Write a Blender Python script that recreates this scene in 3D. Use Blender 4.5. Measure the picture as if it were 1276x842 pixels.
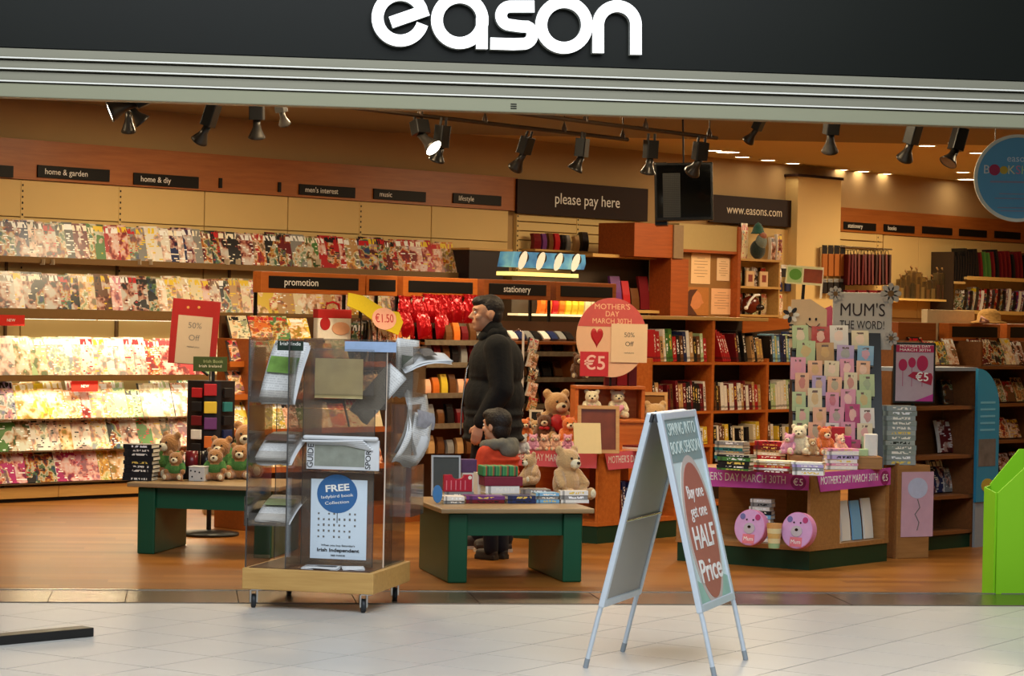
import bpy, bmesh, math, random
from mathutils import Vector, Matrix, Euler, noise as mnoise

for _o in list(bpy.data.objects):
    bpy.data.objects.remove(_o, do_unlink=True)
SC = bpy.context.scene
COL = SC.collection
R = math.radians
rng = random.Random(11)

# ------------------------------------------------------------------ camera
FPX, CX, CY, CAMZ = 3000.0, 638.0, 421.0, 1.6
ROLL, PITCH = 0.0193, math.atan(23 / 3000.0)
_f = Vector((0, math.cos(PITCH), -math.sin(PITCH)))
_u = Vector((0, math.sin(PITCH), math.cos(PITCH)))
_r = Vector((1, 0, 0))
CR = _r * math.cos(ROLL) + _u * math.sin(ROLL)
CU = _u * math.cos(ROLL) - _r * math.sin(ROLL)
CAMP = Vector((0, 0, CAMZ))
cam_d = bpy.data.cameras.new('camera')
cam_d.sensor_width = 36.0
cam_d.lens = 36.0 * FPX / 1276.0
cam_d.clip_end = 200
cam = bpy.data.objects.new('camera', cam_d)
COL.objects.link(cam)
_m = Matrix((CR, CU, -_f)).transposed().to_4x4()
_m.translation = CAMP
cam.matrix_world = _m
SC.camera = cam

# ------------------------------------------------------------------ world, large lights, exposure
SC.view_settings.view_transform = 'Standard'
SC.view_settings.look = 'None'
SC.view_settings.gamma = 1.0
SC.view_settings.use_curve_mapping = False
SC.view_settings.exposure = 0.0
try:
    SC.cycles.use_denoising = True
    SC.cycles.max_bounces = 7
    SC.cycles.diffuse_bounces = 3
    SC.cycles.glossy_bounces = 3
    SC.cycles.transparent_max_bounces = 12
    SC.cycles.sample_clamp_indirect = 4.0
    SC.cycles.caustics_reflective = False
    SC.cycles.caustics_refractive = False
except Exception:
    pass
wd = bpy.data.worlds.new('world')
SC.world = wd
wd.use_nodes = True
_bg = wd.node_tree.nodes['Background']
_bg.inputs[0].default_value = (0.80, 0.90, 1.0, 1)
_bg.inputs[1].default_value = 0.22


def area_light(name, loc, aim, sx, sy, power, color, spread=180):
    d = bpy.data.lights.new(name, 'AREA')
    d.shape = 'RECTANGLE'
    d.size, d.size_y = sx, sy
    d.energy = power
    d.color = color
    d.spread = R(spread)
    o = bpy.data.objects.new(name, d)
    COL.objects.link(o)
    o.location = loc
    o.rotation_euler = (Vector(aim) - Vector(loc)).to_track_quat('-Z', 'Y').to_euler()
    return o


WARM = (1.0, 0.79, 0.49)
# the mall's roof light, high over the walkway
area_light('mall_rooflight', (0.5, 6.2, 7.5), (0.5, 12.0, 0.3), 9, 6, 980, (0.88, 0.94, 1.0))
# the shop's ceiling lighting
for _i, (_x, _y, _p) in enumerate(((-4.0, 16.6, 66), (-1.2, 16.4, 68), (1.6, 16.6, 75), (4.4, 17.0, 38),
                                   (-2.0, 19.6, 72), (0.6, 20.4, 62), (3.4, 20.6, 48), (2.6, 23.4, 95),
                                   (5.6, 24.2, 85), (5.4, 27.2, 85))):
    area_light('shop_ceiling_light', (_x, _y, 3.36), (_x, _y, 0), 0.9, 0.9, _p, WARM)


# ------------------------------------------------------------------ pixel to place helpers (layout only)
def ray(px, py):
    return _f + CR * ((px - CX) / FPX) - CU * ((py - CY) / FPX)


def AT(px, py, D):
    d = ray(px, py)
    return CAMP + d * (D / d.y)


def G(px, py, z=0.0):
    d = ray(px, py)
    return CAMP + d * ((z - CAMZ) / d.z)


def on_plane(px, py, p0, n):
    d = ray(px, py)
    return CAMP + d * ((Vector(p0) - CAMP).dot(n) / d.dot(n))


def FR(x, y, rz=0.0, z=0.0):
    return Matrix.Translation((x, y, z)) @ Matrix.Rotation(R(rz), 4, 'Z')


def loc_on(fr, px, py, yl=0.0):
    """where the sight line of a pixel meets the plane local y = yl of a frame, in local coordinates"""
    n = fr.to_3x3() @ Vector((0, 1, 0))
    p = on_plane(px, py, fr @ Vector((0, yl, 0)), n)
    return fr.inverted() @ p


def loc_z(fr, px, py, z):
    return fr.inverted() @ G(px, py, z)


def T(x=0, y=0, z=0, rx=0, ry=0, rz=0):
    return Matrix.Translation((x, y, z)) @ Euler((R(rx), R(ry), R(rz)), 'XYZ').to_matrix().to_4x4()


# ------------------------------------------------------------------ colour and materials
def lin(c):
    c = c.lstrip('#')
    v = [int(c[i:i + 2], 16) / 255.0 for i in (0, 2, 4)]
    return tuple((x / 12.92 if x <= 0.04045 else ((x + 0.055) / 1.055) ** 2.4) for x in v) + (1.0,)


class NT:
    def __init__(self, name):
        self.m = bpy.data.materials.new(name)
        self.m.use_nodes = True
        self.t = self.m.node_tree
        self.t.nodes.clear()
        self.out = self.t.nodes.new('ShaderNodeOutputMaterial')
        self._tc = None
        self._oi = None

    def node(self, typ, **kw):
        n = self.t.nodes.new(typ)
        for k, v in kw.items():
            setattr(n, k, v)
        return n

    def set(self, sock, v):
        if isinstance(v, bpy.types.NodeSocket):
            self.t.links.new(v, sock)
        else:
            if sock.type == 'RGBA' and hasattr(v, '__len__') and len(v) == 3:
                v = tuple(v) + (1,)
            sock.default_value = v

    def math(self, op, a, b=0.0, c=None):
        n = self.node('ShaderNodeMath', operation=op)
        self.set(n.inputs[0], a)
        self.set(n.inputs[1], b)
        if c is not None:
            self.set(n.inputs[2], c)
        return n.outputs[0]

    def mix(self, f, a, b, blend='MIX'):
        n = self.node('ShaderNodeMix', data_type='RGBA', blend_type=blend)
        self.set(n.inputs[0], f)
        self.set(n.inputs[6], a)
        self.set(n.inputs[7], b)
        return n.outputs[2]

    def coord(self, which='Object'):
        if self._tc is None:
            self._tc = self.node('ShaderNodeTexCoord')
        return self._tc.outputs[which]

    def obj(self, which):
        if self._oi is None:
            self._oi = self.node('ShaderNodeObjectInfo')
        return self._oi.outputs[which]

    def sep(self, v):
        n = self.node('ShaderNodeSeparateXYZ')
        self.set(n.inputs[0], v)
        return n.outputs

    def comb(self, x, y, z):
        n = self.node('ShaderNodeCombineXYZ')
        self.set(n.inputs[0], x)
        self.set(n.inputs[1], y)
        self.set(n.inputs[2], z)
        return n.outputs[0]

    def noise(self, vec, scale=5.0, detail=2.0, rough=0.5):
        n = self.node('ShaderNodeTexNoise')
        if vec is not None:
            self.set(n.inputs['Vector'], vec)
        n.inputs['Scale'].default_value = scale
        n.inputs['Detail'].default_value = detail
        n.inputs['Roughness'].default_value = rough
        return n.outputs['Fac']

    def vor(self, vec, scale=5.0):
        n = self.node('ShaderNodeTexVoronoi')
        self.set(n.inputs['Vector'], vec)
        n.inputs['Scale'].default_value = scale
        return n

    def ramp(self, f, stops, interp='LINEAR'):
        n = self.node('ShaderNodeValToRGB')
        n.color_ramp.interpolation = interp
        e = n.color_ramp.elements
        while len(e) < len(stops):
            e.new(0.5)
        for i, (p, c) in enumerate(stops):
            e[i].position = p
            e[i].color = c if len(c) == 4 else tuple(c) + (1,)
        self.set(n.inputs[0], f)
        return n.outputs[0]

    def bump(self, h, strength=0.3, dist=0.01):
        n = self.node('ShaderNodeBump')
        n.inputs['Strength'].default_value = strength
        n.inputs['Distance'].default_value = dist
        self.set(n.inputs['Height'], h)
        return n.outputs[0]

    def bsdf(self, col, rough=0.5, metal=0.0, normal=None, emit=None, estr=0.0, spec=0.5, coat=0.0, sheen=0.0):
        b = self.node('ShaderNodeBsdfPrincipled')
        self.set(b.inputs['Base Color'], col)
        self.set(b.inputs['Roughness'], rough)
        self.set(b.inputs['Metallic'], metal)
        b.inputs['Specular IOR Level'].default_value = spec
        b.inputs['Coat Weight'].default_value = coat
        b.inputs['Sheen Weight'].default_value = sheen
        if normal is not None:
            self.t.links.new(normal, b.inputs['Normal'])
        if emit is not None:
            self.set(b.inputs['Emission Color'], emit)
            b.inputs['Emission Strength'].default_value = estr
        self.t.links.new(b.outputs[0], self.out.inputs[0])
        return b


MATS = {}


def M(name, col='#808080', rough=0.5, metal=0.0, var=0.10, scale=30.0, bump=0.0, spec=0.4, emit=None, estr=0.0,
      coat=0.0, sheen=0.0, coord='Object'):
    if name in MATS:
        return MATS[name]
    n = NT(name)
    c = lin(col)
    f = n.noise(n.coord(coord), scale, 3.0)
    lo = tuple(max(0, v * (1 - var)) for v in c[:3])
    hi = tuple(min(1, v * (1 + var)) for v in c[:3])
    cc = n.mix(f, lo, hi)
    nb = n.bump(f, bump, 0.01) if bump else None
    n.bsdf(cc, rough, metal, nb, lin(emit) if emit else None, estr, spec, coat, sheen)
    n.m.diffuse_color = c
    MATS[name] = n.m
    return n.m


def wood(name, c1, c2, scale=(1.0, 14.0, 14.0), rough=0.4, coat=0.0):
    if name in MATS:
        return MATS[name]
    n = NT(name)
    mp = n.node('ShaderNodeMapping')
    n.set(mp.inputs[0], n.coord('Object'))
    mp.inputs['Scale'].default_value = scale
    f = n.noise(mp.outputs[0], 3.0, 5.0, 0.6)
    f2 = n.noise(n.coord('Object'), 1.3, 1.0)
    c = n.ramp(n.math('ADD', n.math('MULTIPLY', f, 0.75), n.math('MULTIPLY', f2, 0.25)),
               [(0.3, lin(c1)), (0.7, lin(c2))])
    n.bsdf(c, rough, 0, n.bump(f, 0.08, 0.003), spec=0.4, coat=coat)
    MATS[name] = n.m
    return n.m


def cover_mat():
    """a printed cover: paper colour per object, a photo-like picture, a title, text lines, a dark spine"""
    n = NT('printed_cover')
    s = n.sep(n.coord('Generated'))
    x, z = s[0], s[2]
    r = n.obj('Random')
    base = n.obj('Color')
    r50, r91, r17 = n.math('MULTIPLY', r, 50.0), n.math('MULTIPLY', r, 91.0), n.math('MULTIPLY', r, 173.0)
    p1 = n.noise(n.comb(n.math('MULTIPLY', x, 2.6), r50, n.math('MULTIPLY', z, 3.6)), 1.0, 2.5, 0.6)
    p2 = n.noise(n.comb(n.math('MULTIPLY', x, 1.3), r17, n.math('MULTIPLY', z, 1.8)), 1.0, 2.0, 0.5)
    warm = n.ramp(p1, [(0.37, lin('#120a0c')), (0.42, lin('#8a2c28')), (0.465, lin('#e0a084')), (0.53, lin('#f8dccb')), (0.60, lin('#fdf8f2'))])
    vivid = n.ramp(p1, [(0.34, lin('#10141c')), (0.41, lin('#a01c20')), (0.47, lin('#e8a82a')), (0.52, lin('#f6f0dc')), (0.58, lin('#5f8a34')), (0.66, lin('#2f4f86'))])
    fr = n.math('FRACT', n.math('MULTIPLY', r, 7.3))
    pic = n.mix(n.math('GREATER_THAN', fr, 0.55), warm, vivid)
    pic = n.mix(0.38, pic, base)
    cover = n.math('GREATER_THAN', n.math('ADD', p2, n.math('MULTIPLY', n.math('FRACT', n.math('MULTIPLY', r, 13.7)), 0.22)), 0.53)
    c = n.mix(cover, base, pic)
    tcol = n.ramp(r, [(0.0, lin('#ffffff')), (0.35, lin('#1a1a1c')), (0.5, lin('#c81e28')), (0.7, lin('#fff6e0')),
                      (0.85, lin('#f2cf2e'))], 'CONSTANT')
    band = n.math('MULTIPLY', n.math('GREATER_THAN', z, 0.80), n.math('LESS_THAN', z, 0.95))
    lets = n.math('GREATER_THAN', n.noise(n.comb(n.math('MULTIPLY', x, 11.0), r50, n.math('MULTIPLY', z, 4.0)), 1.0, 0.0), 0.46)
    c = n.mix(n.math('MULTIPLY', band, 0.75), c, base)
    c = n.mix(n.math('MULTIPLY', band, lets), c, tcol)
    row = n.math('FLOOR', n.math('MULTIPLY', z, 17.0))
    ln = n.math('GREATER_THAN', n.noise(n.comb(n.math('MULTIPLY', x, 5.0), r91, n.math('MULTIPLY', row, 2.37)), 1.0, 0.0), 0.66)
    gap = n.math('GREATER_THAN', n.math('FRACT', n.math('MULTIPLY', z, 17.0)), 0.45)
    low = n.math('LESS_THAN', z, 0.76)
    c = n.mix(n.math('MULTIPLY', n.math('MULTIPLY', ln, gap), low), c, tcol)
    spine = n.math('LESS_THAN', x, 0.08)
    c = n.mix(n.math('MULTIPLY', spine, 0.95), c, n.mix(n.math('GREATER_THAN', fr, 0.35), lin('#e8e4dc'), lin('#0c0a0c')))
    n.bsdf(c, 0.3, 0, spec=0.45)
    return n.m


def greet_mat():
    n = NT('greeting_card_print')
    s = n.sep(n.coord('Generated'))
    r = n.obj('Random')
    dx, dz = n.math('SUBTRACT', s[0], 0.5), n.math('SUBTRACT', s[2], 0.55)
    d = n.math('ADD', n.math('MULTIPLY', dx, dx), n.math('MULTIPLY', dz, dz))
    wob = n.noise(n.comb(n.math('MULTIPLY', s[0], 4.0), n.math('MULTIPLY', r, 60.0), n.math('MULTIPLY', s[2], 4.0)), 1.0, 3.0)
    inn = n.math('LESS_THAN', d, n.math('MULTIPLY', wob, 0.12))
    mot = n.ramp(r, [(0, lin('#d88a94')), (.25, lin('#c8a060')), (.45, lin('#b04a58')), (.6, lin('#8a9a80')), (.8, lin('#e8c4b0'))], 'CONSTANT')
    c = n.mix(n.math('MULTIPLY', inn, 0.7), n.obj('Color'), mot)
    cap = n.math('MULTIPLY', n.math('GREATER_THAN', s[2], 0.80), n.math('LESS_THAN', s[2], 0.90))
    mid = n.math('LESS_THAN', n.math('ABSOLUTE', dx), 0.2)
    c = n.mix(n.math('MULTIPLY', n.math('MULTIPLY', cap, mid), n.math('GREATER_THAN', wob, 0.45)), c, lin('#4a3030'))
    n.bsdf(n.mix(n.math('MULTIPLY', wob, 0.25), c, lin('#c8b8a4')), 0.6, spec=0.3)
    return n.m


def book_mat():
    n = NT('book_cover')
    s = n.sep(n.coord('Generated'))
    x, z = s[0], s[2]
    r = n.obj('Random')
    base = n.obj('Color')
    dark = n.mix(0.55, base, (0.02, 0.02, 0.02, 1))
    tcol = n.ramp(r, [(0.0, lin('#f6efe0')), (0.45, lin('#1c1a1a')), (0.6, lin('#e8c860')), (0.8, lin('#ffffff'))], 'CONSTANT')
    lets = n.math('GREATER_THAN', n.noise(n.comb(n.math('MULTIPLY', x, 2.0), n.math('MULTIPLY', r, 77.0), n.math('MULTIPLY', z, 16.0)), 1.0, 0.0), 0.47)
    mid = n.math('MULTIPLY', n.math('GREATER_THAN', z, 0.3), n.math('LESS_THAN', z, 0.85))
    midx = n.math('MULTIPLY', n.math('GREATER_THAN', x, 0.25), n.math('LESS_THAN', x, 0.75))
    c = n.mix(n.math('MULTIPLY', n.math('MULTIPLY', mid, midx), lets), base, tcol)
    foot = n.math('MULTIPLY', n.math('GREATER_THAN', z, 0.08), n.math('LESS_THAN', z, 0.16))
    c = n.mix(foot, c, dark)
    n.bsdf(c, 0.35, 0, spec=0.4)
    return n.m


def objcol_mat(name, rough=0.5, bump=0.0, scale=60.0, metal=0.0, sheen=0.0):
    n = NT(name)
    f = n.noise(n.coord('Object'), scale, 3.0)
    c = n.mix(n.math('MULTIPLY', f, 0.3), n.obj('Color'), n.mix(0.5, n.obj('Color'), (0.02, 0.015, 0.01, 1)))
    n.bsdf(c, rough, metal, n.bump(f, bump, 0.01) if bump else None, spec=0.35, sheen=sheen)
    return n.m


def pane_mat(name, tint, gloss=0.08, rough=0.05, veil=0.0, veilcol='#9a9a98'):
    """thin acrylic or glass sheet: tinted see-through plus a mirror-like surface and a dusty film"""
    n = NT(name)
    tr = n.node('ShaderNodeBsdfTransparent')
    tr.inputs[0].default_value = lin(tint)
    gl = n.node('ShaderNodeBsdfGlossy')
    gl.inputs['Roughness'].default_value = rough
    lw = n.node('ShaderNodeLayerWeight')
    lw.inputs[0].default_value = 0.25
    mx = n.node('ShaderNodeMixShader')
    n.set(mx.inputs[0], n.math('ADD', n.math('MULTIPLY', lw.outputs['Fresnel'], 0.6), gloss))
    n.t.links.new(tr.outputs[0], mx.inputs[1])
    n.t.links.new(gl.outputs[0], mx.inputs[2])
    last = mx.outputs[0]
    if veil:
        df = n.node('ShaderNodeBsdfDiffuse')
        df.inputs[0].default_value = lin(veilcol)
        m2 = n.node('ShaderNodeMixShader')
        n.set(m2.inputs[0], n.math('MULTIPLY', n.noise(n.coord('Object'), 6.0, 3.0), veil * 2))
        n.t.links.new(last, m2.inputs[1])
        n.t.links.new(df.outputs[0], m2.inputs[2])
        last = m2.outputs[0]
    n.t.links.new(last, n.out.inputs[0])
    MATS[name] = n.m
    return n.m


COVER, BOOK, GREET = cover_mat(), book_mat(), greet_mat()
PAGES = M('page_edges', '#e6dcc4', 0.7, scale=200)
OBJ = objcol_mat('painted_card', 0.45)
PLUSH = objcol_mat('plush_fur', 0.95, 0.9, 90.0, sheen=0.4)
GLOSSY = objcol_mat('glossy_plastic', 0.22)

# named colours, so that a label always says what the object shows
PAL = {'red': '#b8242a', 'dark red': '#6e1a20', 'white': '#ece6dc', 'cream': '#e8d9b4', 'black': '#1e1c1e',
       'grey': '#8d8c8a', 'navy blue': '#25305a', 'sky blue': '#7fb4d8', 'green': '#4d7d3a', 'yellow': '#e4c23c',
       'orange': '#d9702a', 'pink': '#e49ab4', 'purple': '#6e3a78', 'brown': '#6b4326', 'pale green': '#b9cf9a',
       'teal': '#2e7a7c', 'magenta': '#b82a74', 'tan': '#c49a66', 'lilac': '#b7a3cf', 'peach': '#f0b894'}


# ------------------------------------------------------------------ meshes
class MB:
    def __init__(self, mtx=None):
        self.v, self.f, self.mi, self.sm = [], [], [], []
        self.M = mtx or Matrix.Identity(4)

    def add(self, vs, fs, m=0, smooth=False):
        o = len(self.v)
        self.v += [tuple(self.M @ Vector(p)) for p in vs]
        for f in fs:
            self.f.append(tuple(i + o for i in f))
            self.mi.append(m)
            self.sm.append(smooth)
        return self

    def box(self, x0, x1, y0, y1, z0, z1, m=0):
        vs = [(x, y, z) for x in (x0, x1) for y in (y0, y1) for z in (z0, z1)]
        return self.add(vs, [(0, 1, 3, 2), (4, 6, 7, 5), (0, 4, 5, 1), (2, 3, 7, 6), (0, 2, 6, 4), (1, 5, 7, 3)], m)

    def cbox(self, c, s, m=0, rot=None):
        old = self.M
        self.M = old @ Matrix.Translation(c) @ (Euler([R(a) for a in rot]).to_matrix().to_4x4() if rot else Matrix.Identity(4))
        self.box(-s[0] / 2, s[0] / 2, -s[1] / 2, s[1] / 2, -s[2] / 2, s[2] / 2, m)
        self.M = old
        return self

    def prism(self, poly, a0, a1, axis='z', m=0, m_side=None):
        """poly of 2d points; axis is the extrusion direction"""
        def p(q, a):
            return {'z': (q[0], q[1], a), 'y': (q[0], a, q[1]), 'x': (a, q[0], q[1])}[axis]
        n = len(poly)
        vs = [p(q, a0) for q in poly] + [p(q, a1) for q in poly]
        self.add(vs, [tuple(range(n))[::-1], tuple(range(n, 2 * n))], m)
        return self.add(vs, [(i, (i + 1) % n, n + (i + 1) % n, n + i) for i in range(n)], m if m_side is None else m_side)

    def tube(self, pts, r, n=8, m=0, caps=True, smooth=True):
        pts = [Vector(p) for p in pts]
        rs = r if hasattr(r, '__len__') else [r] * len(pts)
        vs, up = [], Vector((0, 0, 1))
        for i, p in enumerate(pts):
            d = (pts[min(i + 1, len(pts) - 1)] - pts[max(i - 1, 0)]).normalized()
            a = d.cross(up if abs(d.dot(up)) < 0.95 else Vector((1, 0, 0))).normalized()
            b = d.cross(a)
            vs += [p + (a * math.cos(2 * math.pi * k / n) + b * math.sin(2 * math.pi * k / n)) * rs[i] for k in range(n)]
        fs = [(i * n + k, i * n + (k + 1) % n, (i + 1) * n + (k + 1) % n, (i + 1) * n + k) for i in range(len(pts) - 1) for k in range(n)]
        self.add(vs, fs, m, smooth)
        if caps:
            self.add(vs[:n], [tuple(range(n))], m)
            self.add(vs[-n:], [tuple(range(n))[::-1]], m)
        return self

    def lathe(self, prof, n=20, m=0, smooth=True, c=(0, 0, 0)):
        vs = []
        for (r, z) in prof:
            vs += [(c[0] + r * math.cos(2 * math.pi * k / n), c[1] + r * math.sin(2 * math.pi * k / n), c[2] + z) for k in range(n)]
        fs = [(i * n + k, i * n + (k + 1) % n, (i + 1) * n + (k + 1) % n, (i + 1) * n + k) for i in range(len(prof) - 1) for k in range(n)]
        return self.add(vs, fs, m, smooth)

    def disc(self, rx, rz, y0, y1, m=0, n=40, c=(0, 0)):
        """an ellipse in the local x-z plane with thickness along y"""
        return self.prism([(c[0] + rx * math.cos(2 * math.pi * k / n), c[1] + rz * math.sin(2 * math.pi * k / n)) for k in range(n)], y0, y1, 'y', m)

    def ball(self, c, r, m=0, seg=12, rings=8, rot=None):
        r = r if hasattr(r, '__len__') else (r, r, r)
        e = Euler([R(a) for a in rot]).to_matrix() if rot else Matrix.Identity(3)
        vs = [Vector((0, 0, -1))]
        for i in range(1, rings):
            t = math.pi * i / rings
            vs += [Vector((math.sin(t) * math.cos(2 * math.pi * k / seg), math.sin(t) * math.sin(2 * math.pi * k / seg), -math.cos(t))) for k in range(seg)]
        vs.append(Vector((0, 0, 1)))
        vs = [e @ Vector((p.x * r[0], p.y * r[1], p.z * r[2])) + Vector(c) for p in vs]
        fs = [(0, 1 + (k + 1) % seg, 1 + k) for k in range(seg)]
        for i in range(rings - 2):
            a = 1 + i * seg
            fs += [(a + k, a + (k + 1) % seg, a + seg + (k + 1) % seg, a + seg + k) for k in range(seg)]
        a = 1 + (rings - 2) * seg
        fs += [(a + k, a + (k + 1) % seg, len(vs) - 1) for k in range(seg)]
        return self.add(vs, fs, m, True)

    def cone(self, p0, r0, p1, r1, m=0, seg=12):
        """a tapered limb with round ends"""
        self.ball(p0, r0, m, seg, 8).ball(p1, r1, m, seg, 8)
        return self.tube([p0, p1], [r0, r1], seg, m)

    def stroke(self, pts, w, y0, y1, m=0, ms=0, closed=False):
        """a flat lettering stroke in local x-z, thick along y"""
        P = [Vector((p[0], p[1])) for p in pts]
        n = len(P)
        A, B = [], []
        for i in range(n):
            if closed:
                d = P[(i + 1) % n] - P[i - 1]
            else:
                d = P[min(i + 1, n - 1)] - P[max(i - 1, 0)]
            d.normalize()
            q = Vector((-d.y, d.x)) * (w / 2)
            A.append(P[i] + q)
            B.append(P[i] - q)
        vs = [(p.x, y, p.y) for y in (y0, y1) for L_ in (A, B) for p in L_]
        k = n if closed else n - 1
        idx = lambda s, l, i: s * 2 * n + l * n + i % n
        for i in range(k):
            self.add([vs[idx(0, 0, i)], vs[idx(0, 0, i + 1)], vs[idx(0, 1, i + 1)], vs[idx(0, 1, i)]], [(0, 1, 2, 3)], m)
            self.add([vs[idx(0, 0, i)], vs[idx(1, 0, i)], vs[idx(1, 0, i + 1)], vs[idx(0, 0, i + 1)]], [(0, 1, 2, 3)], ms)
            self.add([vs[idx(0, 1, i)], vs[idx(0, 1, i + 1)], vs[idx(1, 1, i + 1)], vs[idx(1, 1, i)]], [(0, 1, 2, 3)], ms)
        if not closed:
            for i in (0, n - 1):
                self.add([vs[idx(0, 0, i)], vs[idx(0, 1, i)], vs[idx(1, 1, i)], vs[idx(1, 0, i)]], [(0, 1, 2, 3)], ms)
        return self

    def mesh(self, name, mats):
        me = bpy.data.meshes.new(name)
        me.from_pydata(self.v, [], self.f)
        for m in (mats if isinstance(mats, (list, tuple)) else [mats]):
            me.materials.append(m)
        me.polygons.foreach_set('material_index', self.mi)
        me.polygons.foreach_set('use_smooth', self.sm)
        bm = bmesh.new()
        bm.from_mesh(me)
        bmesh.ops.recalc_face_normals(bm, faces=bm.faces)
        bm.to_mesh(me)
        bm.free()
        me.update()
        return me

    def build(self, name, mats, parent=None, bev=0.0, fr=None, color=None):
        o = bpy.data.objects.new(name, self.mesh(name, mats))
        COL.objects.link(o)
        if parent is not None:
            o.parent = parent
        if fr is not None:
            o.matrix_local = fr
        if color is not None:
            o.color = lin(color)
        if bev:
            b = o.modifiers.new('bevel', 'BEVEL')
            b.width, b.segments, b.limit_method, b.angle_limit = bev, 2, 'ANGLE', R(40)
        return o


def link_mesh(name, me, parent=None, fr=None, color=None):
    o = bpy.data.objects.new(name, me)
    COL.objects.link(o)
    if parent is not None:
        o.parent = parent
    if fr is not None:
        o.matrix_local = fr
    if color is not None:
        o.color = lin(color)
    return o


def melt(mb, voxel, name, mats, smooth=2):
    """fuse overlapping closed pieces into one continuous skin"""
    me = mb.mesh(name + '_pieces', mats)
    o = bpy.data.objects.new('melt', me)
    COL.objects.link(o)
    r = o.modifiers.new('r', 'REMESH')
    r.mode, r.voxel_size, r.use_smooth_shade = 'VOXEL', voxel, True
    if smooth:
        s = o.modifiers.new('s', 'SMOOTH')
        s.factor, s.iterations = 0.5, smooth
    dg = bpy.context.evaluated_depsgraph_get()
    out = bpy.data.meshes.new_from_object(o.evaluated_get(dg))
    out.name = name
    bpy.data.objects.remove(o, do_unlink=True)
    bpy.data.meshes.remove(me)
    out.materials.clear()
    for m in (mats if isinstance(mats, (list, tuple)) else [mats]):
        out.materials.append(m)
    return out


# ------------------------------------------------------------------ things, labels
_seen = {}


def tag(o, label, cat, group=None, shared=False):
    nw = len(label.split())
    if not 4 <= nw <= 16:
        print('LABEL LENGTH', nw, label)
    if label in _seen and not shared:
        print('LABEL TWICE', label)
    _seen[label] = 1
    o['label'], o['category'] = label, cat
    if group:
        o['group'] = group
    return o


def thing(name, label, cat, fr, group=None):
    o = bpy.data.objects.new(name, None)
    COL.objects.link(o)
    o.empty_display_size = 0.05
    o.matrix_world = fr
    return tag(o, label, cat, group)


def struct(o):
    o['kind'] = 'structure'
    return o


_ones = 'first second third fourth fifth sixth seventh eighth ninth tenth eleventh twelfth thirteenth fourteenth fifteenth sixteenth seventeenth eighteenth nineteenth'.split()
_tens = {2: 'twent', 3: 'thirt', 4: 'fort', 5: 'fift', 6: 'sixt', 7: 'sevent', 8: 'eight', 9: 'ninet'}


def ordinal(i):
    if i < 20:
        return _ones[i - 1]
    t, o = divmod(i, 10)
    return _tens[t] + ('ieth' if o == 0 else 'y-' + _ones[o - 1])


def text_mesh(body, size, mat, width=None, extrude=0.0008, bold=0.0, shear=0.0, align='CENTER', space=1.0):
    """lettering as thin raised print in the local x-z plane, facing -y; size is the height of a capital"""
    cu = bpy.data.curves.new('t', 'FONT')
    cu.body = body
    cu.size = size / 0.70
    cu.align_x = align
    cu.align_y = 'CENTER'
    cu.extrude = extrude
    cu.offset = bold
    cu.shear = shear
    cu.resolution_u = 3
    cu.space_line = space
    o = bpy.data.objects.new('t', cu)
    COL.objects.link(o)
    dg = bpy.context.evaluated_depsgraph_get()
    me = bpy.data.meshes.new_from_object(o.evaluated_get(dg))
    bpy.data.objects.remove(o, do_unlink=True)
    xs = [v.co.x for v in me.vertices] or [0, 1]
    k = 1.0
    if width:
        k = width / max(1e-6, max(xs) - min(xs))
    me.transform(Matrix.Rotation(R(90), 4, 'X') @ Matrix.Diagonal((k, 1, 1, 1)))
    me.materials.clear()
    me.materials.append(mat)
    return me


def text(body, size, mat, parent, x, y, z, width=None, rx=0, ry=0, rz=0, name='lettering', **kw):
    return link_mesh(name, text_mesh(body, size, mat, width, **kw), parent, T(x, y, z, rx, ry, rz))


# wall frame: the long back wall runs at 45 degrees away to the right
WF = FR(-4.27, 20.4, 45)


def wu(px, py, n=0.0):
    p = loc_on(WF, px, py, -n)
    return p.x, p.z

# ================================================================== THE SHELL
FF = FR(0, 13.80, 7.6)          # shop front: local x runs along the front, +y into the shop
ORANGE = wood('orange_beech', '#a8541c', '#c06a28', rough=0.35)
ORANGE_D = wood('orange_beech_dark', '#7e3e16', '#95501f', rough=0.4)
BEECH = wood('pale_beech', '#b58a4c', '#cda462', rough=0.4)
WALLPAINT = M('tan_wall_paint', '#b08f60', 0.85, var=0.05, scale=4)
PANELCREAM = M('cream_panel', '#d9b878', 0.6, var=0.04, scale=3)
DARKBROWN = M('dark_brown_board', '#241009', 0.5, var=0.08, spec=.2)
SIGNBLACK = M('sign_black', '#120d0a', 0.5, var=0.05, spec=.2)
BANDW = wood('band_wood', '#93501e', '#ad662c', rough=.4)
PRINTWHITE = M('print_white', '#f2efe8', 0.6, var=0.01)
PRINTCREAM = M('print_cream', '#e6dcc6', 0.6, var=0.01)
PRINTBLACK = M('print_black', '#1b1818', 0.6, var=0.01)
PRINTGREY = M('print_grey', '#6f6b66', 0.6, var=0.01)
CHROME = M('brushed_chrome', '#c9c9c6', 0.25, 1.0, var=0.05)
BLACKPL = M('black_plastic', '#141414', 0.4, var=0.1)
CEIL = M('ceiling_paint', '#d6c290', 0.9, var=0.04, scale=2)


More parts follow.
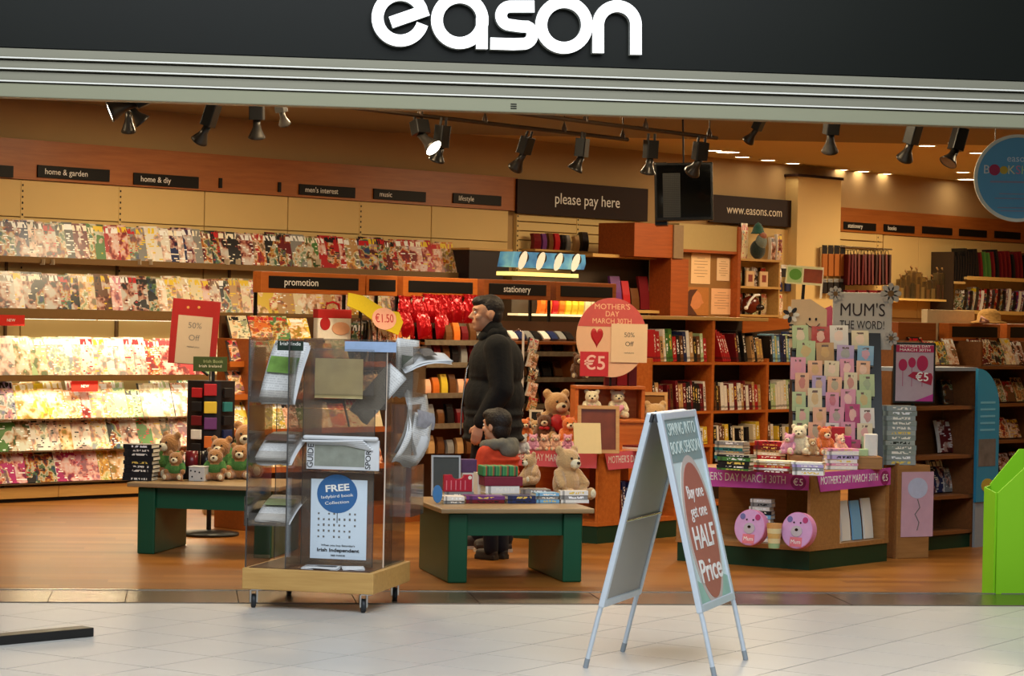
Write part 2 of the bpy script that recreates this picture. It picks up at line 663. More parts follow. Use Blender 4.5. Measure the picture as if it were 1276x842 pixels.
def floor_wood():
    n = NT('shop_floor_wood')
    mp = n.node('ShaderNodeMapping')
    n.set(mp.inputs[0], n.coord('Object'))
    mp.inputs['Rotation'].default_value = (0, 0, R(-7.6))
    s = n.sep(mp.outputs[0])
    row = n.math('FLOOR', n.math('MULTIPLY', s[1], 7.0))
    col = n.math('FLOOR', n.math('ADD', n.math('MULTIPLY', s[0], 0.8), n.math('MULTIPLY', row, 0.37)))
    wn = n.node('ShaderNodeTexWhiteNoise', noise_dimensions='2D')
    n.set(wn.inputs['Vector'], n.comb(row, col, 0.0))
    g = n.noise(n.comb(n.math('MULTIPLY', s[0], 1.2), n.math('MULTIPLY', s[1], 16.0), 0.0), 2.0, 5.0, 0.6)
    f = n.math('ADD', n.math('MULTIPLY', wn.outputs['Value'], 0.35), n.math('MULTIPLY', g, 0.65))
    c = n.ramp(f, [(0.25, lin('#744417')), (0.5, lin('#8e5822')), (0.8, lin('#a26c30'))])
    n.bsdf(c, n.math('ADD', 0.30, n.math('MULTIPLY', g, 0.14)), 0, n.bump(g, 0.05, 0.002), spec=0.25)
    return n.m


fl = struct(MB().prism([(-12, 12.62), (9, 15.42), (9, 34), (-12, 34)], -0.12, 0.0).build('floor', floor_wood()))
# steel threshold plates, each a part of the floor
STEEL = M('threshold_steel', '#94887e', 0.27, 1.0, var=0.10, scale=6)
NOSE = M('threshold_nosing', '#e0dcd2', 0.22, 1.0, var=0.03)
fi = FF
xs = [-6.4, -5.2, -4.0]
for px in (62, 157, 296, 440, 590, 742, 890, 1040, 1190):
    xs.append(loc_z(FF, px, 745, 0).x)
xs += [3.9, 5.0, 6.2]
_ys = loc_z(FF, 640, 738, 0).y
_ye = loc_z(FF, 640, 753, 0).y
for a, b in zip(xs[:-1], xs[1:]):
    MB().box(a + 0.003, b - 0.003, _ye + 0.004, _ys - 0.02, -0.02, 0.006).build('threshold_plate', STEEL, fl, fr=fl.matrix_world.inverted() @ FF)
MB().box(-6.4, 6.2, _ys - 0.018, _ys + 0.012, -0.02, 0.010).build('nosing', NOSE, fl, fr=FF)

# the mall floor: square pale tiles laid at an angle
mf = struct(MB().prism([(-8, -1), (8, -1), (8, FF.to_translation().y + 1.0), (-8, FF.to_translation().y - 1.1)], -0.10, -0.012)
            .build('floor', M('tile_grout', '#8f8b84', 0.8)))


def tile_mat():
    n = NT('mall_tile')
    r = n.obj('Random')
    p = n.noise(n.coord('Object'), 5.0, 4.0, 0.6)
    p2 = n.noise(n.coord('Object'), 40.0, 3.0)
    c = n.mix(p, lin('#b9b6b0'), lin('#d0cdc8'))
    c = n.mix(n.math('MULTIPLY', p2, 0.25), c, lin('#a8a49c'))
    c = n.mix(n.math('MULTIPLY', r, 0.25), c, lin('#c2bdb4'))
    n.bsdf(c, n.math('ADD', 0.28, n.math('MULTIPLY', p, 0.15)), 0, spec=0.5)
    return n.m


TILE = 0.45
_a0 = G(460, 841)
_tf = FR(_a0.x, _a0.y, 57)
tm = MB().add([(0.002, 0.002, -0.012), (TILE - 0.002, 0.002, -0.012), (TILE - 0.002, TILE - 0.002, -0.012), (0.002, TILE - 0.002, -0.012),
               (0.004, 0.004, 0), (TILE - 0.004, 0.004, 0), (TILE - 0.004, TILE - 0.004, 0), (0.004, TILE - 0.004, 0)],
              [(4, 5, 6, 7), (0, 1, 5, 4), (1, 2, 6, 5), (2, 3, 7, 6), (3, 0, 4, 7)]).mesh('tile', tile_mat())
_fi = FF.inverted()
edge_tiles = []
for i in range(-22, 24):
    for j in range(-22, 24):
        cs = [_fi @ (_tf @ Vector((TILE * (i + a), TILE * (j + b), 0))) for a, b in ((0, 0), (1, 0), (1, 1), (0, 1))]
        w = [_tf @ Vector((TILE * (i + .5), TILE * (j + .5), 0))][0]
        if not (-3.4 < w.x < 3.6 and 9.2 < w.y < 15):
            continue
        if min(c.y for c in cs) > _ye:
            continue
        if max(c.y for c in cs) <= _ye:
            link_mesh('tile', tm, mf, _tf @ T(TILE * i, TILE * j, 0))
        else:                                   # cut tiles along the threshold
            P, q = [], cs
            for k in range(4):
                a, b = q[k], q[(k + 1) % 4]
                if a.y <= _ye:
                    P.append((a.x, a.y))
                if (a.y - _ye) * (b.y - _ye) < 0:
                    t = (_ye - a.y) / (b.y - a.y)
                    P.append((a.x + (b.x - a.x) * t, _ye))
            if len(P) >= 3:
                cx_, cy_ = sum(p[0] for p in P) / len(P), sum(p[1] for p in P) / len(P)
                P = [(cx_ + (p[0] - cx_) * 0.99, cy_ + (p[1] - cy_) * 0.99) for p in P]
                MB().prism(P, -0.012, 0).build('tile', tm.materials[0], mf, fr=FF)
# the walkway goes on in plain tile beyond the part the camera sees
MB().box(-8, 8, -1, 9.2, -0.012, -0.002).build('far_paving', tm.materials[0], mf)

# walls and ceiling
UL, UR = -4.5, 16.5
ZC = 3.45
wb = struct(MB().box(UL, UR, 0.0, 0.15, 0, ZC + 0.1).build('wall_back', WALLPAINT, fr=WF))
struct(MB().prism([(-7.6, 12.9), (-7.45, 12.9), (-7.45, 17.4), (-7.6, 17.4)], 0, ZC + 0.1).build('wall_left', WALLPAINT))
_pr = WF @ Vector((UR, 0, 0))
struct(MB().prism([(_pr.x - 0.05, 14.6), (_pr.x + 0.1, 14.6), (_pr.x + 0.1, _pr.y), (_pr.x - 0.05, _pr.y)], 0, ZC + 0.1).build('wall_right', WALLPAINT))
struct(MB().prism([(-7.6, 13.2), (_pr.x + .1, 15.0), (_pr.x + 0.1, _pr.y + 0.3), (_pr.x - 0.5, _pr.y + 0.3), (-7.6, 17.4)], ZC, ZC + 0.12).build('ceiling', CEIL))
# the front part of the ceiling hangs a little lower
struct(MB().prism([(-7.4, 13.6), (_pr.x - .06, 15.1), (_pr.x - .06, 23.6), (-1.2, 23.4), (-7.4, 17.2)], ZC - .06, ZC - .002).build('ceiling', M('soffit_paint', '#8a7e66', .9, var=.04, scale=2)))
# piers either side of the opening, outside the picture
struct(MB().box(-7.7, -4.3, 0.0, 0.3, 0, 4.4).build('wall_front', M('fascia_black', '#141510', 0.3, var=0.1, scale=2), fr=FF))
struct(MB().box(4.4, 8.2, 0.0, 0.3, 0, 4.4).build('wall_front', MATS['fascia_black'], fr=FF))

# ---- fascia with the shop's lit letters
_zf0 = loc_on(FF, 640, 79.5, -0.05).z
fa = thing('shop_fascia', 'dark green-black shop fascia carrying big white letters above the shutter', 'fascia', FF @ T(0, 0, _zf0))


def fascia_board():
    n = NT('fascia_board')
    f = n.noise(n.coord('Object'), 0.9, 2.0)
    n.bsdf(n.mix(f, lin('#080a06'), lin('#0f130b')), 0.35, 0, spec=0.25)
    return n.m


MB().box(-4.4, 4.5, -0.05, 0.25, 0, 1.5).build('board', fascia_board(), fa)
LETW = M('letter_face', '#ffffff', 0.4, emit='#ffffff', estr=1.1, var=0.0)
LETS = M('letter_side', '#b9bcb6', 0.4, var=0.03)


def fpx(x, y):
    p = loc_on(FF, x, y, -0.11)
    return (p.x, p.z - _zf0)


def arc(cx, cy, r, a0, a1, n=28, ry=None):
    return [fpx(cx + r * math.cos(R(a0 + (a1 - a0) * i / n)), cy - (ry or r) * math.sin(R(a0 + (a1 - a0) * i / n))) for i in range(n + 1)]


SW = 14.5 / 217
def letter(*strokes):
    mb = MB()
    for k, (s, closed) in enumerate(strokes):
        mb.stroke(s, SW, -0.11 - 0.0006 * k, -0.05, 0, 1, closed)
    mb.build('letter', [LETW, LETS], fa)


letter((arc(499, 22, 28.5, 20, 344, 40), False), ([fpx(487, 28), fpx(533, 12)], False))
letter((arc(573, 25, 28.5, 0, 360, 40)[:-1], True), ([fpx(600.5, 22), fpx(600.5, 61)], False))
letter(([fpx(666, 8), fpx(640, 8)] + arc(636, 19.5, 11.5, 95, 262, 14) + [fpx(650, 33)] + arc(652, 43, 11.5, 70, -85, 14)[1:] + [fpx(640, 55), fpx(611, 54)], False))
letter((arc(703, 31, 28.5, 0, 360, 40)[:-1], True))
letter(([fpx(745.5, 66), fpx(745.5, 32)] + arc(769, 31, 23.5, 180, 0, 20) + [fpx(792.5, 34), fpx(792.5, 68)], False))

# ---- rolled-up shutter: four pressed slats and the bottom rail
SHUT = M('shutter_metal', '#8d8a78', 0.45, 0.25, var=0.05, scale=3)
SHUTD = M('shutter_dark', '#37352c', 0.6, var=0.05)
SHUTB = M('shutter_rail', '#949379', 0.45, 0.15, var=0.04, scale=3)
sh = thing('roller_shutter', 'pale grey metal roller shutter wound up under the shop fascia', 'shutter', FF @ T(0, 0, _zf0))
_yl = [0, 15, 28, 43, 60]
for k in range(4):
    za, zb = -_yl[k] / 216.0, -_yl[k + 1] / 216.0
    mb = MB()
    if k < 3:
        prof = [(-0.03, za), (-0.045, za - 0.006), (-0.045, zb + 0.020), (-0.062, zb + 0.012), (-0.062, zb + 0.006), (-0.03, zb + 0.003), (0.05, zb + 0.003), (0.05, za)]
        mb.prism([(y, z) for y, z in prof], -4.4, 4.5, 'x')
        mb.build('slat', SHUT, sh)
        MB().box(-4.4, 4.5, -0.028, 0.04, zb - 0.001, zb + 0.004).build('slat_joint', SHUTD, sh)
        MB().box(-4.4, 4.5, -0.068, -0.0625, zb + 0.006, zb + 0.014).build('slat_highlight', M('shutter_highlight', '#f0eee4', .4, .1, var=.02), sh)  # pale strip paints the highlight line along each slat
    else:
        mb.box(-4.4, 4.5, -0.055, 0.06, zb, za).build('bottom_rail', SHUTB, sh, bev=0.006)
_p = loc_on(FF, 640, 133, -0.056)
for k in range(3):
    MB().box(_p.x - 0.017, _p.x + 0.017, -0.058, -0.054, _p.z - _zf0 - 0.012 + k * 0.012, _p.z - _zf0 - 0.006 + k * 0.012).build('vent_slot', SIGNBLACK, sh)

# ---- wood band and category signs on the back wall
zb0, zb1 = wu(12, 222, 0.06)[1], wu(12, 172, 0.06)[1]
ub1 = wu(645, 240, 0.06)[0]
struct(MB().box(UL, ub1, -0.06, 0.0, zb0, zb1).build('trim_1', BANDW, fr=WF))
ur0 = wu(1048, 270, 0.06)[0]
zr0, zr1 = wu(1060, 289, 0.06)[1], wu(1060, 259, 0.06)[1]
struct(MB().box(ur0, UR, -0.06, 0.0, zr0, zr1).build('trim_2', BANDW, fr=WF))
print('band', zb0, zb1, zr0, zr1, 'ub1', ub1)


def band_sign(px0, px1, pyc0, h, txt, label, tsize=0.05):
    u0, u1 = wu(px0, pyc0, 0.075)[0], wu(px1, pyc0, 0.075)[0]
    z = wu((px0 + px1) / 2, pyc0, 0.075)[1]
    t = thing('category_sign', label, 'sign', WF @ T((u0 + u1) / 2, -0.06, z), 'category signs on the wood band')
    w = u1 - u0
    MB().box(-w / 2, w / 2, -0.015, 0, -h / 2, h / 2).build('plate', SIGNBLACK, t, bev=0.003)
    if txt:
        text(txt, tsize, PRINTWHITE, t, -w / 2 + 0.07, -0.0155, 0, align='LEFT')


for (a, b, y, h, tx, lb) in (
        (-60, 17, 211.5, .1, '', 'black category sign cut by the left edge of the photograph'),
        (47, 137, 216, .105, 'home & garden', 'black sign reading home & garden on the orange wood band'),
        (167, 248, 225, .105, 'home & diy', 'black sign reading home & diy on the orange wood band'),
        (373, 443, 238, .10, "men's interest", "black sign reading men's interest on the orange wood band"),
        (466, 531, 243.5, .10, 'music', 'black sign reading music on the orange wood band'),
        (565, 625, 248.5, .10, 'lifestyle', 'black sign reading lifestyle nearest the please pay here board'),
        (1052, 1092, 282, .09, 'stationery', 'black sign reading stationery on the right-hand wood band'),
        (1102, 1140, 285, .09, 'books', 'black sign reading books on the right-hand wood band'),
        (1150, 1187, 287.5, .09, '', 'blank black sign third along the right-hand wood band'),
        (1196, 1230, 290.5, .09, '', 'blank black sign fourth along the right-hand wood band'),
        (1240, 1272, 293, .09, '', 'blank black sign at the right end of the wood band')):
    band_sign(a, b, y, h, tx, lb, 0.05)
for px, nm in ((275, 'left'), (348.5, 'right')):
    u, z = wu(px, 228 if px < 300 else 233, 0.07)
    o = MB().box(-0.017, 0.017, -0.014, 0, -0.045, 0.045).build('sign_bracket', SIGNBLACK, fr=WF @ T(u, -0.06, z))
    tag(o, 'small black upright bracket on the wood band, %s of the pair' % nm, 'bracket', 'sign brackets on the wood band')

# ---- cream wall panels in two courses, with slotted uprights between
joints = [-60, 28, 150, 255, 359, 450, 538, 634]
us = [wu(p, 255, 0.03)[0] for p in joints]
us[0] = UL + 0.02
zmid, zlow = wu(60, 272, 0.03)[1], wu(12, 330, 0.03)[1]
for a, b in zip(us[:-1], us[1:]):
    MB().box(a + 0.006, b - 0.006, -0.03, 0, zmid + 0.004, zb0 - 0.004).build('wall_panel', PANELCREAM, wb, bev=0.003)
    MB().box(a + 0.006, b - 0.006, -0.03, 0, zlow - 1.2, zmid - 0.004).build('wall_panel', PANELCREAM, wb, bev=0.003)


def slotted(u, z0, z1, n=0.034):
    MB().box(u - 0.016, u + 0.016, -n, -0.0, z0, z1).build('upright', PANELCREAM, wb)
    mb = MB()
    z = z1 - 0.03
    while z > z0 + 0.02:
        mb.box(u - 0.007, u + 0.007, -n - 0.002, -n + 0.001, z - 0.018, z)
        z -= 0.05
    mb.build('upright_slots', SIGNBLACK, wb)['kind'] = 'stuff'


for px in (28, 150, 450):
    slotted(wu(px, 255, 0.034)[0], zlow - 0.4, zb0 - 0.01)
# slatwall to the right of the magazine bays: each slat a part
su0, su1 = wu(645, 290, 0.04)[0], wu(792, 290, 0.04)[0]
zs1 = wu(700, 268, 0.04)[1]
for k in range(11):
    MB().box(su0, su1, -0.04, 0, zs1 - 0.095 * (k + 1) + 0.010, zs1 - 0.095 * k).build('slat', PANELCREAM, wb, bev=0.004)
for px in (645, 720, 790):
    slotted(wu(px, 290, 0.046)[0], zs1 - 1.0, zs1, 0.046)
# right-hand panels and slats
for k in range(8):
    MB().box(wu(1000, 290, .04)[0], wu(1100, 290, .04)[0], -0.04, 0, zr0 - 0.10 * (k + 1) + 0.010, zr0 - 0.1 * k - 0.004).build('slat', PANELCREAM, wb, bev=0.004)
slotted(wu(1094, 300, .046)[0], zr0 - 0.7, zr0 - 0.004, 0.046)
uu = [wu(p, 300, .03)[0] for p in (1101, 1145, 1190, 1235, 1276)] + [UR]
for a, b in zip(uu[:-1], uu[1:]):
    MB().box(a + 0.004, b - 0.004, -0.03, 0, zr0 - 1.0, zr0 - 0.006).build('wall_panel', PANELCREAM, wb, bev=0.003)
# pilaster and the bright upper wall between the boards
pu0, pu1 = wu(994, 250, .18)[0], wu(1048, 250, .18)[0]
struct(MB().box(pu0, pu1, -0.18, 0, 0, wu(1020, 222, .18)[1]).build('trim_3', PANELCREAM, fr=WF))
struct(MB().box(pu0 - 0.03, pu1 + 0.02, -0.20, 0, wu(1020, 222, .18)[1], wu(1020, 222, .18)[1] + 0.03).build('trim_4', DARKBROWN, fr=WF))


def board(px0, px1, pyt, pyb, n, txt, tsize, label, tcol=PRINTWHITE, mat=DARKBROWN, width=None, dx=0):
    u0, u1 = wu(px0, pyt, n)[0], wu(px1, pyt, n)[0]
    pm = (px0 + px1) / 2
    z1, z0 = wu(pm, pyt, n)[1], wu(pm, pyb, n)[1]
    t = thing('lettered_board', label, 'sign', WF @ T((u0 + u1) / 2, -n + 0.03, (z0 + z1) / 2))
    MB().box(-(u1 - u0) / 2, (u1 - u0) / 2, -0.03, 0, -(z1 - z0) / 2, (z1 - z0) / 2).build('panel', mat, t, bev=0.003)
    if txt:
        text(txt, tsize, tcol, t, dx, -0.0305, 0, width)
    return t


board(645, 808, 229, 271, 0.09, 'please pay here', 0.115, 'dark brown board lettered please pay here on the back wall', width=0.99, dx=0.05)
board(885, 992, 246, 280, 0.09, 'www.easons.com', 0.10, 'dark brown board lettered www.easons.com right of the television', width=0.98, dx=0.02,
      tcol=PRINTCREAM)

# ---- hanging track rails and their rods
TRACK = M('track_bronze', '#3a2a1c', 0.45, 0.4)
def track(p0, p1, rods, label):
    d = p1 - p0
    t = thing('track_rail', label, 'light track', Matrix.Translation(p0))
    MB().tube([(0, 0, 0), d], 0.017, 6).build('rail', TRACK, t)
    for k in rods:
        q = d * k
        MB().tube([q, (q.x, q.y, ZC - p0.z)], 0.005, 5).build('rod', TRACK, t)
        MB().lathe([(0.02, 0.0), (0.02, 0.03), (0.006, 0.07)], 8, c=q).build('clip', TRACK, t)


ZT = 3.05
a, b = G(430, 133, ZT), G(782, 174, ZT)
track(a, b, (0.24, 0.46, 0.75, 0.98), 'thin dark lighting rail, the lower of the two under the shutter')
a, b = G(540, 128, ZT), G(893, 172, ZT)
track(a, b, (0.2, 0.5, 0.72, 0.97), 'thin dark lighting rail ending above the television')

# ---- spotlights
SPOTB = M('spot_black', '#191715', 0.4, 0.2)
SPOTG = M('spot_gunmetal', '#3c3834', 0.3, 0.6)
LAMPON = M('lamp_glow', '#ffffff', 0.5, emit='#fff3dc', estr=9.0, var=0)
LAMPDIM = M('lamp_glass', '#8a7a66', 0.15, 0.4, var=0.2, scale=60)


def frame_along(p, d):
    q = Vector(d).normalized().to_track_quat('Z', 'Y')
    return Matrix.Translation(p) @ q.to_matrix().to_4x4()


def spotlight(top, mid, lens, D, away, label, lit, s=1.0, power=0.0):
    """top: on the rail, mid: lower end of the gear box, lens: middle of the lamp's mouth (pixels); away: how far the mouth points back"""
    if D is None:                                    # clipped to one of the visible rails
        D = G(top[0], top[1], ZT - 0.012).y
        hung = False
    else:
        hung = True
    P0, P1, P3 = AT(top[0], top[1], D), AT(mid[0], mid[1], D + away * 0.3), AT(lens[0], lens[1], D + away)
    t = thing('spotlight', label, 'spotlight', Matrix.Translation(P0), 'track spotlights')
    inv = t.matrix_world.inverted()
    ax = P1 - P0
    L0 = ax.length
    f1 = inv @ frame_along(P0, ax)
    w = 0.05 * s
    MB().prism([(-w, -w * .8), (w, -w * .8), (w, w * .8), (-w, w * .8)], L0 * 0.22, L0 * 0.97, 'z').build('gear_box', SPOTB, t, bev=0.008, fr=f1)
    for sx in (-1, 1):
        mb = MB().tube([(sx * w * .55, 0, -0.01), (sx * w * .6, 0, L0 * 0.25)], 0.010 * s, 6)
        mb.build('clamp_arm', SPOTG, t, fr=f1)
    if hung:                                         # short stem and plate to the ceiling
        MB().tube([(0, 0, -.01), (0, 0, ZC - P0.z)], .009 * s, 6).lathe([(0, ZC - P0.z - .02), (.04, ZC - P0.z - .02), (.04, ZC - P0.z)], 12).build('stem', SPOTB, t)
    d2 = P3 - P1
    L = d2.length
    f2 = inv @ frame_along(P1, d2)
    r = 0.062 * s
    MB().lathe([(0.0, -0.01), (0.026 * s, -0.008), (0.028 * s, L * .35), (0.036 * s, L * .55), (r * .85, L * .82), (r, L * .97), (r * .94, L), (r * .9, L * .95)], 18).build('reflector', SPOTG, t, fr=f2)
    MB().lathe([(0.0, L * .93), (r * .5, L * .945), (r * .93, L * .955)], 18).build('lamp', LAMPON if lit else LAMPDIM, t, fr=f2)
    if power:
        dl = bpy.data.lights.new('spot_beam', 'SPOT')
        dl.energy, dl.color, dl.spot_size, dl.spot_blend, dl.shadow_soft_size = power, WARM, R(62), 0.8, 0.05
        o = bpy.data.objects.new('spot_beam', dl)
        COL.objects.link(o)
        o.location = P3 + d2.normalized() * 0.03
        o.rotation_euler = d2.to_track_quat('-Z', 'Y').to_euler()


spotlight((190, 118), (168, 128), (136, 140), 16.4, -0.06, 'left-end spotlight of the row, its lit mouth tipped to the left', True, 1.2)
spotlight((160, 108), (164, 136), (178, 152), 16.6, 0.04, 'spotlight at far left with round mouth turned right and down', False, 1.0)
spotlight((157, 112), (160, 138), (160, 165), 17.4, 0.08, 'small bronze spotlight hanging lowest in the far-left cluster', False, 0.9)
spotlight((270, 122), (258, 158), (248, 176), 16.6, 0.08, 'dark spotlight slanting down left over the home & diy sign', False, power=90)
spotlight((320, 118), (320, 150), (320, 172), 16.6, 0.06, 'upright spotlight with bright mouth in the left half', True, power=90)
spotlight((348, 122), (351, 140), (355, 155), 19.5, 0.1, 'small spotlight just right of the bright upright one', False, 0.85)
spotlight((521, 146), (525, 168), (541, 185), None, -0.10, 'spotlight with the broad white glowing mouth near the picture centre', True, 1.15)
spotlight((553, 148), (549, 185), (544, 200), None, 0.05, 'spotlight hanging just behind the broad glowing one', False, 1.0, power=90)
spotlight((660, 165), (652, 192), (642, 210), None, 0.12, 'dark spotlight slanting left above the please pay here board', False, power=90)
spotlight((727, 166), (724, 196), (716, 212), None, 0.02, 'doubled dark spotlight right of the slanting one at centre', False, 1.05, power=90)
spotlight((812, 168), (810, 198), (807, 216), None, 0.05, 'spotlight with lit mouth left of the hanging television', True, 1.0)
spotlight((875, 171), (871, 200), (862, 215), None, 0.12, 'spotlight in front of the hanging television', False, 1.05)
spotlight((950, 145), (942, 162), (932, 176), 19.5, 0.1, 'small grey spotlight right of the television, close under the shutter', False, 0.85)
spotlight((1038, 142), (1035, 168), (1034, 189), 16.9, 0.1, 'spotlight hanging straight down above the cream pilaster', True, power=90)
spotlight((1143, 148), (1134, 180), (1127, 198), 16.9, 0.12, 'long spotlight pointing down left, third from the right', False, power=90)
spotlight((1200, 152), (1190, 188), (1181, 203), 16.6, -0.05, 'rightmost spotlight, beside the round blue hanging sign', False, 1.05, power=70)

# ---- ceiling downlights
DLG = M('downlight_glow', '#ffffff', 0.5, emit='#fff0d0', estr=14.0, var=0)
DLR = M('downlight_ring', '#d8c8a0', 0.4)
spots = [(890, 187), (907, 189), (925, 195), (957, 199), (988, 203), (1048, 211), (1075, 213), (1103, 216), (1218, 190), (1200, 214), (1206, 223), (1155, 181)]
for i, (px, py) in enumerate(spots):
    p = G(px, py, ZC)
    t = thing('downlight', '%s ceiling downlight from the left, right of the television' % ordinal(sorted(s[0] for s in spots).index(px) + 1), 'downlight', Matrix.Translation(p), 'ceiling downlights')
    r = 0.13 if py in (189, 223) else 0.09
    MB().lathe([(r, 0.0), (r + .025, 0.0), (r + .02, -0.012), (r, -0.008)], 18).build('rim', DLR, t)
    MB().lathe([(0.0, -0.004), (r, -0.004)], 18).build('lamp', DLG, t)

# ================================================================== THE MAGAZINE WALL
STRIP = M('shelf_strip', '#7a5c36', 0.35, var=0.1)
SHELFM = M('shelf_metal_beige', '#6a4e2e', 0.5, var=0.08)
TUBE = M('tube_glow', '#ffffff', 0.5, emit='#fff2cc', estr=5.0, var=0)

# one magazine: a thin, slightly bowed sheaf, unit size (x width, z height, y thickness), standing on z = 0
def magazine_mesh():
    mb = MB()
    n = 4
    vs, fs = [], []
    for i in range(n + 1):
        z = i / n
        y = -0.35 * math.sin(math.pi * z)
        for x in (-0.5, 0.5):
            for s in (-0.5, 0.5):
                vs.append((x, y + s, z))
    q = lambda i, x, s: i * 4 + x * 2 + s
    for i in range(n):
        fs += [(q(i, 0, 0), q(i, 1, 0), q(i + 1, 1, 0), q(i + 1, 0, 0)), (q(i, 1, 1), q(i, 0, 1), q(i + 1, 0, 1), q(i + 1, 1, 1))]
        fs += [(q(i, 0, 1), q(i, 0, 0), q(i + 1, 0, 0), q(i + 1, 0, 1)), (q(i, 1, 0), q(i, 1, 1), q(i + 1, 1, 1), q(i + 1, 1, 0))]
    fs += [(q(0, 0, 0), q(0, 0, 1), q(0, 1, 1), q(0, 1, 0)), (q(n, 0, 0), q(n, 1, 0), q(n, 1, 1), q(n, 0, 1))]
    return mb.add(vs, fs)


MAG = magazine_mesh().mesh('magazine', COVER)
MAGP = magazine_mesh().mesh('plain_pack', GLOSSY)
MAGG = magazine_mesh().mesh('greeting_card', GREET)


def magazine(fr, w, h, t, col, label, group, name='magazine', cat='magazine'):
    o = link_mesh(name, MAGP if name in ('folder', 'stock_box', 'card_wallet', 'booklet', 'packet') else MAGG if name == 'greeting_card' else MAG, None, None, PAL[col])
    o.matrix_world = fr @ Matrix.Diagonal((w, t, h, 1))
    return tag(o, label, cat, group)


rows = [  # n, base pixel y at x = 12, right end pixel, spacing, colours, shelf name
    (0.16, 322, 566, 0.112, ['red', 'dark red', 'sky blue', 'black', 'brown', 'grey', 'white', 'navy blue', 'orange', 'dark red', 'black', 'green', 'tan', 'red'], 'top'),
    (0.20, 387, 556, 0.108, ['white', 'cream', 'red', 'black', 'yellow', 'black', 'pink', 'grey', 'brown', 'dark red', 'cream', 'tan'], 'second'),
    (0.26, 468, 330, 0.125, ['white', 'cream', 'white', 'pink', 'sky blue', 'peach', 'red', 'white', 'pale green'], 'third'),
    (0.31, 523, 318, 0.150, ['cream', 'white', 'yellow', 'pink', 'pale green', 'red', 'lilac', 'peach', 'green', 'sky blue'], 'fourth'),
    (0.355, 563, 305, 0.150, ['white', 'yellow', 'pink', 'green', 'red', 'cream', 'black', 'lilac', 'brown'], 'fifth'),
    (0.395, 603, 300, 0.150, ['red', 'green', 'orange', 'white', 'magenta', 'black', 'brown', 'pink', 'yellow'], 'lowest')]
ms = thing('magazine_shelving', 'long beech and metal magazine shelving along the left part of the back wall', 'shelving', WF)
uL = wu(-70, 300, .2)[0]
for k, (n, py, pxe, sp, cols, nm) in enumerate(rows):
    z = wu(12, py, n)[1]
    u1 = wu(pxe, py, n)[0] + 0.05
    MB().box(uL, u1, -(n + 0.035), -0.046 if k < 3 else -(n - 0.02), z - (0.022 if k < 3 else .008), z - 0.002).build('shelf', SHELFM, ms)
    if k < 3:
        MB().box(uL, u1, -(n + 0.040), -(n + 0.0355), z - (0.03, .065, .045, .024, .024, .024)[k], z + (0.022 if k < 2 else 0.004)).build('shelf_lip', STRIP, ms)
    u = wu(-6, py, n)[0]
    i = 0
    last = rng.choice(cols)
    while u < u1 - 0.1:
        i += 1
        if rng.random() < 0.62:
            last = rng.choice(cols)
        h = rng.uniform(0.315, 0.345) if k < 3 else rng.uniform(0.315, 0.35)
        w = rng.uniform(0.20, 0.225)
        if k == 3 and i % 5 == 0:
            h *= 0.8
        lab = '%s magazine, %s from the left on the %s shelf of the magazine wall' % (last, ordinal(i), nm)
        magazine(WF @ T(u + 0.09, -n - 0.010 + rng.uniform(-.003, .003), z + 0.005, -(17 if k < 3 else 24) + rng.uniform(-.3, .3), rng.uniform(-1.5, 1.5), -8),
                 w, h, rng.uniform(0.004, 0.006), last, lab, 'magazines on the %s shelf' % nm)
        u += sp * (rng.choice((0.7, 0.85, 1.0, 1.25, 1.45)))
    if k in (1, 2):                          # spare copies standing behind, showing over the tops
        u = wu(4, py, n)[0]
        i = 0
        while u < u1 - 0.15:
            i += 1
            c = rng.choice(['dark red', 'red', 'brown', 'grey', 'pink', 'black', 'cream'])
            magazine(WF @ T(u + 0.1, -n + 0.075, z + 0.03, -10, rng.uniform(-2, 2), -4), rng.uniform(.2, .23), 0.285, 0.008, c,
                     '%s magazine, %s from the left in the back row of the %s shelf' % (c, ordinal(i), nm), 'back-row magazines on the %s shelf' % nm)
            u += rng.uniform(0.2, 0.36)
# clear slanted dividers jutting under the top shelf
for px in (52, 64, 172, 186, 282, 296, 396):
    u, z = wu(px, 327, .2)
    MB().cbox((u, -.21, z + .005), (.004, .07, .05), 0, (0, 0, 0)).build('shelf_divider', M('divider_clear', '#d8ccb4', .3), ms)
# back boards behind the tiers, plinth boards, tubes
zq = wu(12, 603, .39)[1]
for a, b in ((uL, wu(73, 615, .4)[0]), (wu(73, 615, .4)[0], wu(190, 610, .4)[0]), (wu(190, 610, .4)[0], wu(330, 600, .4)[0])):
    MB().box(a + .002, b - .002, -0.40, -0.37, 0.03, zq - 0.03).build('plinth_board', BEECH, ms, bev=0.003)
MB().box(uL, wu(330, 600, .4)[0], -0.385, -0.36, 0.0, 0.03).build('plinth_recess', SIGNBLACK, ms)
for px in (12, 150, 290, 450, 566):
    u = wu(px, 400, .1)[0]
    MB().box(u - 0.012, u + 0.012, -0.045, -0.031, 0.05, wu(12, 325, .1)[1]).build('post', SHELFM, ms)
for k, (a, b) in enumerate(((12, 120), (122, 215), (217, 300))):
    for (py, n) in ((395, 0.16), (476, 0.20)):
        u0, u1 = wu(a, py, n)[0], wu(b, py, n)[0]
        z = wu(12, py, n)[1] + (.0 if py == 395 else .03)
        MB().tube([(u0, -n, z), (u1, -n, z)], 0.013, 8).build('light_tube', TUBE, ms)
        p = WF @ Vector(((u0 + u1) / 2, -n - 0.17, z - 0.03))
        area_light('tube_light', p, WF @ Vector(((u0 + u1) / 2, -n - 0.18, z - 0.5)), u1 - u0, 0.05, 5 if py == 395 else 5, (1.0, 0.86, 0.58)).rotation_euler = \
            (WF.to_3x3() @ (Vector((0, -0.35, -1)).to_track_quat('-Z', 'Y').to_matrix())).to_euler()
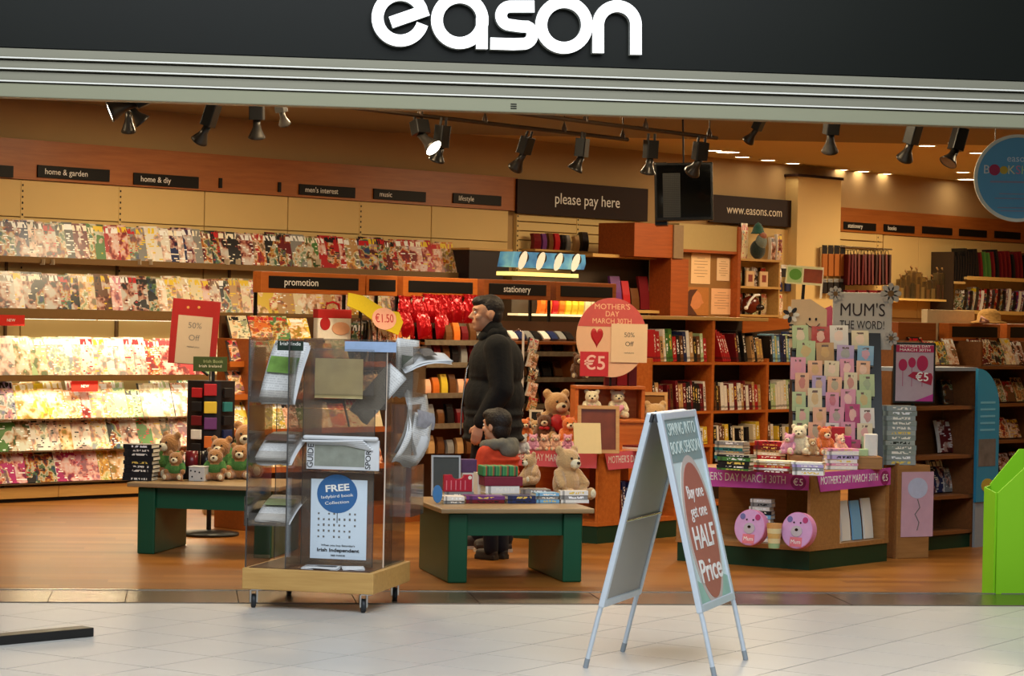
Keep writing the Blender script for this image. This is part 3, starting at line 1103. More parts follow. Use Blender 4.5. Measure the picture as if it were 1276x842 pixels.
for px, py, n, lb in ((13, 399, .25, 'small red shelf ticket at the left end under the second magazine shelf'), (105, 481, .31, 'small red shelf ticket below the third magazine shelf')):
    u, z = wu(px, py, n)
    t = thing('shelf_ticket', lb, 'ticket', WF @ T(u, -n - 0.005, z))
    MB().box(-.135, .135, -.004, 0, -.045, .045).build('card', M('ticket_red', '#c8281c', .4), t)
    text('NEW', 0.025, PRINTWHITE, t, 0, -.0045, 0)

# ================================================================== THE LONG GONDOLA WITH HEADER BOXES
G1 = FR(-1.93, 18.2, 45)


def g1(px, py, yl=0.0):
    p = loc_on(G1, px, py, yl)
    return p.x, p.z


zh0, zh1 = g1(385, 366)[1], g1(385, 340)[1]
print('header z', zh0, zh1)
gd = thing('gondola', 'long dark wooden gondola run under the orange header boxes', 'gondola', G1)
gx0, gx1 = g1(283, 420)[0], g1(770, 420)[0]
MB().box(gx0, gx1, 0.075, 0.10, 0, zh0 - 0.18).build('back_panel', M('gondola_back', '#5a3a20', .6), gd)
MB().box(gx0, gx1, -0.36, 0.06, 0.0, 0.14).build('plinth', ORANGE_D, gd)
for px in (283, 490, 594, 684, 770):
    x = g1(px, 420)[0]
    MB().box(x - 0.015, x + 0.015, -0.30, 0.10, 0, 1.42).build('end_panel', ORANGE_D, gd, bev=0.004)
MB().box(g1(594, 420)[0], gx1, -0.33, 0.06, 1.40, 1.42).build('shelf', ORANGE_D, gd)
dk = M('dark_shelf', '#2a1a12', .5)
for py in (440, 472, 505):
    z = g1(680, py, -.3)[1]
    MB().box(g1(594, 420)[0] + .02, gx1 - .02, -0.32, 0.06, z - 0.02, z).build('shelf', dk, gd)
    MB().box(g1(594, 420)[0] + .02, gx1 - .02, -0.33, -0.32, z - 0.025, z + 0.015).build('price_strip', M('price_strip', '#6e604e', .4, var=.6, scale=25), gd)
for (p0, p1, txt, lb) in ((320, 450, 'promotion', 'orange header box reading promotion over the gondola'), (452, 490, '', 'short blank header box right of the promotion header'),
                          (497, 590, '', 'blank header box above the red foil bags'), (598, 681, 'stationery', 'header box reading stationery above the man'),
                          (688, 763, '', 'blank header box at the right end, left of the pay desk')):
    x0, x1 = g1(p0, 352)[0], g1(p1, 352)[0]
    t = thing('header_box', lb, 'sign', G1 @ T((x0 + x1) / 2, 0, zh0), 'gondola header boxes')
    w, h = (x1 - x0) / 2, zh1 - zh0
    mat = ORANGE if p0 < 500 else ORANGE_D
    mb = MB()
    MB().box(-w, w, -0.05, 0.05, 0, h).build('box', mat, t, bev=0.004)
    MB().box(-w + .07 * w / .5, w - .07 * w / .5, -0.056, -0.048, h * .22, h * .80).build('panel', SIGNBLACK, t, bev=0.003)
    if txt:
        text(txt, 0.055, PRINTWHITE, t, -w + .22, -0.0565, h * .52, align='LEFT')
    for s in (-1, 1):
        MB().box(s * (w - .08) - .012, s * (w - .08) + .012, 0.102, 0.12, -0.36, 0.10).build('post', SIGNBLACK, t)

# activity packs on the promotion end, in stepped tiers
for k, (py, yl, hh) in enumerate(((425, -0.08, .20), (452, -0.20, .18), (492, -.25, .21), (535, -.31, .23), (582, -.36, .25))):
    z = g1(380, py, yl)[1]
    xa, xb = g1(284, py, yl)[0], g1((395, 440)[k] if k < 2 else 486, py, yl)[0]
    xt = g1(444 if k == 0 else 488, py, yl)[0]
    MB().box(xa, xt, yl - .02, yl + .05, z - .012, z - .002).build('tier', ORANGE_D, gd)
    MB().box(xa, xt, yl - .028, yl - .0205, z - .03, z + .012).build('tier_lip', ORANGE, gd)
    x, i = xa + .13, 0
    while x < xb - .12:
        i += 1
        c = rng.choice(['orange', 'green', 'yellow', 'pale green', 'red', 'peach', 'cream'])
        magazine(G1 @ T(x, yl + .009, z + .006, -24, rng.uniform(-1, 1), -6), rng.uniform(.17, .21), hh * rng.uniform(.85, 1.02), .008, c,
                 '%s activity pack, %s from the left on the %s tier of the promotion end' % (c, ordinal(i), ordinal(k + 1)), 'activity packs on the %s tier' % ordinal(k + 1), 'activity_pack', 'activity pack')
        x += rng.uniform(.13, .20)
# red case with a handle
x, z = g1(416, 425, -.08)
t = thing('activity_case', 'red and white activity case with a red carrying handle under the promotion header', 'case', G1 @ T(x, -.058, z + .003, 0))
w, h = 0.17, 0.24
MB().box(-w, w, -.03, .03, 0, h).build('body', OBJ, t, bev=.01, color=PAL['white'])
MB().box(-w - .003, w + .003, -.033, .033, h * .72, h + .004).build('lid', OBJ, t, bev=.008, color=PAL['red'])
MB().disc(.05, .05, -.036, -.03, 0, 24, (-.1, h * .55)).build('emblem', OBJ, t, color=PAL['red'])
MB().disc(.09, .05, -.036, -.03, 0, 24, (.06, h * .4)).build('picture', OBJ, t, color=PAL['peach'])
MB().tube([(-.07, 0, h), (-.06, 0, h + .045), (0, 0, h + .06), (.06, 0, h + .045), (.07, 0, h)], .009, 8).build('handle', GLOSSY, t, color=PAL['red'])
# magazines standing edge-on right of the case
for i in range(6):
    x, z = g1(447 + i * 3.4, 452, -.10)
    c = ['black', 'grey', 'black', 'cream', 'green', 'cream'][i]
    magazine(G1 @ T(x, -.05, z + .01, 5, 0, 82), .20, .30 + .012 * (i % 3), .012, c, '%s magazine standing edge-on right of the red case, %s of six' % (c, ordinal(i + 1)), 'edge-on magazines by the case')
# yellow flash sign
x, z = g1(468, 393, -.2)
t = thing('price_flash', 'yellow swoosh-shaped price flash reading €1.50 beside the red bags', 'sign', G1 @ T(x - .12, -.31, z + .05, -6, 0, 0))
sw = [(-.25, .12), (-.1, .10), (.05, .03), (.16, -.01), (.26, -.02), (.30, -.10), (.24, -.20), (.1, -.16), (0, -.10), (-.14, -.02), (-.27, .02)]
MB().prism(sw, -.004, .004, 'y').build('card', OBJ, t, color='#d8c024')
MB().disc(.125, .085, -.008, -.004, 0, 32, (.10, -.075)).build('oval', OBJ, t, color='#f2b8a4')
text('€1.50', .065, M('print_red', '#c01c28', .5, var=.02), t, .10, -.0085, -.075, width=.19)
MB().tube([(.05, .01, -.02), (.05, .04, -.30)], .006, 6).build('stem', SIGNBLACK, t)
MB().tube([(-.12, .01, 0), (-.12, .04, -.30)], .006, 6).build('stem', SIGNBLACK, t)
for i, (px, c) in enumerate(((468, 'dark red'), (478, 'brown'), (487, 'orange'), (496, 'orange'), (505, 'peach'))):
    x, z = g1(px, 426, -.25)
    magazine(G1 @ T(x, -.25, z + .005, -10), .085, .17, .02, c, '%s picture card under the yellow flash, %s from the left' % (c, ordinal(i + 1)), 'picture cards under the flash', 'picture_card', 'card')


# red foil bags: crumpled glossy pouches
def foil_bag(seed):
    mb = MB()
    n, m = 14, 18
    rr = random.Random(seed)
    off = rr.random() * 50
    for side in (-1, 1):
        vs = []
        for i in range(m + 1):
            for j in range(n + 1):
                u, v = j / n * 2 - 1, i / m
                pinch = 0.55 + 0.45 * min(1, (1 - v) * 3.2) if v < .86 else 0.72 + (v - .86) * 2.2
                puff = max(0, (1 - u * u)) ** .6 * math.sin(math.pi * min(1, v / .86)) ** .6 if v < .86 else 0.05 * (1 - u * u)
                nz = mnoise.noise(Vector((u * 2.2 + off, v * 3.2, side * .2)))
                nz2 = mnoise.noise(Vector((u * 6 + off, v * 8, side * .2)))
                e = (1 - abs(u)) ** .3 if abs(u) < 1 else 0
                vs.append((u * .10 * pinch + .012 * nz * e, side * (.045 * puff + e * (.012 * nz2 + .01 * nz)), v * .26 + .008 * nz2 * e))
        mb.add(vs, [(i * (n + 1) + j, i * (n + 1) + j + 1, (i + 1) * (n + 1) + j + 1, (i + 1) * (n + 1) + j) for i in range(m) for j in range(n)], 0, True)
    return mb.mesh('foil_bag', M('red_foil', '#b00c16', 0.22, 0.55, var=.15, scale=40))


bags = [foil_bag(s) for s in range(3)]
k = 0
for row, (py, yl, px0, px1, cnt) in enumerate(((405, -.10, 506, 588, 6), (424, -.24, 508, 552, 3))):
    for i in range(cnt):
        px = px0 + (px1 - px0) * i / (cnt - 1)
        x, z = g1(px, py, yl)
        o = link_mesh('foil_bag', bags[k % 3])
        o.matrix_world = G1 @ T(x, yl, z + .012, -8, rng.uniform(-4, 4), rng.uniform(-10, 10)) @ Matrix.Scale(rng.uniform(.82, .92), 4)
        tag(o, 'glossy red foil bag, %s from the left in the %s row below the blank header' % (ordinal(i + 1), 'back' if row == 0 else 'front'), 'bag', 'red foil bags')
        k += 1
xa, xb = g1(494, 420, 0)[0], g1(592, 420, 0)[0]
for py, yl in ((405, -.14), (426, -.30), (454, -.32), (492, -.34), (530, -.36)):
    z = g1(545, py, yl)[1]
    MB().box(xa, xb, yl - .03, .06, z - .02, z - .003).build('shelf', ORANGE_D, gd)
    MB().box(xa, xb, yl - .036, yl - .03, z - .024, z + .018).build('price_strip', MATS['price_strip'], gd)
# small packs on the shelves under the foil bags
for r_, (py, yl, a, b, cnt, cs) in enumerate(((425, -.27, 558, 588, 4, ['brown', 'orange', 'dark red']), (453, -.28, 500, 588, 9, ['dark red', 'brown', 'black', 'grey']),
                                             (491, -.30, 500, 584, 9, ['orange', 'yellow', 'brown', 'peach']), (529, -.32, 500, 584, 8, ['brown', 'black', 'dark red', 'grey']),
                                             (566, -.33, 500, 584, 8, ['tan', 'brown', 'grey']))):
    for i in range(cnt):
        x, z = g1(a + (b - a) * i / (cnt - 1), py, yl)
        c = cs[i % len(cs)]
        magazine(G1 @ T(x, yl, z + .006, -10, 0), .068, rng.uniform(.11, .16), .03, c,
                 '%s small packet, %s from the left on the %s shelf behind the man' % (c, ordinal(i + 1), ordinal(r_ + 1)), 'small packets on the %s shelf' % ordinal(r_ + 1), 'packet', 'packet')
# dark wallets and folders right of the man
for r_, (py, yl, cnt, cs, h) in enumerate(((417, -.25, 13, ['black', 'white', 'navy blue', 'grey'], .10), (439, -.26, 9, ['brown', 'orange', 'dark red', 'black'], .075),
                                          (471, -.26, 9, ['black', 'brown', 'grey'], .13), (504, -.26, 9, ['dark red', 'black', 'brown'], .13))):
    for i in range(cnt):
        x, z = g1(600 + 120 * i / (cnt - 1), py, yl)
        c = cs[i % len(cs)]
        if r_ == 0:
            z = 1.425
        magazine(G1 @ T(x, yl + .08, z + .012, -20 if r_ else -50, 0, 0), .078 if r_ == 0 else .10, h, .02, c,
                 '%s card wallet, %s from the left on the %s shelf right of the man' % (c, ordinal(i + 1), ordinal(r_ + 1)), 'card wallets on the %s shelf' % ordinal(r_ + 1), 'card_wallet', 'wallet')
# clip strip of hanging packets on the gondola end beside the man
x, z = g1(652, 424, -.40)
t = thing('clip_strip', 'white clip strip hung with small packets behind the man\'s shoulder', 'clip strip', G1 @ T(x, -.40, z))
MB().box(-.012, .012, -.002, .002, -.62, .06).build('strip', PRINTWHITE, t)
MB().tube([(0, 0, .06), (0, .05, .09), (0, .12, .07)], .004, 6).build('hook', CHROME, t)
for i in range(5):
    o = link_mesh('packet', MAG, None, None, PAL[['white', 'tan', 'black', 'peach', 'tan'][i]])
    o.matrix_world = G1 @ T(x + .066, -.42, z - .10 - .12 * i, 0, 14, -20) @ Matrix.Diagonal((.09, .02, .12, 1))
    tag(o, '%s packet on the clip strip behind the man, %s from the top' % (['white', 'tan', 'black', 'peach', 'tan'][i], ordinal(i + 1)), 'packet', 'packets on the clip strip')

# ================================================================== NEWSPAPER STAND
ACRYL = pane_mat('smoked_acrylic', '#f3f0ec', 0.035, 0.05, 0.04, '#a8a6a4')
ACRYLD = pane_mat('scuffed_acrylic', '#e4dfd8', 0.04, 0.08, 0.20, '#8c8478')
EDGE = M('acrylic_edge', '#4a4846', 0.25, var=.1)
EDGEL = M('acrylic_edge_lit', '#d8c4b0', 0.2, var=.1)  # light caught by the right pane's edge, put into a paler colour
NEWS = None


def news_mat():
    n = NT('newsprint')
    s = n.sep(n.coord('Generated'))
    x, z = s[0], s[2]
    r = n.obj('Random')
    row = n.math('FLOOR', n.math('MULTIPLY', z, 26.0))
    t = n.noise(n.comb(n.math('MULTIPLY', x, 30.0), n.math('MULTIPLY', r, 40.0), n.math('MULTIPLY', row, 3.1)), 1.0, 0.0)
    ln = n.math('MULTIPLY', n.math('GREATER_THAN', n.math('FRACT', n.math('MULTIPLY', z, 26.0)), 0.45), n.math('GREATER_THAN', t, 0.42))
    c = n.mix(n.math('MULTIPLY', ln, 0.28), lin('#dcdcda'), lin('#6c6c70'))
    n.bsdf(c, 0.8, spec=0.2)
    return n.m


NEWS = news_mat()
PAPER = M('newspaper_white', '#d6d8da', .8, var=.05, scale=20)
SF = FR(-1.446, 13.107, -13.3)
SWD, SDP = 0.746, 0.73
st = thing('newspaper_stand', 'smoked acrylic newspaper stand on a wheeled beech base in front of the shop', 'newspaper stand', SF)
zb = 0.105
MB().box(0, SWD, 0, SDP, zb, zb + 0.115).build('base', BEECH, st, bev=0.004)
MB().box(0.03, SWD - 0.03, 0.03, SDP - 0.03, zb + 0.1151, zb + 0.118).build('base_lining', M('base_lining', '#4a2c18', .5), st)
WHEEL = M('castor_rubber', '#23272c', .5, var=.2, scale=20)
for (x, y) in ((.06, .06), (SWD - .06, .06), (SWD - .06, SDP - .06), (.06, SDP - .06)):
    c = MB().prism([(-.03, -.03), (.03, -.03), (.03, .03), (-.03, .03)], zb - .008, zb, 'z').build('castor', CHROME, st, fr=T(x, y, 0, 0, 0, 25))
    MB().lathe([(0, -.012), (.034, -.012), (.038, -.008), (.038, .008), (.034, .012), (0, .012)], 16).build('wheel', WHEEL, c, fr=T(-.012, 0, .038, 0, 90, 0))
    MB().box(-.034, -.026, -.018, .018, .03, zb - .008).box(.002, .010, -.018, .018, .03, zb - .008).build('fork', CHROME, c)
zt = 1.475
z0 = zb + 0.118
th = 0.005


def pane(name, x0, x1, y0, y1, za, zb_, mat=None, edge=True):
    o = MB().box(x0, x1, y0, y1, za, zb_).build(name, mat or ACRYL, st)
    if edge:
        e = .003
        mb = MB()
        if x1 - x0 > y1 - y0:
            mb.box(x0 - e, x0, y0 - .001, y1 + .001, za, zb_)
            MB().box(x1, x1 + e, y0 - .001, y1 + .001, za, zb_).build('pane_edge', EDGE, o)
        else:
            mb.box(x0 - .001, x1 + .001, y0 - e, y0, za, zb_)
        mb.build('pane_edge', EDGE, o)
    return o


yA = 0.27
pane('front_pane', 0.245, 0.655, yA, yA + th, z0, 1.088, ACRYLD)
pane('header_pane', 0.245, SWD - .031, yA, yA + th, 1.09, zt, ACRYLD)
pane('divider_pane', 0.238, 0.243, 0.02, 0.62, z0, zt)
pane('left_pane', 0.012, 0.017, 0.015, 0.42, z0, zt)
pane('back_pane', 0.012, SWD - .05, 0.50, 0.505, z0, zt - .01)
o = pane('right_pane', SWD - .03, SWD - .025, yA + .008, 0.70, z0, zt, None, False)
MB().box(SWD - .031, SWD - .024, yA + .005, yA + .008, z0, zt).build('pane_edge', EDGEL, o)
# sloping shelves in the left bay, with front lips
for k, z in enumerate((1.13, 0.80, 0.46)):
    o = MB(T(0, 0, 0)).add([(0.02, 0.03, z), (0.236, 0.03, z), (0.236, 0.40, z + .10), (0.02, 0.40, z + .10),
                           (0.02, 0.03, z - th), (0.236, 0.03, z - th), (0.236, 0.40, z + .10 - th), (0.02, 0.40, z + .10 - th)],
                          [(0, 1, 2, 3), (7, 6, 5, 4), (0, 4, 5, 1), (1, 5, 6, 2), (2, 6, 7, 3), (3, 7, 4, 0)]).build('bay_shelf', ACRYLD, st)
    MB().box(0.02, 0.236, 0.022, 0.027, z - .01, z + .06).build('bay_lip', ACRYL, o)
# pockets on the outside
for k, (x, y, z, w, h) in enumerate(((-.03, .10, .44, .10, .16), (-.02, .12, 1.12, .09, .30), (-.02, .12, .80, .09, .30))):
    o = MB().box(x, x + .004, y, y + .26, z, z + h).box(x, 0.012, y, y + .004, z, z + h * .7).build('side_pocket', ACRYLD, st)
for k, z in enumerate((1.16, 0.84, 0.5)):
    MB().box(SWD - .022, SWD + .10, .36, .364, z, z + .28).box(SWD - .022, SWD + .10, .62, .624, z, z + .28).box(SWD + .096, SWD + .10, .364, .62, z, z + .28).build('side_pocket', ACRYL, st)
MB().box(.30, .66, yA - .045, yA - .041, 1.17, 1.42).box(.30, .66, yA - .045, yA, 1.165, 1.17).build('front_pocket', ACRYL, st)


def sp(px, py, yl):
    p = loc_on(SF, px, py, yl)
    return p.x, p.z


# header strips printed on the panes
x0, z_1 = sp(430, 425, yA - .003)
x1, z_2 = sp(494, 439, yA - .003)
MB().box(x0, x1, yA - .006, yA - .003, z_2, z_1).build('header_strip', M('strip_blue', '#9db4d6', .5, var=.15, scale=30), st)
x0, z_1 = sp(346, 424, .06)
x1, z_2 = sp(378, 437, .06)
o = MB().box(x0, x1, .057, .06, z_2, z_1).build('header_strip', M('strip_green', '#1e2f22', .5), st)
text('Irish Inde', .02, PRINTWHITE, o, (x0 + x1) / 2, .0565, (z_1 + z_2) / 2 + .01, width=x1 - x0 - .03)
x0, z_1 = sp(383, 430, yA - .003)
x1, z_2 = sp(420, 440, yA - .003)
text('Examiner', .018, PRINTGREY, st, (x0 + x1) / 2, yA - .004, (z_1 + z_2) / 2, width=.15)
# the FREE poster
x0, z_1 = sp(388, 596, yA - .004)
x1, z_2 = sp(456, 698, yA - .004)
po = thing('poster', 'small pale blue poster reading FREE on the front of the newspaper stand', 'poster', SF @ T((x0 + x1) / 2, yA - .002, (z_1 + z_2) / 2))
w, h = (x1 - x0) / 2, (z_1 - z_2) / 2
MB().box(-w, w, -.003, 0, -h, h).build('sheet', M('poster_sky', '#cfdeea', .6, var=.08, scale=4), po)
MB().disc(w * .72, w * .66, -.0045, -.003, 0, 32, (-.01, h * .64)).build('bubble', M('bubble_blue', '#35669c', .5), po)
MB().box(-.01, -.006, -.004, -.003, -.02, h * .32).build('bubble_string', PRINTBLACK, po)
text('FREE', .036, PRINTWHITE, po, -.01, -.0055, h * .78, width=w * .85, ry=-6, bold=.0015)
text('ladybird book', .017, PRINTWHITE, po, -.01, -.0055, h * .58, width=w * 1.15, ry=-6)
text('Collection', .017, PRINTWHITE, po, -.01, -.0055, h * .42, width=w * .85, ry=-6)
text('When you buy Saturday\'s', .010, PRINTBLACK, po, 0, -.0045, -h * .66, width=w * 1.2)
text('Irish Independent', .018, PRINTBLACK, po, 0, -.0045, -h * .78, width=w * 1.5, bold=.0006)
text('SEE INSIDE', .008, PRINTBLACK, po, 0, -.0045, -h * .91, width=w * .5)
gm = MB()
for i in range(8):
    for j in range(5):
        if rng.random() < .85:
            gm.box(-w * .74 + i * w * .185, -w * .74 + i * w * .185 + .010, -.0042, -.003, h * .15 - j * h * .145 - .008, h * .15 - j * h * .145 + .006 * rng.random())
gm.build('coupon_grid', PRINTGREY, po)['kind'] = 'stuff'


# newspapers: folded sheaves with a sag and a rolled fold
def newspaper(fr, w, h, label, sag=.03, leaves=4, seed=1, photo='#7d9a4a', head=None):
    t = thing('newspaper', label, 'newspaper', fr)
    rr = random.Random(seed)
    for k in range(leaves):
        n, m = 8, 6
        off = rr.random() * 9
        vs = []
        for i in range(n + 1):
            for j in range(m + 1):
                u, v = j / m - .5, i / n
                nz = mnoise.noise(Vector((u * 2 + off, v * 2.2, k * .3)))
                vs.append(((u + .02 * nz * v) * w + k * .004, k * .006 - sag * math.sin(math.pi * v) * (.6 + .4 * nz) + .006 * nz, v * h - k * .006 * (rr.random() + .5)))
        mb = MB()
        mb.add(vs, [(i * (m + 1) + j, i * (m + 1) + j + 1, (i + 1) * (m + 1) + j + 1, (i + 1) * (m + 1) + j) for i in range(n) for j in range(m)], 0, True)
        o = mb.build('front_page' if k == 0 else 'sheet', NEWS if k == 0 else PAPER, t)
        s = o.modifiers.new('solid', 'SOLIDIFY')
        s.thickness, s.offset = .002, 1
    if photo:
        mb = MB()
        vs = []
        for i in range(5):
            for j in range(5):
                u, v = (j / 4 - .5) * .86, .42 + .28 * i / 4
                nz = mnoise.noise(Vector((u * 2 + off, v * 2.2, 0)))
                vs.append((u * w, -sag * math.sin(math.pi * v) * 1.25 - .006, v * h))
        mb.add(vs, [(i * 5 + j, i * 5 + j + 1, (i + 1) * 5 + j + 1, (i + 1) * 5 + j) for i in range(4) for j in range(4)], 0, True)
        mb.build('front_photo', M('news_photo_' + photo[1:], photo, .7, var=.5, scale=22), t)
    if head:
        text(head, .022, PRINTBLACK, t, 0, -sag * .5 - .008, h * .92, width=w * .85)
    return t


newspaper(SF @ T(.140, .10, 1.135, -27, 3, -6), .20, .36, 'newspaper with a green front photo in the top left bay of the stand', .02, 4, 3, '#6f9440', 'Irish Independent')
newspaper(SF @ T(.140, .06, .815, -66, 0, 0), .20, .33, 'newspaper lying flat in the middle left bay of the stand', .03, 5, 5, '#6a5450')
newspaper(SF @ T(.14, .07, .475, -68, 0, 0), .20, .32, 'newspaper with a green flash in the bottom left bay of the stand', .02, 3, 7, '#8a9a70')
# the thick folded paper hung over the front pane's ledge
x0, z_1 = sp(378, 543, yA - .05)
x1, z_2 = sp(471, 587, yA - .05)
t = thing('newspaper', 'thick folded newspaper laid over the ledge on the front of the stand', 'newspaper', SF @ T((x0 + x1) / 2, yA - .02, z_2))
w, h = (x1 - x0) / 2, z_1 - z_2
MB().box(-w * .93, w * .99, -.012, 0, 0, h * .92).build('front_page', PAPER, t)
MB().box(-w * .72, w * .62, -.0135, -.012, h * .10, h * .74).build('front_photo', M('grey_photo', '#8c9084', .7, var=.35, scale=18), t)
text('GUIDE', .034, PRINTBLACK, t, -w * .82, -.0135, h * .40, ry=-88, width=.13)
text('SPORT', .03, PRINTBLACK, t, w * .72, -.0135, h * .40, ry=-88, width=.13)
for k in range(6):
    zz = h * .96 + .004 * k
    MB().tube([(-w * 1.02 + .01 * (k % 2), -.014 - .004 * k, zz - .02 - .004 * k), (-w * .2, -.018 - .004 * k, zz - .022 - .003 * k), (w * .84 - .01 * k, -.016 - .004 * k, zz - .06 + .006 * k)], .007, 6).build('fold', PAPER, t)
MB().box(-w * 1.02, w * .98, -.035, -.002, h * .90, h * 1.03).build('top_fold', PAPER, t, bev=.012)
MB().box(-w * 1.05, w * 1.0, -.05, yA * 0 + .018, -.012, -.006).build('ledge', ACRYL, st, fr=T((x0 + x1) / 2, yA - .02, z_2))
# brown paper sheet and a loose paper in the top front pocket
x0, z_1 = sp(393, 446, yA - .02)
x1, z_2 = sp(452, 497, yA - .02)
t = thing('paper_sheet', 'crumpled yellowish paper in the top front pocket of the stand', 'paper', SF @ T((x0 + x1) / 2, yA - .022, z_2))
w, h = (x1 - x0) / 2, z_1 - z_2
mb = MB()
vs = [((j / 8 - .5) * 2 * w, .012 * mnoise.noise(Vector((i * .6, j * .6, 3))), i / 6 * h) for i in range(7) for j in range(9)]
mb.add(vs, [(i * 9 + j, i * 9 + j + 1, i * 9 + j + 10, i * 9 + j + 9) for i in range(6) for j in range(8)], 0, True)
mb.build('sheet', M('yellowed_paper', '#ecd49c', .8, var=.3, scale=9), t)
newspaper(SF @ T(.545, yA + .05, 1.05, -3, 40, 0), .13, .34, 'loose newspaper slipped diagonally behind the front pane of the stand', .01, 2, 9, None)
# papers bulging out of the right-hand pockets
newspaper(SF @ T(SWD + .02, .48, 1.17, 0, 4, 72), .22, .31, 'newspaper standing upright in the top right pocket of the stand', .02, 4, 11, '#5f6a58')
t = newspaper(SF @ T(SWD + .03, .40, 1.33, -78, 10, -62), .24, .26, 'newspaper flopping outwards at the top right of the stand', .04, 3, 12, '#44444a')
newspaper(SF @ T(SWD + .035, .48, .86, 6, 8, 78), .24, .33, 'upper curled newspaper bulging from the middle right pocket of the stand', .07, 4, 13, '#9a9aa2')
newspaper(SF @ T(SWD + .045, .42, .80, 10, 14, 66), .20, .28, 'lower curled newspaper bulging from the middle right pocket of the stand', .06, 4, 14, None)
newspaper(SF @ T(.60, .10, z0 + .004, -88, 0, 20), .12, .09, 'small crumpled paper lying on the front of the stand\'s base', .015, 2, 15, None)
newspaper(SF @ T(.42, .05, z0 + .004, -89, 0, 5), .2, .14, 'flat grey paper lying on the base of the stand', .004, 2, 17, '#8a8a8e')

# ================================================================== A-BOARD
SILVER = M('silver_frame', '#d2dce6', 0.35, 0.25, var=.04)
AF_o = Vector((.65, 10.98, 0))
ax = Vector((.206, .59, 0)).normalized()
AF = FR((.37 + .935) / 2, (11.09 + 10.87) / 2, math.degrees(math.atan2(ax.y, ax.x)))     # local x: along the board's width; -y: towards the poster side
ab = thing('a_board', 'silver folding A-board with a half price poster standing on the mall floor', 'A-board', AF)
AW, HT, SPR = 0.625, 1.185, 0.605


def side(sgn):
    """sgn -1: poster panel, +1: rear panel"""
    ang = math.atan2(SPR / 2 - .02, HT)
    fr = T(0, sgn * .02, HT, sgn * -math.degrees(-ang) if False else 0)
    return Matrix.Translation((0, sgn * 0.02, HT)) @ Matrix.Rotation(sgn * ang, 4, 'X')


LP = math.hypot(HT, SPR / 2 - .02)
zbot = -LP * .76
POSTER_T = M('poster_teal', '#86a0a0', .35, var=.08, scale=5)
POSTER_B = M('poster_pale', '#d4e6e6', .35, var=.22, scale=3)
for s in (-1, 1):
    f = side(s)
    y0, y1 = (-.014, .014)
    r = MB(f).box(0, .034, y0, y1, zbot, 0).build('frame_rail', SILVER, ab, bev=.005)
    r = MB(f).box(AW - .034, AW, y0, y1, zbot, 0).build('frame_rail', SILVER, ab, bev=.005)
    MB(f).box(.0342, AW - .0342, y0, y1, -.036, 0).build('frame_rail', SILVER, ab, bev=.005)
    MB(f).box(.0342, AW - .0342, y0, y1, zbot, zbot + .036).build('frame_rail', SILVER, ab, bev=.005)
    MB(f).box(.034, AW - .034, -.005, .005, zbot + .036, -.036).build('panel', POSTER_B if s < 0 else M('panel_back_grey', '#a09c96', .4, .1, var=.1, scale=3), ab)
    for x in (.014, AW - .014):
        MB(f).tube([(x, 0, zbot + .06), (x, s * .004, zbot - .04), (x, s * .004, -LP + .006)], .0115, 8).build('leg', SILVER, ab)
        MB(f).tube([(x, s * .004, -LP + .045), (x, s * .004, -LP - .0)], .0125, 8).build('foot', M('foot_grey', '#8e979e', .6), ab)
        MB(f).cbox((x, s * -.014, -.02), (.03, .012, .04)).build('hinge', M('hinge_dark', '#39393b', .5), ab)
    MB(f).tube([(.017, -s * .012, -LP * .42), (AW - .017, -s * .012, -LP * .42)], .006, 6).build('brace', CHROME, ab)
f = side(-1)
MB(f).box(.036, AW - .036, -.0075, -.005, -.235, -.037).build('poster_heading', POSTER_T, ab)
tt = lambda b, s, x, z, **k: link_mesh('lettering', text_mesh(b, s, k.pop('mat', PRINTWHITE), **k), ab, f @ T(x, -.0105, z))
tt('SPRING INTO', .058, AW / 2, -.085, width=.47, mat=M('letter_mint', '#dce8e0', .6))
tt('BOOK SEASON', .058, AW / 2, -.172, width=.50, mat=MATS['letter_mint'])
mb = MB(f)
mb.disc(.255, .355, -.0078, -.005, 0, 48, (AW / 2, -.565)).build('oval_border', M('oval_cream', '#c9b9b0', .5), ab)
MB(f).disc(.225, .320, -.0095, -.0078, 0, 48, (AW / 2, -.565)).build('oval', M('oval_rust', '#b0685a', .45, var=.08), ab)
tt('Buy one', .062, AW / 2, -.385, width=.28)
tt('get one', .062, AW / 2, -.475, width=.28)
tt('HALF', .105, AW / 2, -.60, width=.37, bold=.002)
tt('Price', .105, AW / 2, -.755, width=.37, bold=.002)
mb = MB(f)
mb.prism([(.036, zbot + .037), (AW - .036, zbot + .037), (AW - .036, zbot + .12), (.4, zbot + .16), (.2, zbot + .10), (.036, zbot + .15)], -.0068, -.005, 'y').build('poster_meadow', M('poster_meadow', '#9cc3b4', .4, var=.25, scale=8), ab)

# ================================================================== LOW GREEN TABLES
GREEN = M('green_lacquer', '#0e4a30', 0.38, var=.10, scale=4)
TOPM = wood('table_top', '#8f7350', '#a88a60', rough=.35)


def green_table(fr, w, d, h, label, legw=.12):
    t = thing('display_table', label, 'table', fr, 'low green display tables')
    MB().box(-.06, w + .06, -.05, d + .05, h - .03, h).build('top', TOPM, t, bev=.006)
    MB().box(.0, legw, .0, d, 0, h - .0302).build('side_panel', GREEN, t, bev=.01)
    MB().box(w - legw, w, .0, d, 0, h - .0302).build('side_panel', GREEN, t, bev=.01)
    MB().box(legw + .002, w - legw - .002, .03, .06, h - .17, h - .0302).build('apron', GREEN, t)
    MB().box(legw + .002, w - legw - .002, d - .06, d - .03, h - .17, h - .0302).build('apron', GREEN, t)
    return t


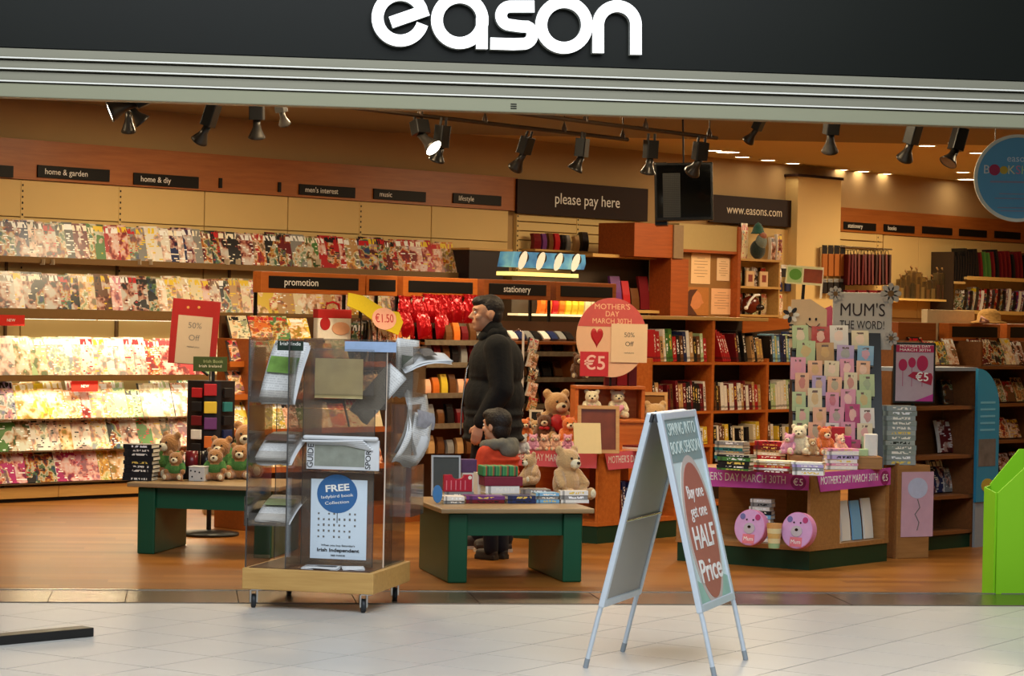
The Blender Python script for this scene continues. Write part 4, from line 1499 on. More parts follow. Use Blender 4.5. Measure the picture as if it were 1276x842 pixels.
TB = FR(-.36, 14.53, 14)
TBH = .455
tb = green_table(TB, .84, .86, TBH, 'low green table with books and two bears in front of the man')
TA = FR(-2.46, 15.95, -10)
TAH = .475
ta = green_table(TA, .92, .70, TAH, 'low green table with bears in green jumpers on the left')

# ================================================================== LIME CARTON AND FLOOR BAR
LIME = M('lime_card', '#8ccf1c', 0.55, var=.04, scale=3)
p = G(1241, 741)
LF = FR(p.x, p.y, 12)
lb = thing('carton_display', 'bright lime green cardboard display bin at the right edge', 'display bin', LF)
MB().prism([(0, 0), (.75, 0), (.75, .83), (.24, .83), (0, .613)], 0, .012, 'y').build('front_panel', LIME, lb)
def wall_of(pts, h0, h1, nm):
    (xa, ya), (xb, yb) = pts
    n = Vector((yb - ya, -(xb - xa), 0)).normalized() * -.012
    vs = [(xa, ya, 0), (xb, yb, 0), (xb, yb, h1), (xa, ya, h0)]
    MB().add(vs + [(v[0] + n.x, v[1] + n.y, v[2]) for v in vs], [(0, 1, 2, 3), (7, 6, 5, 4), (0, 4, 5, 1), (1, 5, 6, 2), (2, 6, 7, 3), (3, 7, 4, 0)]).build(nm, LIME, lb)
wall_of(((-.002, .013), (-.022, .13)), .613, .640, 'corner_panel')
wall_of(((-.020, .134), (.19, .55)), .640, .62, 'side_panel')
MB().prism([(.19, 0), (.85, 0), (.85, .85), (.38, .85), (.19, .63)], .556, .568, 'y').build('back_panel', LIME, lb)
MB().prism([(.03, .03), (.73, .03), (.73, .5), (.22, .5)], .30, .312, 'z').build('inner_tray', LIME, lb)

p = G(117, 793)
p2 = G(12, 803)
dd = (p2 - p)
FB = FR(p.x, p.y, math.degrees(math.atan2(dd.y, dd.x)))
o = MB().box(0, 1.3, -.10, 0, 0.0, .045).build('flat_bar', M('bar_black', '#1c1b1a', .35), bev=.004, fr=FB)
tag(o, 'flat black bar lying on the mall floor at bottom left', 'bar')

# ================================================================== PEOPLE
SKIN = M('skin', '#d09a78', 0.55, var=.08, scale=40)
JACKET = M('black_jacket', '#0b0a09', 0.9, var=.25, scale=25, bump=.5)
DENIM = M('dark_trousers', '#1a1a20', 0.85, var=.2, scale=60)
SHOE = M('dark_shoe', '#3a3128', 0.6, var=.25, scale=40)
SOLE = M('pale_sole', '#d0c0a8', 0.7)
HAIR = M('dark_hair', '#1c130e', 0.6, var=.35, scale=70, bump=.6)
EYEW = M('eye_white', '#e4ddd4', 0.25)
EYED = M('eye_dark', '#24160e', 0.2)
LIPS = M('lips', '#a8604e', 0.5)


def hand_pieces(mb, wrist, d, palm_n, side, s=1.0, curl=35):
    """palm and five separate bent fingers; d is the pointing direction, palm_n the palm's facing"""
    d = Vector(d).normalized()
    n = Vector(palm_n)
    n = (n - d * n.dot(d)).normalized()
    a = d.cross(n).normalized() * side
    W = Vector(wrist)
    for k in range(4):
        b = W + d * .085 * s + a * (.030 - .020 * k) * s
        mb.cone(W + d * .015 * s + a * (.016 - .011 * k) * s, .015 * s, b, .0115 * s, 0, 8)
        L = (.040, .046, .042, .033)[k] * s
        p, ang = b, 0
        for j, f in enumerate((1.0, .62, .5)):
            ang += R(curl) * (.6 if j == 0 else 1)
            q = p + (d * math.cos(ang) + n * math.sin(ang)) * L * f
            mb.cone(p, (.0098 - .0012 * j) * s, q, (.0088 - .0012 * j) * s, 0, 8)
            p = q
    t0 = W + d * .03 * s + a * .026 * s
    t1 = t0 + (d * .6 + a * .7 + n * .25).normalized() * .038 * s
    t2 = t1 + (d * .9 + a * .15 + n * .45).normalized() * .030 * s
    mb.cone(t0, .0135 * s, t1, .0105 * s, 0, 8).cone(t1, .0105 * s, t2, .0085 * s, 0, 8)


def head_pieces(mb, c, s=1.0, child=False):
    """a head facing -x, c its middle; s scales"""
    P = lambda x, y, z: (c[0] + x * s, c[1] + y * s, c[2] + z * s)
    mb.ball(P(.012, 0, .03), (.098 * s, .077 * s, .092 * s), 0, 20, 14)
    mb.ball(P(-.022, 0, -.04), (.066 * s, .060 * s, .072 * s), 0, 18, 12)
    mb.ball(P(-.062, 0, -.086), (.026 * s, .030 * s, .022 * s))                    # chin
    mb.ball(P(-.070, 0, .035), (.024 * s, .055 * s, .022 * s))                     # brow
    mb.cone(P(-.082, 0, .016), .010 * s, P(-.108, 0, -.018), .013 * s, 0, 10)      # nose
    for y in (-1, 1):
        mb.ball(P(-.097, y * .010, -.021), .009 * s)
        mb.ball(P(-.058, y * .043, -.020), (.026 * s, .020 * s, .022 * s))         # cheek
        mb.ball(P(.016, y * .078, -.004), (.020 * s, .009 * s, .032 * s), 0, 12, 8)  # ear
    mb.ball(P(-.083, 0, -.050), (.012 * s, .024 * s, .008 * s))                    # lips
    mb.ball(P(-.080, 0, -.061), (.012 * s, .020 * s, .008 * s))


def face_parts(t, c, s=1.0, browmat=None):
    P = lambda x, y, z: (c[0] + x * s, c[1] + y * s, c[2] + z * s)
    for y in (-1, 1):
        e = MB().ball(P(-.078, y * .030, .010), (.011 * s, .013 * s, .010 * s)).build('eye', EYEW, t)
        MB().ball(P(-.086, y * .031, .010), .0055 * s).build('iris', EYED, e)
        MB().tube([P(-.084, y * .014, .032), P(-.086, y * .030, .037), P(-.074, y * .048, .032)], .0042 * s, 6).build('eyebrow', browmat or HAIR, t)
    MB().ball(P(-.092, 0, -.0555), (.004 * s, .020 * s, .003 * s)).build('mouth', LIPS, t)


D_MAN = 16.67
p = AT(611, 560, D_MAN)
MF = FR(p.x, D_MAN, 8)
man = thing('person', 'man with short dark hair in a black jacket standing side-on, facing left', 'person', MF)
hc = (-.045, 0, 1.632)
mb = MB()
head_pieces(mb, hc, 1.06)
mb.cone((-.005, 0, 1.45), .062, (-.025, 0, 1.56), .056)
mb.ball((.02, 0, 1.26), (.13, .20, .22), 0, 16, 12).ball((.0, 0, 1.02), (.125, .17, .16), 0, 16, 12)
hips, legs = [], []
for y, fx in ((-.10, .06), (.10, -.09)):
    mb.cone((.01, y, .93), .095, (fx * .6 - .01, y, .50), .062).cone((fx * .6 - .01, y, .50), .060, (fx + .02, y, .10), .040)
    mb.cone((fx + .03, y, .055), .040, (fx - .13, y, .04), .032)
sh = ((.01, -.19, 1.40), (.04, -.255, 1.12), (-.105, -.225, .885))
sh2 = ((.01, .19, 1.40), (.05, .25, 1.12), (-.08, .23, .90))
for q in (sh, sh2):
    mb.cone(q[0], .062, q[1], .046).cone(q[1], .044, q[2], .030)
hand_pieces(mb, sh[2], (-.25, .05, -1), (.3, .8, -.1), -1, 1.0, 30)
hand_pieces(mb, sh2[2], (-.2, 0, -1), (0, -1, 0), 1, 1.0, 30)
link_mesh('body', melt(mb, .0075, 'man_body', SKIN, 2), man)
face_parts(man, hc, 1.06)
# jacket
mb = MB()
mb.ball((.03, 0, 1.28), (.195, .25, .22), 0, 20, 14).ball((.02, 0, 1.06), (.215, .24, .22), 0, 20, 14).ball((.015, 0, .86), (.21, .23, .16), 0, 20, 14)
mb.cone((.02, -.17, 1.42), .080, (.02, .17, 1.42), .080).cone((.01, 0, 1.44), .095, (-.004, 0, 1.525), .083)
for q in (sh, sh2):
    mb.cone(q[0], .098, q[1], .084, 0, 14).cone(q[1], .082, (Vector(q[2]) * .92 + Vector(q[1]) * .08), .058, 0, 14)
    mb.ball((Vector(q[2]) * .9 + Vector(q[1]) * .1), .061)
for k in range(7):                                   # padded rolls round the body
    mb.ball((.018 + .002 * k, 0, .78 + .085 * k), (.222 - .005 * k, .244 - .004 * abs(k - 2), .052), 0, 20, 8)
j = link_mesh('jacket', melt(mb, .012, 'jacket', JACKET, 3), man)
MB().tube([(-.212, -.02, .80), (-.206, -.01, 1.0), (-.178, 0, 1.25), (-.12, 0, 1.42)], .006, 6).build('zip', CHROME, j)
mb = MB().cone((.0, -.06, 1.50), .045, (.0, .06, 1.50), .045).cone((.05, -.05, 1.50), .05, (.05, .05, 1.50), .05).cone((-.06, -.04, 1.475), .04, (-.06, .04, 1.475), .04)
link_mesh('collar', melt(mb, .010, 'collar', JACKET, 2), j)
mb = MB()
for y, fx in ((-.10, .06), (.10, -.09)):
    mb.cone((.01, y, .93), .112, (fx * .6 - .005, y, .50), .083).cone((fx * .6 - .005, y, .50), .080, (fx + .03, y, .10), .070)
mb.ball((.01, 0, .93), (.125, .19, .12))
link_mesh('trousers', melt(mb, .012, 'trousers', DENIM, 2), man)
for y, fx in ((-.10, .06), (.10, -.09)):
    mb = MB().cone((fx + .045, y, .065), .048, (fx - .02, y, .062), .050).cone((fx - .02, y, .062), .048, (fx - .14, y, .05), .038)
    mb.box(fx - .165, fx + .085, y - .044, y + .044, .018, .05)
    s_ = link_mesh('shoe', melt(mb, .008, 'shoe', SHOE, 2), man)
    MB().prism([(fx + .09, y - .045), (fx + .09, y + .045), (fx - .10, y + .05), (fx - .165, y + .03), (fx - .178, y), (fx - .165, y - .03), (fx - .10, y - .05)], 0.0, .022, 'z').build('sole', SOLE, s_, bev=.004)
    MB().tube([(fx - .07, y - .02, .098), (fx - .09, y + .02, .09)], .004, 5).build('lace', SOLE, s_)
mb = MB().ball((hc[0] + .024, 0, hc[2] + .048), (.100, .084, .092), 0, 20, 14).ball((hc[0] + .06, 0, hc[2] - .0), (.055, .074, .08), 0, 16, 10)
mb.ball((hc[0] - .02, 0, hc[2] + .085), (.085, .066, .048), 0, 18, 10)
for y in (-1, 1):
    mb.ball((hc[0] + .012, y * .074, hc[2] + .028), (.02, .01, .04))
link_mesh('hair', melt(mb, .007, 'hair', HAIR, 2), man)

# the child in front of him
COAT = M('red_coat', '#c03a18', 0.8, var=.22, scale=25, bump=.5)
HOOD = M('grey_hood', '#6a675c', 0.9, var=.15, scale=40, bump=.4)
D_CH = 16.05
p = AT(620, 560, D_CH)
CF = FR(p.x, D_CH, -38)
ch = thing('person', 'small dark-haired child in a red coat seen from behind in front of the man', 'person', CF)
hc = (-.02, 0, .885)
mb = MB()
head_pieces(mb, hc, .93)
mb.cone((0, 0, .73), .045, (-.01, 0, .82), .042).ball((0, 0, .60), (.085, .12, .15), 0, 16, 10).ball((0, 0, .46), (.085, .11, .10))
for y in (-.055, .055):
    mb.cone((0, y, .43), .06, (-.01, y, .23), .043).cone((-.01, y, .23), .042, (0, y, .06), .03).cone((.015, y, .035), .028, (-.09, y, .028), .024)
ca = ((0, -.12, .70), (-.02, -.165, .54), (-.12, -.14, .47))
cb = ((0, .12, .70), (-.01, .165, .54), (-.06, .17, .41))
for q in (ca, cb):
    mb.cone(q[0], .04, q[1], .032).cone(q[1], .031, q[2], .022)
hand_pieces(mb, ca[2], (-1, .1, -.4), (0, .6, -.6), -1, .62, 35)
hand_pieces(mb, cb[2], (-.2, 0, -1), (0, -1, 0), 1, .62, 30)
link_mesh('body', melt(mb, .006, 'child_body', SKIN, 2), ch)
face_parts(ch, hc, .93)
mb = MB().ball((.005, 0, .62), (.125, .165, .15), 0, 18, 12).ball((.005, 0, .48), (.13, .165, .13), 0, 18, 12).ball((.005, 0, .40), (.135, .165, .09), 0, 18, 10)
mb.cone((.0, -.10, .715), .062, (.0, .10, .715), .062)
for q in (ca, cb):
    mb.cone(q[0], .066, q[1], .056).cone(q[1], .055, (Vector(q[2]) * .9 + Vector(q[1]) * .1), .042)
for k in range(4):
    mb.ball((.005, 0, .40 + .09 * k), (.138, .17, .048), 0, 18, 8)
link_mesh('coat', melt(mb, .010, 'coat', COAT, 3), ch)
mb = MB()
for k in range(9):
    a = math.pi * (k / 8 * 1.5 - .75)
    mb.ball((.015 + .085 * math.cos(a), .105 * math.sin(a), .765 + .012 * math.cos(a)), .042)
mb.ball((.10, 0, .735), (.05, .09, .06))
link_mesh('hood', melt(mb, .010, 'hood', HOOD, 2), ch)
mb = MB()
for y in (-.055, .055):
    mb.cone((0, y, .43), .072, (-.005, y, .23), .056).cone((-.005, y, .23), .055, (.005, y, .07), .05)
link_mesh('trousers', melt(mb, .010, 'child_trousers', DENIM, 2), ch)
for y in (-.055, .055):
    mb = MB().cone((.022, y, .045), .034, (-.09, y, .04), .03).box(-.115, .05, y - .032, y + .032, .0, .03)
    link_mesh('shoe', melt(mb, .007, 'child_shoe', SHOE, 2), ch)
mb = MB().ball((hc[0] + .024, 0, hc[2] + .040), (.097, .082, .088), 0, 20, 14).ball((hc[0] + .05, 0, hc[2] - .015), (.06, .076, .075), 0, 16, 10)
mb.ball((hc[0] - .022, 0, hc[2] + .075), (.076, .066, .045), 0, 18, 10)
link_mesh('hair', melt(mb, .006, 'child_hair', HAIR, 2), ch)

# ================================================================== SHARED GOODS: bears, books, stacks
def bear_body():
    mb = MB()
    mb.ball((0, 0, .088), (.078, .070, .092), 0, 16, 12)
    mb.ball((0, -.012, .212), (.070, .064, .064), 0, 16, 12)
    for s in (-1, 1):
        mb.ball((s * .055, 0, .268), (.026, .016, .026))
        mb.cone((s * .066, -.01, .145), .028, (s * .085, -.06, .088), .026)
        mb.cone((s * .045, -.02, .036), .034, (s * .072, -.105, .032), .031)
        mb.ball((s * .074, -.118, .038), (.030, .022, .036))
    return melt(mb, .0075, 'bear_body', PLUSH, 3)


BEAR = bear_body()
MUZ = MB().ball((0, -.070, .196), (.034, .026, .027), 0, 12, 8).mesh('muzzle', PLUSH)
NOSEM = MB().ball((0, -.096, .203), (.012, .008, .009), 0, 10, 6).mesh('nose', EYED)
EYES = [MB().ball((s * .026, -.068, .226), .0075, 0, 8, 6).mesh('eye', EYED) for s in (-1, 1)]
PADS = [MB().ball((s * .074, -.136, .038), (.020, .008, .025), 0, 10, 6).mesh('foot_pad', PLUSH) for s in (-1, 1)]


def heart_mesh():
    pts = []
    for k in range(28):
        a = 2 * math.pi * k / 28
        pts.append((.0034 * 16 * math.sin(a) ** 3, .0034 * (13 * math.cos(a) - 5 * math.cos(2 * a) - 2 * math.cos(3 * a) - math.cos(4 * a))))
    mb = MB()
    for r_, y in ((1, -.004), (.9, -.014), (.6, -.022)):
        pass
    n = 28
    vs = [(p[0] * k, y, p[1] * k) for k, y in ((.85, .012), (1, 0), (.88, -.014), (.55, -.022)) for p in pts]
    mb.add(vs, [(i * n + j, i * n + (j + 1) % n, (i + 1) * n + (j + 1) % n, (i + 1) * n + j) for i in range(3) for j in range(n)], 0, True)
    mb.add(vs[-n:], [tuple(range(n))], 0).add(vs[:n], [tuple(range(n))], 0)
    return mb.mesh('heart', OBJ)


HEART = heart_mesh()


def jumper_mesh():
    mb = MB().ball((0, 0, .098), (.083, .076, .068), 0, 16, 10)
    for s in (-1, 1):
        mb.cone((s * .062, -.008, .145), .032, (s * .078, -.042, .108), .032)
    return melt(mb, .008, 'jumper', objcol_mat('knit', .9, .8, 120), 2)


JUMPER = jumper_mesh()
BOW = MB().ball((-.026, -.072, .152), (.026, .012, .017), 0, 10, 6).ball((.026, -.072, .152), (.026, .012, .017), 0, 10, 6).ball((0, -.075, .152), (.010, .011, .010), 0, 8, 6).mesh('bow', OBJ)


def bear(fr, h, col, label, group=None, heart=None, jumper=None, bow=None, muz='cream', tilt=0, hs=1.0):
    t = thing('teddy_bear', label, 'teddy bear', fr @ Matrix.Rotation(R(tilt), 4, 'Y') @ Matrix.Scale(h / .295, 4), group)
    link_mesh('body', BEAR, t, None, PAL.get(col, col))
    link_mesh('muzzle', MUZ, t, None, PAL[muz])
    link_mesh('nose', NOSEM, t)
    for e in EYES:
        link_mesh('eye', e, t)
    for e in PADS:
        link_mesh('foot_pad', e, t, None, PAL[muz])
    if heart:
        link_mesh('heart', HEART, t, T(0, -.092 - .01 * (hs - 1), .10) @ Matrix.Scale(hs, 4), PAL[heart])
    if jumper:
        link_mesh('jumper', JUMPER, t, None, PAL[jumper])
    if bow:
        link_mesh('bow', BOW, t, None, PAL[bow])
    return t


# one book, unit size: x thickness, y depth (spine at -y), z height
def book_mesh():
    mb = MB()
    mb.box(-.5, -.40, -.5, .5, 0, 1, 0).box(.40, .5, -.5, .5, 0, 1, 0).box(-.4, .4, -.5, -.46, 0, 1, 0)
    mb.box(-.4, .4, -.46, .47, .015, .985, 1)
    return mb.mesh('book', [BOOK, PAGES])


BOOKM = book_mesh()
cnt_book = {}


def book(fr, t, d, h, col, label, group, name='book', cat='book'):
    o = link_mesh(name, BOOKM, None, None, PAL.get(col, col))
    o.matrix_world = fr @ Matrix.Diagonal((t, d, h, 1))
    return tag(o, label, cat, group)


def book_row(fr, x0, x1, y, z, hs, cols, lab, group, lean=0.0, ts=(.018, .04), depth=.16, gaps=0.0):
    x, i = x0 + hs[1] * math.sin(R(max(0, -lean))), 0
    while True:
        t = rng.uniform(*ts)
        if x + t > x1:
            break
        i += 1
        h = rng.uniform(*hs)
        c = rng.choice(cols)
        a = R(lean)
        xx = x + t / 2 / math.cos(a)
        zz = z + .001 + t / 2 * abs(math.sin(a))
        book(fr @ T(xx, y + depth / 2, zz, 0, lean), t * .97, depth, h, c, lab % (c, ordinal(i)), group)
        x += t / math.cos(a) + .0015
        if gaps and rng.random() < gaps:
            x += rng.uniform(.02, .06)


def book_stack(fr, x, y, z, n, w, d, cols, lab, group, ts=(.012, .028), name='book', cat='book', twist=5):
    """books lying flat, spines to the front; returns the top height"""
    for i in range(n):
        t = rng.uniform(*ts)
        c = cols[(n - 1 - i) % len(cols)]
        f = fr @ T(x + rng.uniform(-.006, .006), y + d / 2 + rng.uniform(0, .01), z + t / 2 + .0005, 0, 0, rng.uniform(-twist, twist)) @ Matrix.Rotation(R(90), 4, 'Y') @ T(0, 0, -w / 2)
        book(f, t, d, w, c, lab % (c, ordinal(n - i)), group, name, cat)
        z += t + .001
    return z


def quad_island(P, h, kick, wood_m, side_panel, label, banner_mat, texts, price, txtmat=None):
    """a low counter on a four-sided footprint P (world points, front-left, front-right, right-back, back-left)"""
    c = sum(P, Vector((0, 0, 0))) / 4
    e = P[1] - P[0]
    fr = FR(P[0].x, P[0].y, math.degrees(math.atan2(e.y, e.x)))
    inv = fr.inverted()
    Q = [inv @ p for p in P]
    cc = sum((Vector((q.x, q.y)) for q in Q), Vector((0, 0))) / 4
    ins = lambda k: [(cc.x + (q.x - cc.x) * k, cc.y + (q.y - cc.y) * k) for q in Q]
    t = thing('display_counter', label, 'display counter', fr)
    MB().prism(ins(.985), 0, kick, 'z').build('kick_board', M('kick_green', '#12351f', .5, var=.1), t)
    MB().prism(ins(1.0), kick, kick + .03, 'z').build('bottom_shelf', wood_m, t)
    MB().prism(ins(1.0), h - .03, h, 'z').build('top', wood_m, t)
    z0, z1 = kick + .03, h - .03
    # inner spine boards and end panels
    MB().prism([(Q[0].x + (Q[3].x - Q[0].x) * .5, Q[0].y + (Q[3].y - Q[0].y) * .5), (cc.x, cc.y), (cc.x + .02, cc.y + .02), (Q[0].x + (Q[3].x - Q[0].x) * .53, Q[0].y + (Q[3].y - Q[0].y) * .53)], z0, z1, 'z').build('spine_board', wood_m, t)
    m12 = (Q[1] + Q[2]) / 2
    MB().prism([(Q[3].x * .5 + Q[2].x * .5, Q[3].y * .5 + Q[2].y * .5), (cc.x, cc.y), (cc.x + .02, cc.y), (Q[3].x * .5 + Q[2].x * .5 + .02, Q[3].y * .5 + Q[2].y * .5)], z0, z1, 'z').build('spine_board', wood_m, t)
    d = (Q[2] - Q[1]).normalized()
    nrm = Vector((-d.y, d.x, 0))
    a, b = Q[1] + nrm * .003, Q[1] + d * side_panel + nrm * .003
    MB().prism([(a.x, a.y), (b.x, b.y), (b.x + nrm.x * .022, b.y + nrm.y * .022), (a.x + nrm.x * .022, a.y + nrm.y * .022)], z0, z1, 'z').build('corner_panel', wood_m, t)
    b0 = Q[2] - d * .05 + nrm * .003
    MB().prism([(b0.x, b0.y), (Q[2].x + nrm.x * .003, Q[2].y + nrm.y * .003), (Q[2].x + nrm.x * .3, Q[2].y + nrm.y * .3), (b0.x + nrm.x * .3, b0.y + nrm.y * .3)], z0, z1, 'z').build('end_panel', wood_m, t)
    MB().box(.0, .03, .002, .35, z0, z1).build('end_panel', wood_m, t)
    # banners
    for k, (A, B, txt) in enumerate(((Q[0], Q[1], texts[0]), (Q[1], Q[2], texts[1]))):
        v = (B - A)
        L = v.length
        bf = fr @ Matrix.Translation((A.x, A.y, h)) @ Matrix.Rotation(math.atan2(v.y, v.x), 4, 'Z')
        bt = thing('banner', '%s banner along the %s edge of the %s' % (banner_mat[1], ('front', 'right-hand')[k], label.split(' with ')[0]), 'banner', bf)
        x0_ = 0.0 if k == 0 else .05
        MB().prism([(x0_, .004), (L - .01, .004), (L - .012, -.112), (x0_ + (.0 if k == 0 else .05), -.125)], -.012, -.008, 'y').build('strip', banner_mat[0], bt)
        text(txt, .052, txtmat or PRINTWHITE, bt, L * .46, -.0125, -.055, width=L * .72)
        if price:
            MB().disc(.055, .05, -.0135, -.012, 0, 24, (L - .085, -.062)).build('price_roundel', M('roundel_plum', '#8e1f66', .5), bt)
            text('€5', .045, PRINTWHITE, bt, L - .085, -.0142, -.064)
    return t, fr, Q


# ================================================================== PURPLE-BANNERED COUNTER
PLUM = M('banner_plum', '#c04ca2', .5, var=.08, scale=6)
ROSE = M('banner_rose', '#dc6270', .5, var=.08, scale=6)
COUNTERW = wood('counter_wood', '#8c6036', '#ac7c48', rough=.45)
V = Vector
P = [V((1.13, 16.2, 0)), V((1.969, 15.70, 0)), V((2.60, 16.44, 0)), V((1.76, 16.97, 0))]
isl, IF, IQ = quad_island(P, .635, .125, COUNTERW, .36, 'low wooden counter with books and cards right of the A-board', (PLUM, 'plum'), ("MOTHER'S DAY MARCH 30TH", "MOTHER'S DAY MARCH 30TH"), True)
IH = .6365


def il(px, py, z):
    p = loc_z(IF, px, py, z)
    return p.x, p.y


g = 'books stacked on the wooden counter'
SLC = ['white', 'pink', 'grey', 'lilac', 'cream', 'sky blue']
for k, (px, py, n, w, d, cols, where) in enumerate((
        (912, 586, 5, .23, .14, ['black', 'green', 'black'], 'in the dark stack nearest the A-board'),
        (960, 589, 5, .25, .14, ['cream', 'tan', 'red', 'white', 'dark red'], 'in the second stack from the A-board'),
        (1006, 592, 4, .20, .13, ['white', 'lilac', 'grey', 'white'], 'in the low stack at the counter\'s front corner'),
        (1050, 585, 6, .22, .14, ['pink', 'white', 'lilac', 'white'], 'in the pale stack right of the front corner'),
        (1090, 577, 5, .19, .13, ['grey', 'white', 'sky blue', 'white'], 'in the last stack on the counter\'s right edge'),
        (908, 576, 7, .22, .11, ['grey', 'cream', 'teal'], 'in the back stack beside the A-board'),
        (955, 580, 8, .20, .09, ['red', 'red', 'dark red', 'tan', 'cream'], 'in the back stack topped with red'),
        (1066, 577, 3, .10, .08, ['lilac', 'pink', 'black'], 'in the narrow stack between the two pale stacks'))):
    z = IH
    x, y = il(px, py, z)
    zt_ = book_stack(IF @ T(x, y, 0, 0, 0, 0 if k in (0, 1, 5, 6) else (40 if k in (3, 4) else 20)), 0, 0, z, n, w, d, cols, '%s book ' + where + ', %s from the top', g)
# round pink gift tins, a cup, books on the counter's lower shelf
PINK = M('tin_pink', '#d88ab0', .35, var=.06)
zs_ = .1565
for k, (px, py) in enumerate(((933, 680), (992, 684))):
    x, y = il(px, py, zs_)
    t = thing('gift_tin', 'round pink gift tin with a bear face, %s of the pair on the lower shelf' % ('left' if k == 0 else 'right'), 'tin', IF @ T(x, y + .02, zs_ + .0, -8, 0, -8), 'round pink gift tins')
    r = .118
    MB().disc(r, r, -.025, .025, 0, 40, (0, r)).build('tin', PINK, t, bev=.006)
    MB().disc(r * .96, r * .96, -.028, -.025, 0, 40, (0, r)).build('lid', M('tin_lilac', '#cfa0cc', .35, var=.1), t)
    MB().disc(.042, .036, -.032, -.028, 0, 24, (0, r * .95)).build('muzzle', M('plush_grey', '#b9aeb4', .9), t)
    MB().disc(.012, .009, -.035, -.032, 0, 16, (0, r * 1.03)).build('nose', EYED, t)
    for s in (-1, 1):
        MB().disc(.006, .006, -.031, -.028, 0, 12, (s * .025, r * 1.42)).build('eye', EYED, t)
        MB().disc(.020, .020, -.0305, -.028, 0, 16, (s * .058, r * 1.58)).build('ear', M('ear_plum', '#b03a70' if s > 0 else '#6a5a8c', .6) if s > 0 else M('ear_blue', '#6a6a9c', .6), t)
    MB().box(-.045, .045, -.030, -.028, .012, r * .62).build('label_card', M('card_coral', '#dc7a84', .5), t)
    text('Mum', .026, PRINTWHITE, t, 0, -.0305, r * .36)
x, y = il(962, 683, zs_)
t = thing('cup', 'yellow and green striped paper cup between the round pink tins', 'cup', IF @ T(x, y + .03, zs_))
for k in range(5):
    MB().lathe([(.036 + .003 * k, .032 * k), (.039 + .003 * k, .032 * (k + 1) - .001)], 20).build('stripe', OBJ, t, color=['#9fbf8a', '#e6d8a0', '#d8b066', '#e6d8a0', '#d8a060'][k])
MB().lathe([(0, .0), (.036, .0)], 20).build('bottom', PRINTWHITE, t)
x, y = il(940, 676, zs_)
book_stack(IF @ T(x - .0, y + .075, 0), 0, 0, zs_, 11, .15, .07, ['white', 'grey', 'white', 'black', 'sky blue'], '%s book in the stack behind the left pink tin, %s from the top', 'books behind the pink tin', ts=(.02, .03))
d12 = (IQ[2] - IQ[1]).normalized()
SFi = IF @ Matrix.Translation(IQ[1]) @ Matrix.Rotation(math.atan2(d12.y, d12.x), 4, 'Z')
for k, (px, c, h) in enumerate(((1054, 'white', .27), (1068, 'sky blue', .265), (1082, 'white', .275))):
    q = loc_on(SFi, px, 676, .07)
    magazine(SFi @ T(q.x, .07, zs_ + .002, -8), .105, h, .014, c, '%s booklet standing in the counter\'s right-hand opening, %s from the left' % (c, ordinal(k + 1)), 'booklets in the counter opening', 'booklet', 'booklet')

# ---- cascade rack of greeting cards on the counter
mid = IF @ V((.56, .57, 0))
CRF = FR(mid.x, mid.y, 0, IH)
x0, z_0 = (loc_on(CRF, 988, 545, 0).x, 0)
pL, pR = loc_on(CRF, 990, 540, 0), loc_on(CRF, 1092, 540, 0)
print('rack', pL, pR, mid)
cw = pR.x - pL.x
cr = thing('card_rack', 'black cascade rack full of greeting cards on the wooden counter', 'card rack', CRF @ T(pL.x, 0, 0))
zt_ = loc_on(CRF, 1040, 415, .12).z
MB().add([(0, .04, 0), (cw + .06, .04, 0), (cw + .06, .30, zt_ + .02), (0, .30, zt_ + .02), (0, .36, 0), (cw + .06, .36, 0), (cw + .06, .34, zt_ + .02), (0, .34, zt_ + .02)],
         [(0, 1, 2, 3), (4, 7, 6, 5), (0, 3, 7, 4), (1, 5, 6, 2), (2, 6, 7, 3), (0, 4, 5, 1)]).build('body', BLACKPL, cr)
nrow = 8
for r_ in range(nrow):
    f = r_ / (nrow - 1)
    z = .045 + (zt_ - .16) * f
    yy = .05 + .26 * (z / (zt_ + .02)) - .035
    MB().box(0, cw, yy - .006, yy + .02, z - .006, z).build('card_ledge', M('clear_ledge', '#6a6660', .2), cr)
    n = 5 if r_ < 6 else 4
    for i in range(n):
        c = rng.choice(['cream', 'white', 'pink', 'cream', 'pale green', 'cream', 'tan', 'white', 'peach', 'cream', 'lilac'] + (['magenta'] if r_ < 3 else []) + (['red', 'sky blue'] if r_ > 5 else []))
        w = cw / n * .94
        o = magazine(CRF @ T(pL.x + cw * (i + (.38 if r_ % 2 else .60)) / n + rng.uniform(-.006, .006), yy, z + .006, -6, rng.uniform(-2, 2), 0), w * rng.uniform(.85, 1.0), rng.uniform(.13, .165), .006, c,
                 '%s card, %s from the left in the %s row up of the cascade rack' % (c, ordinal(i + 1), ordinal(r_ + 1)), 'greeting cards on the cascade rack', 'greeting_card', 'card')
        o.color = tuple(v * .78 for v in o.color[:3]) + (1,)
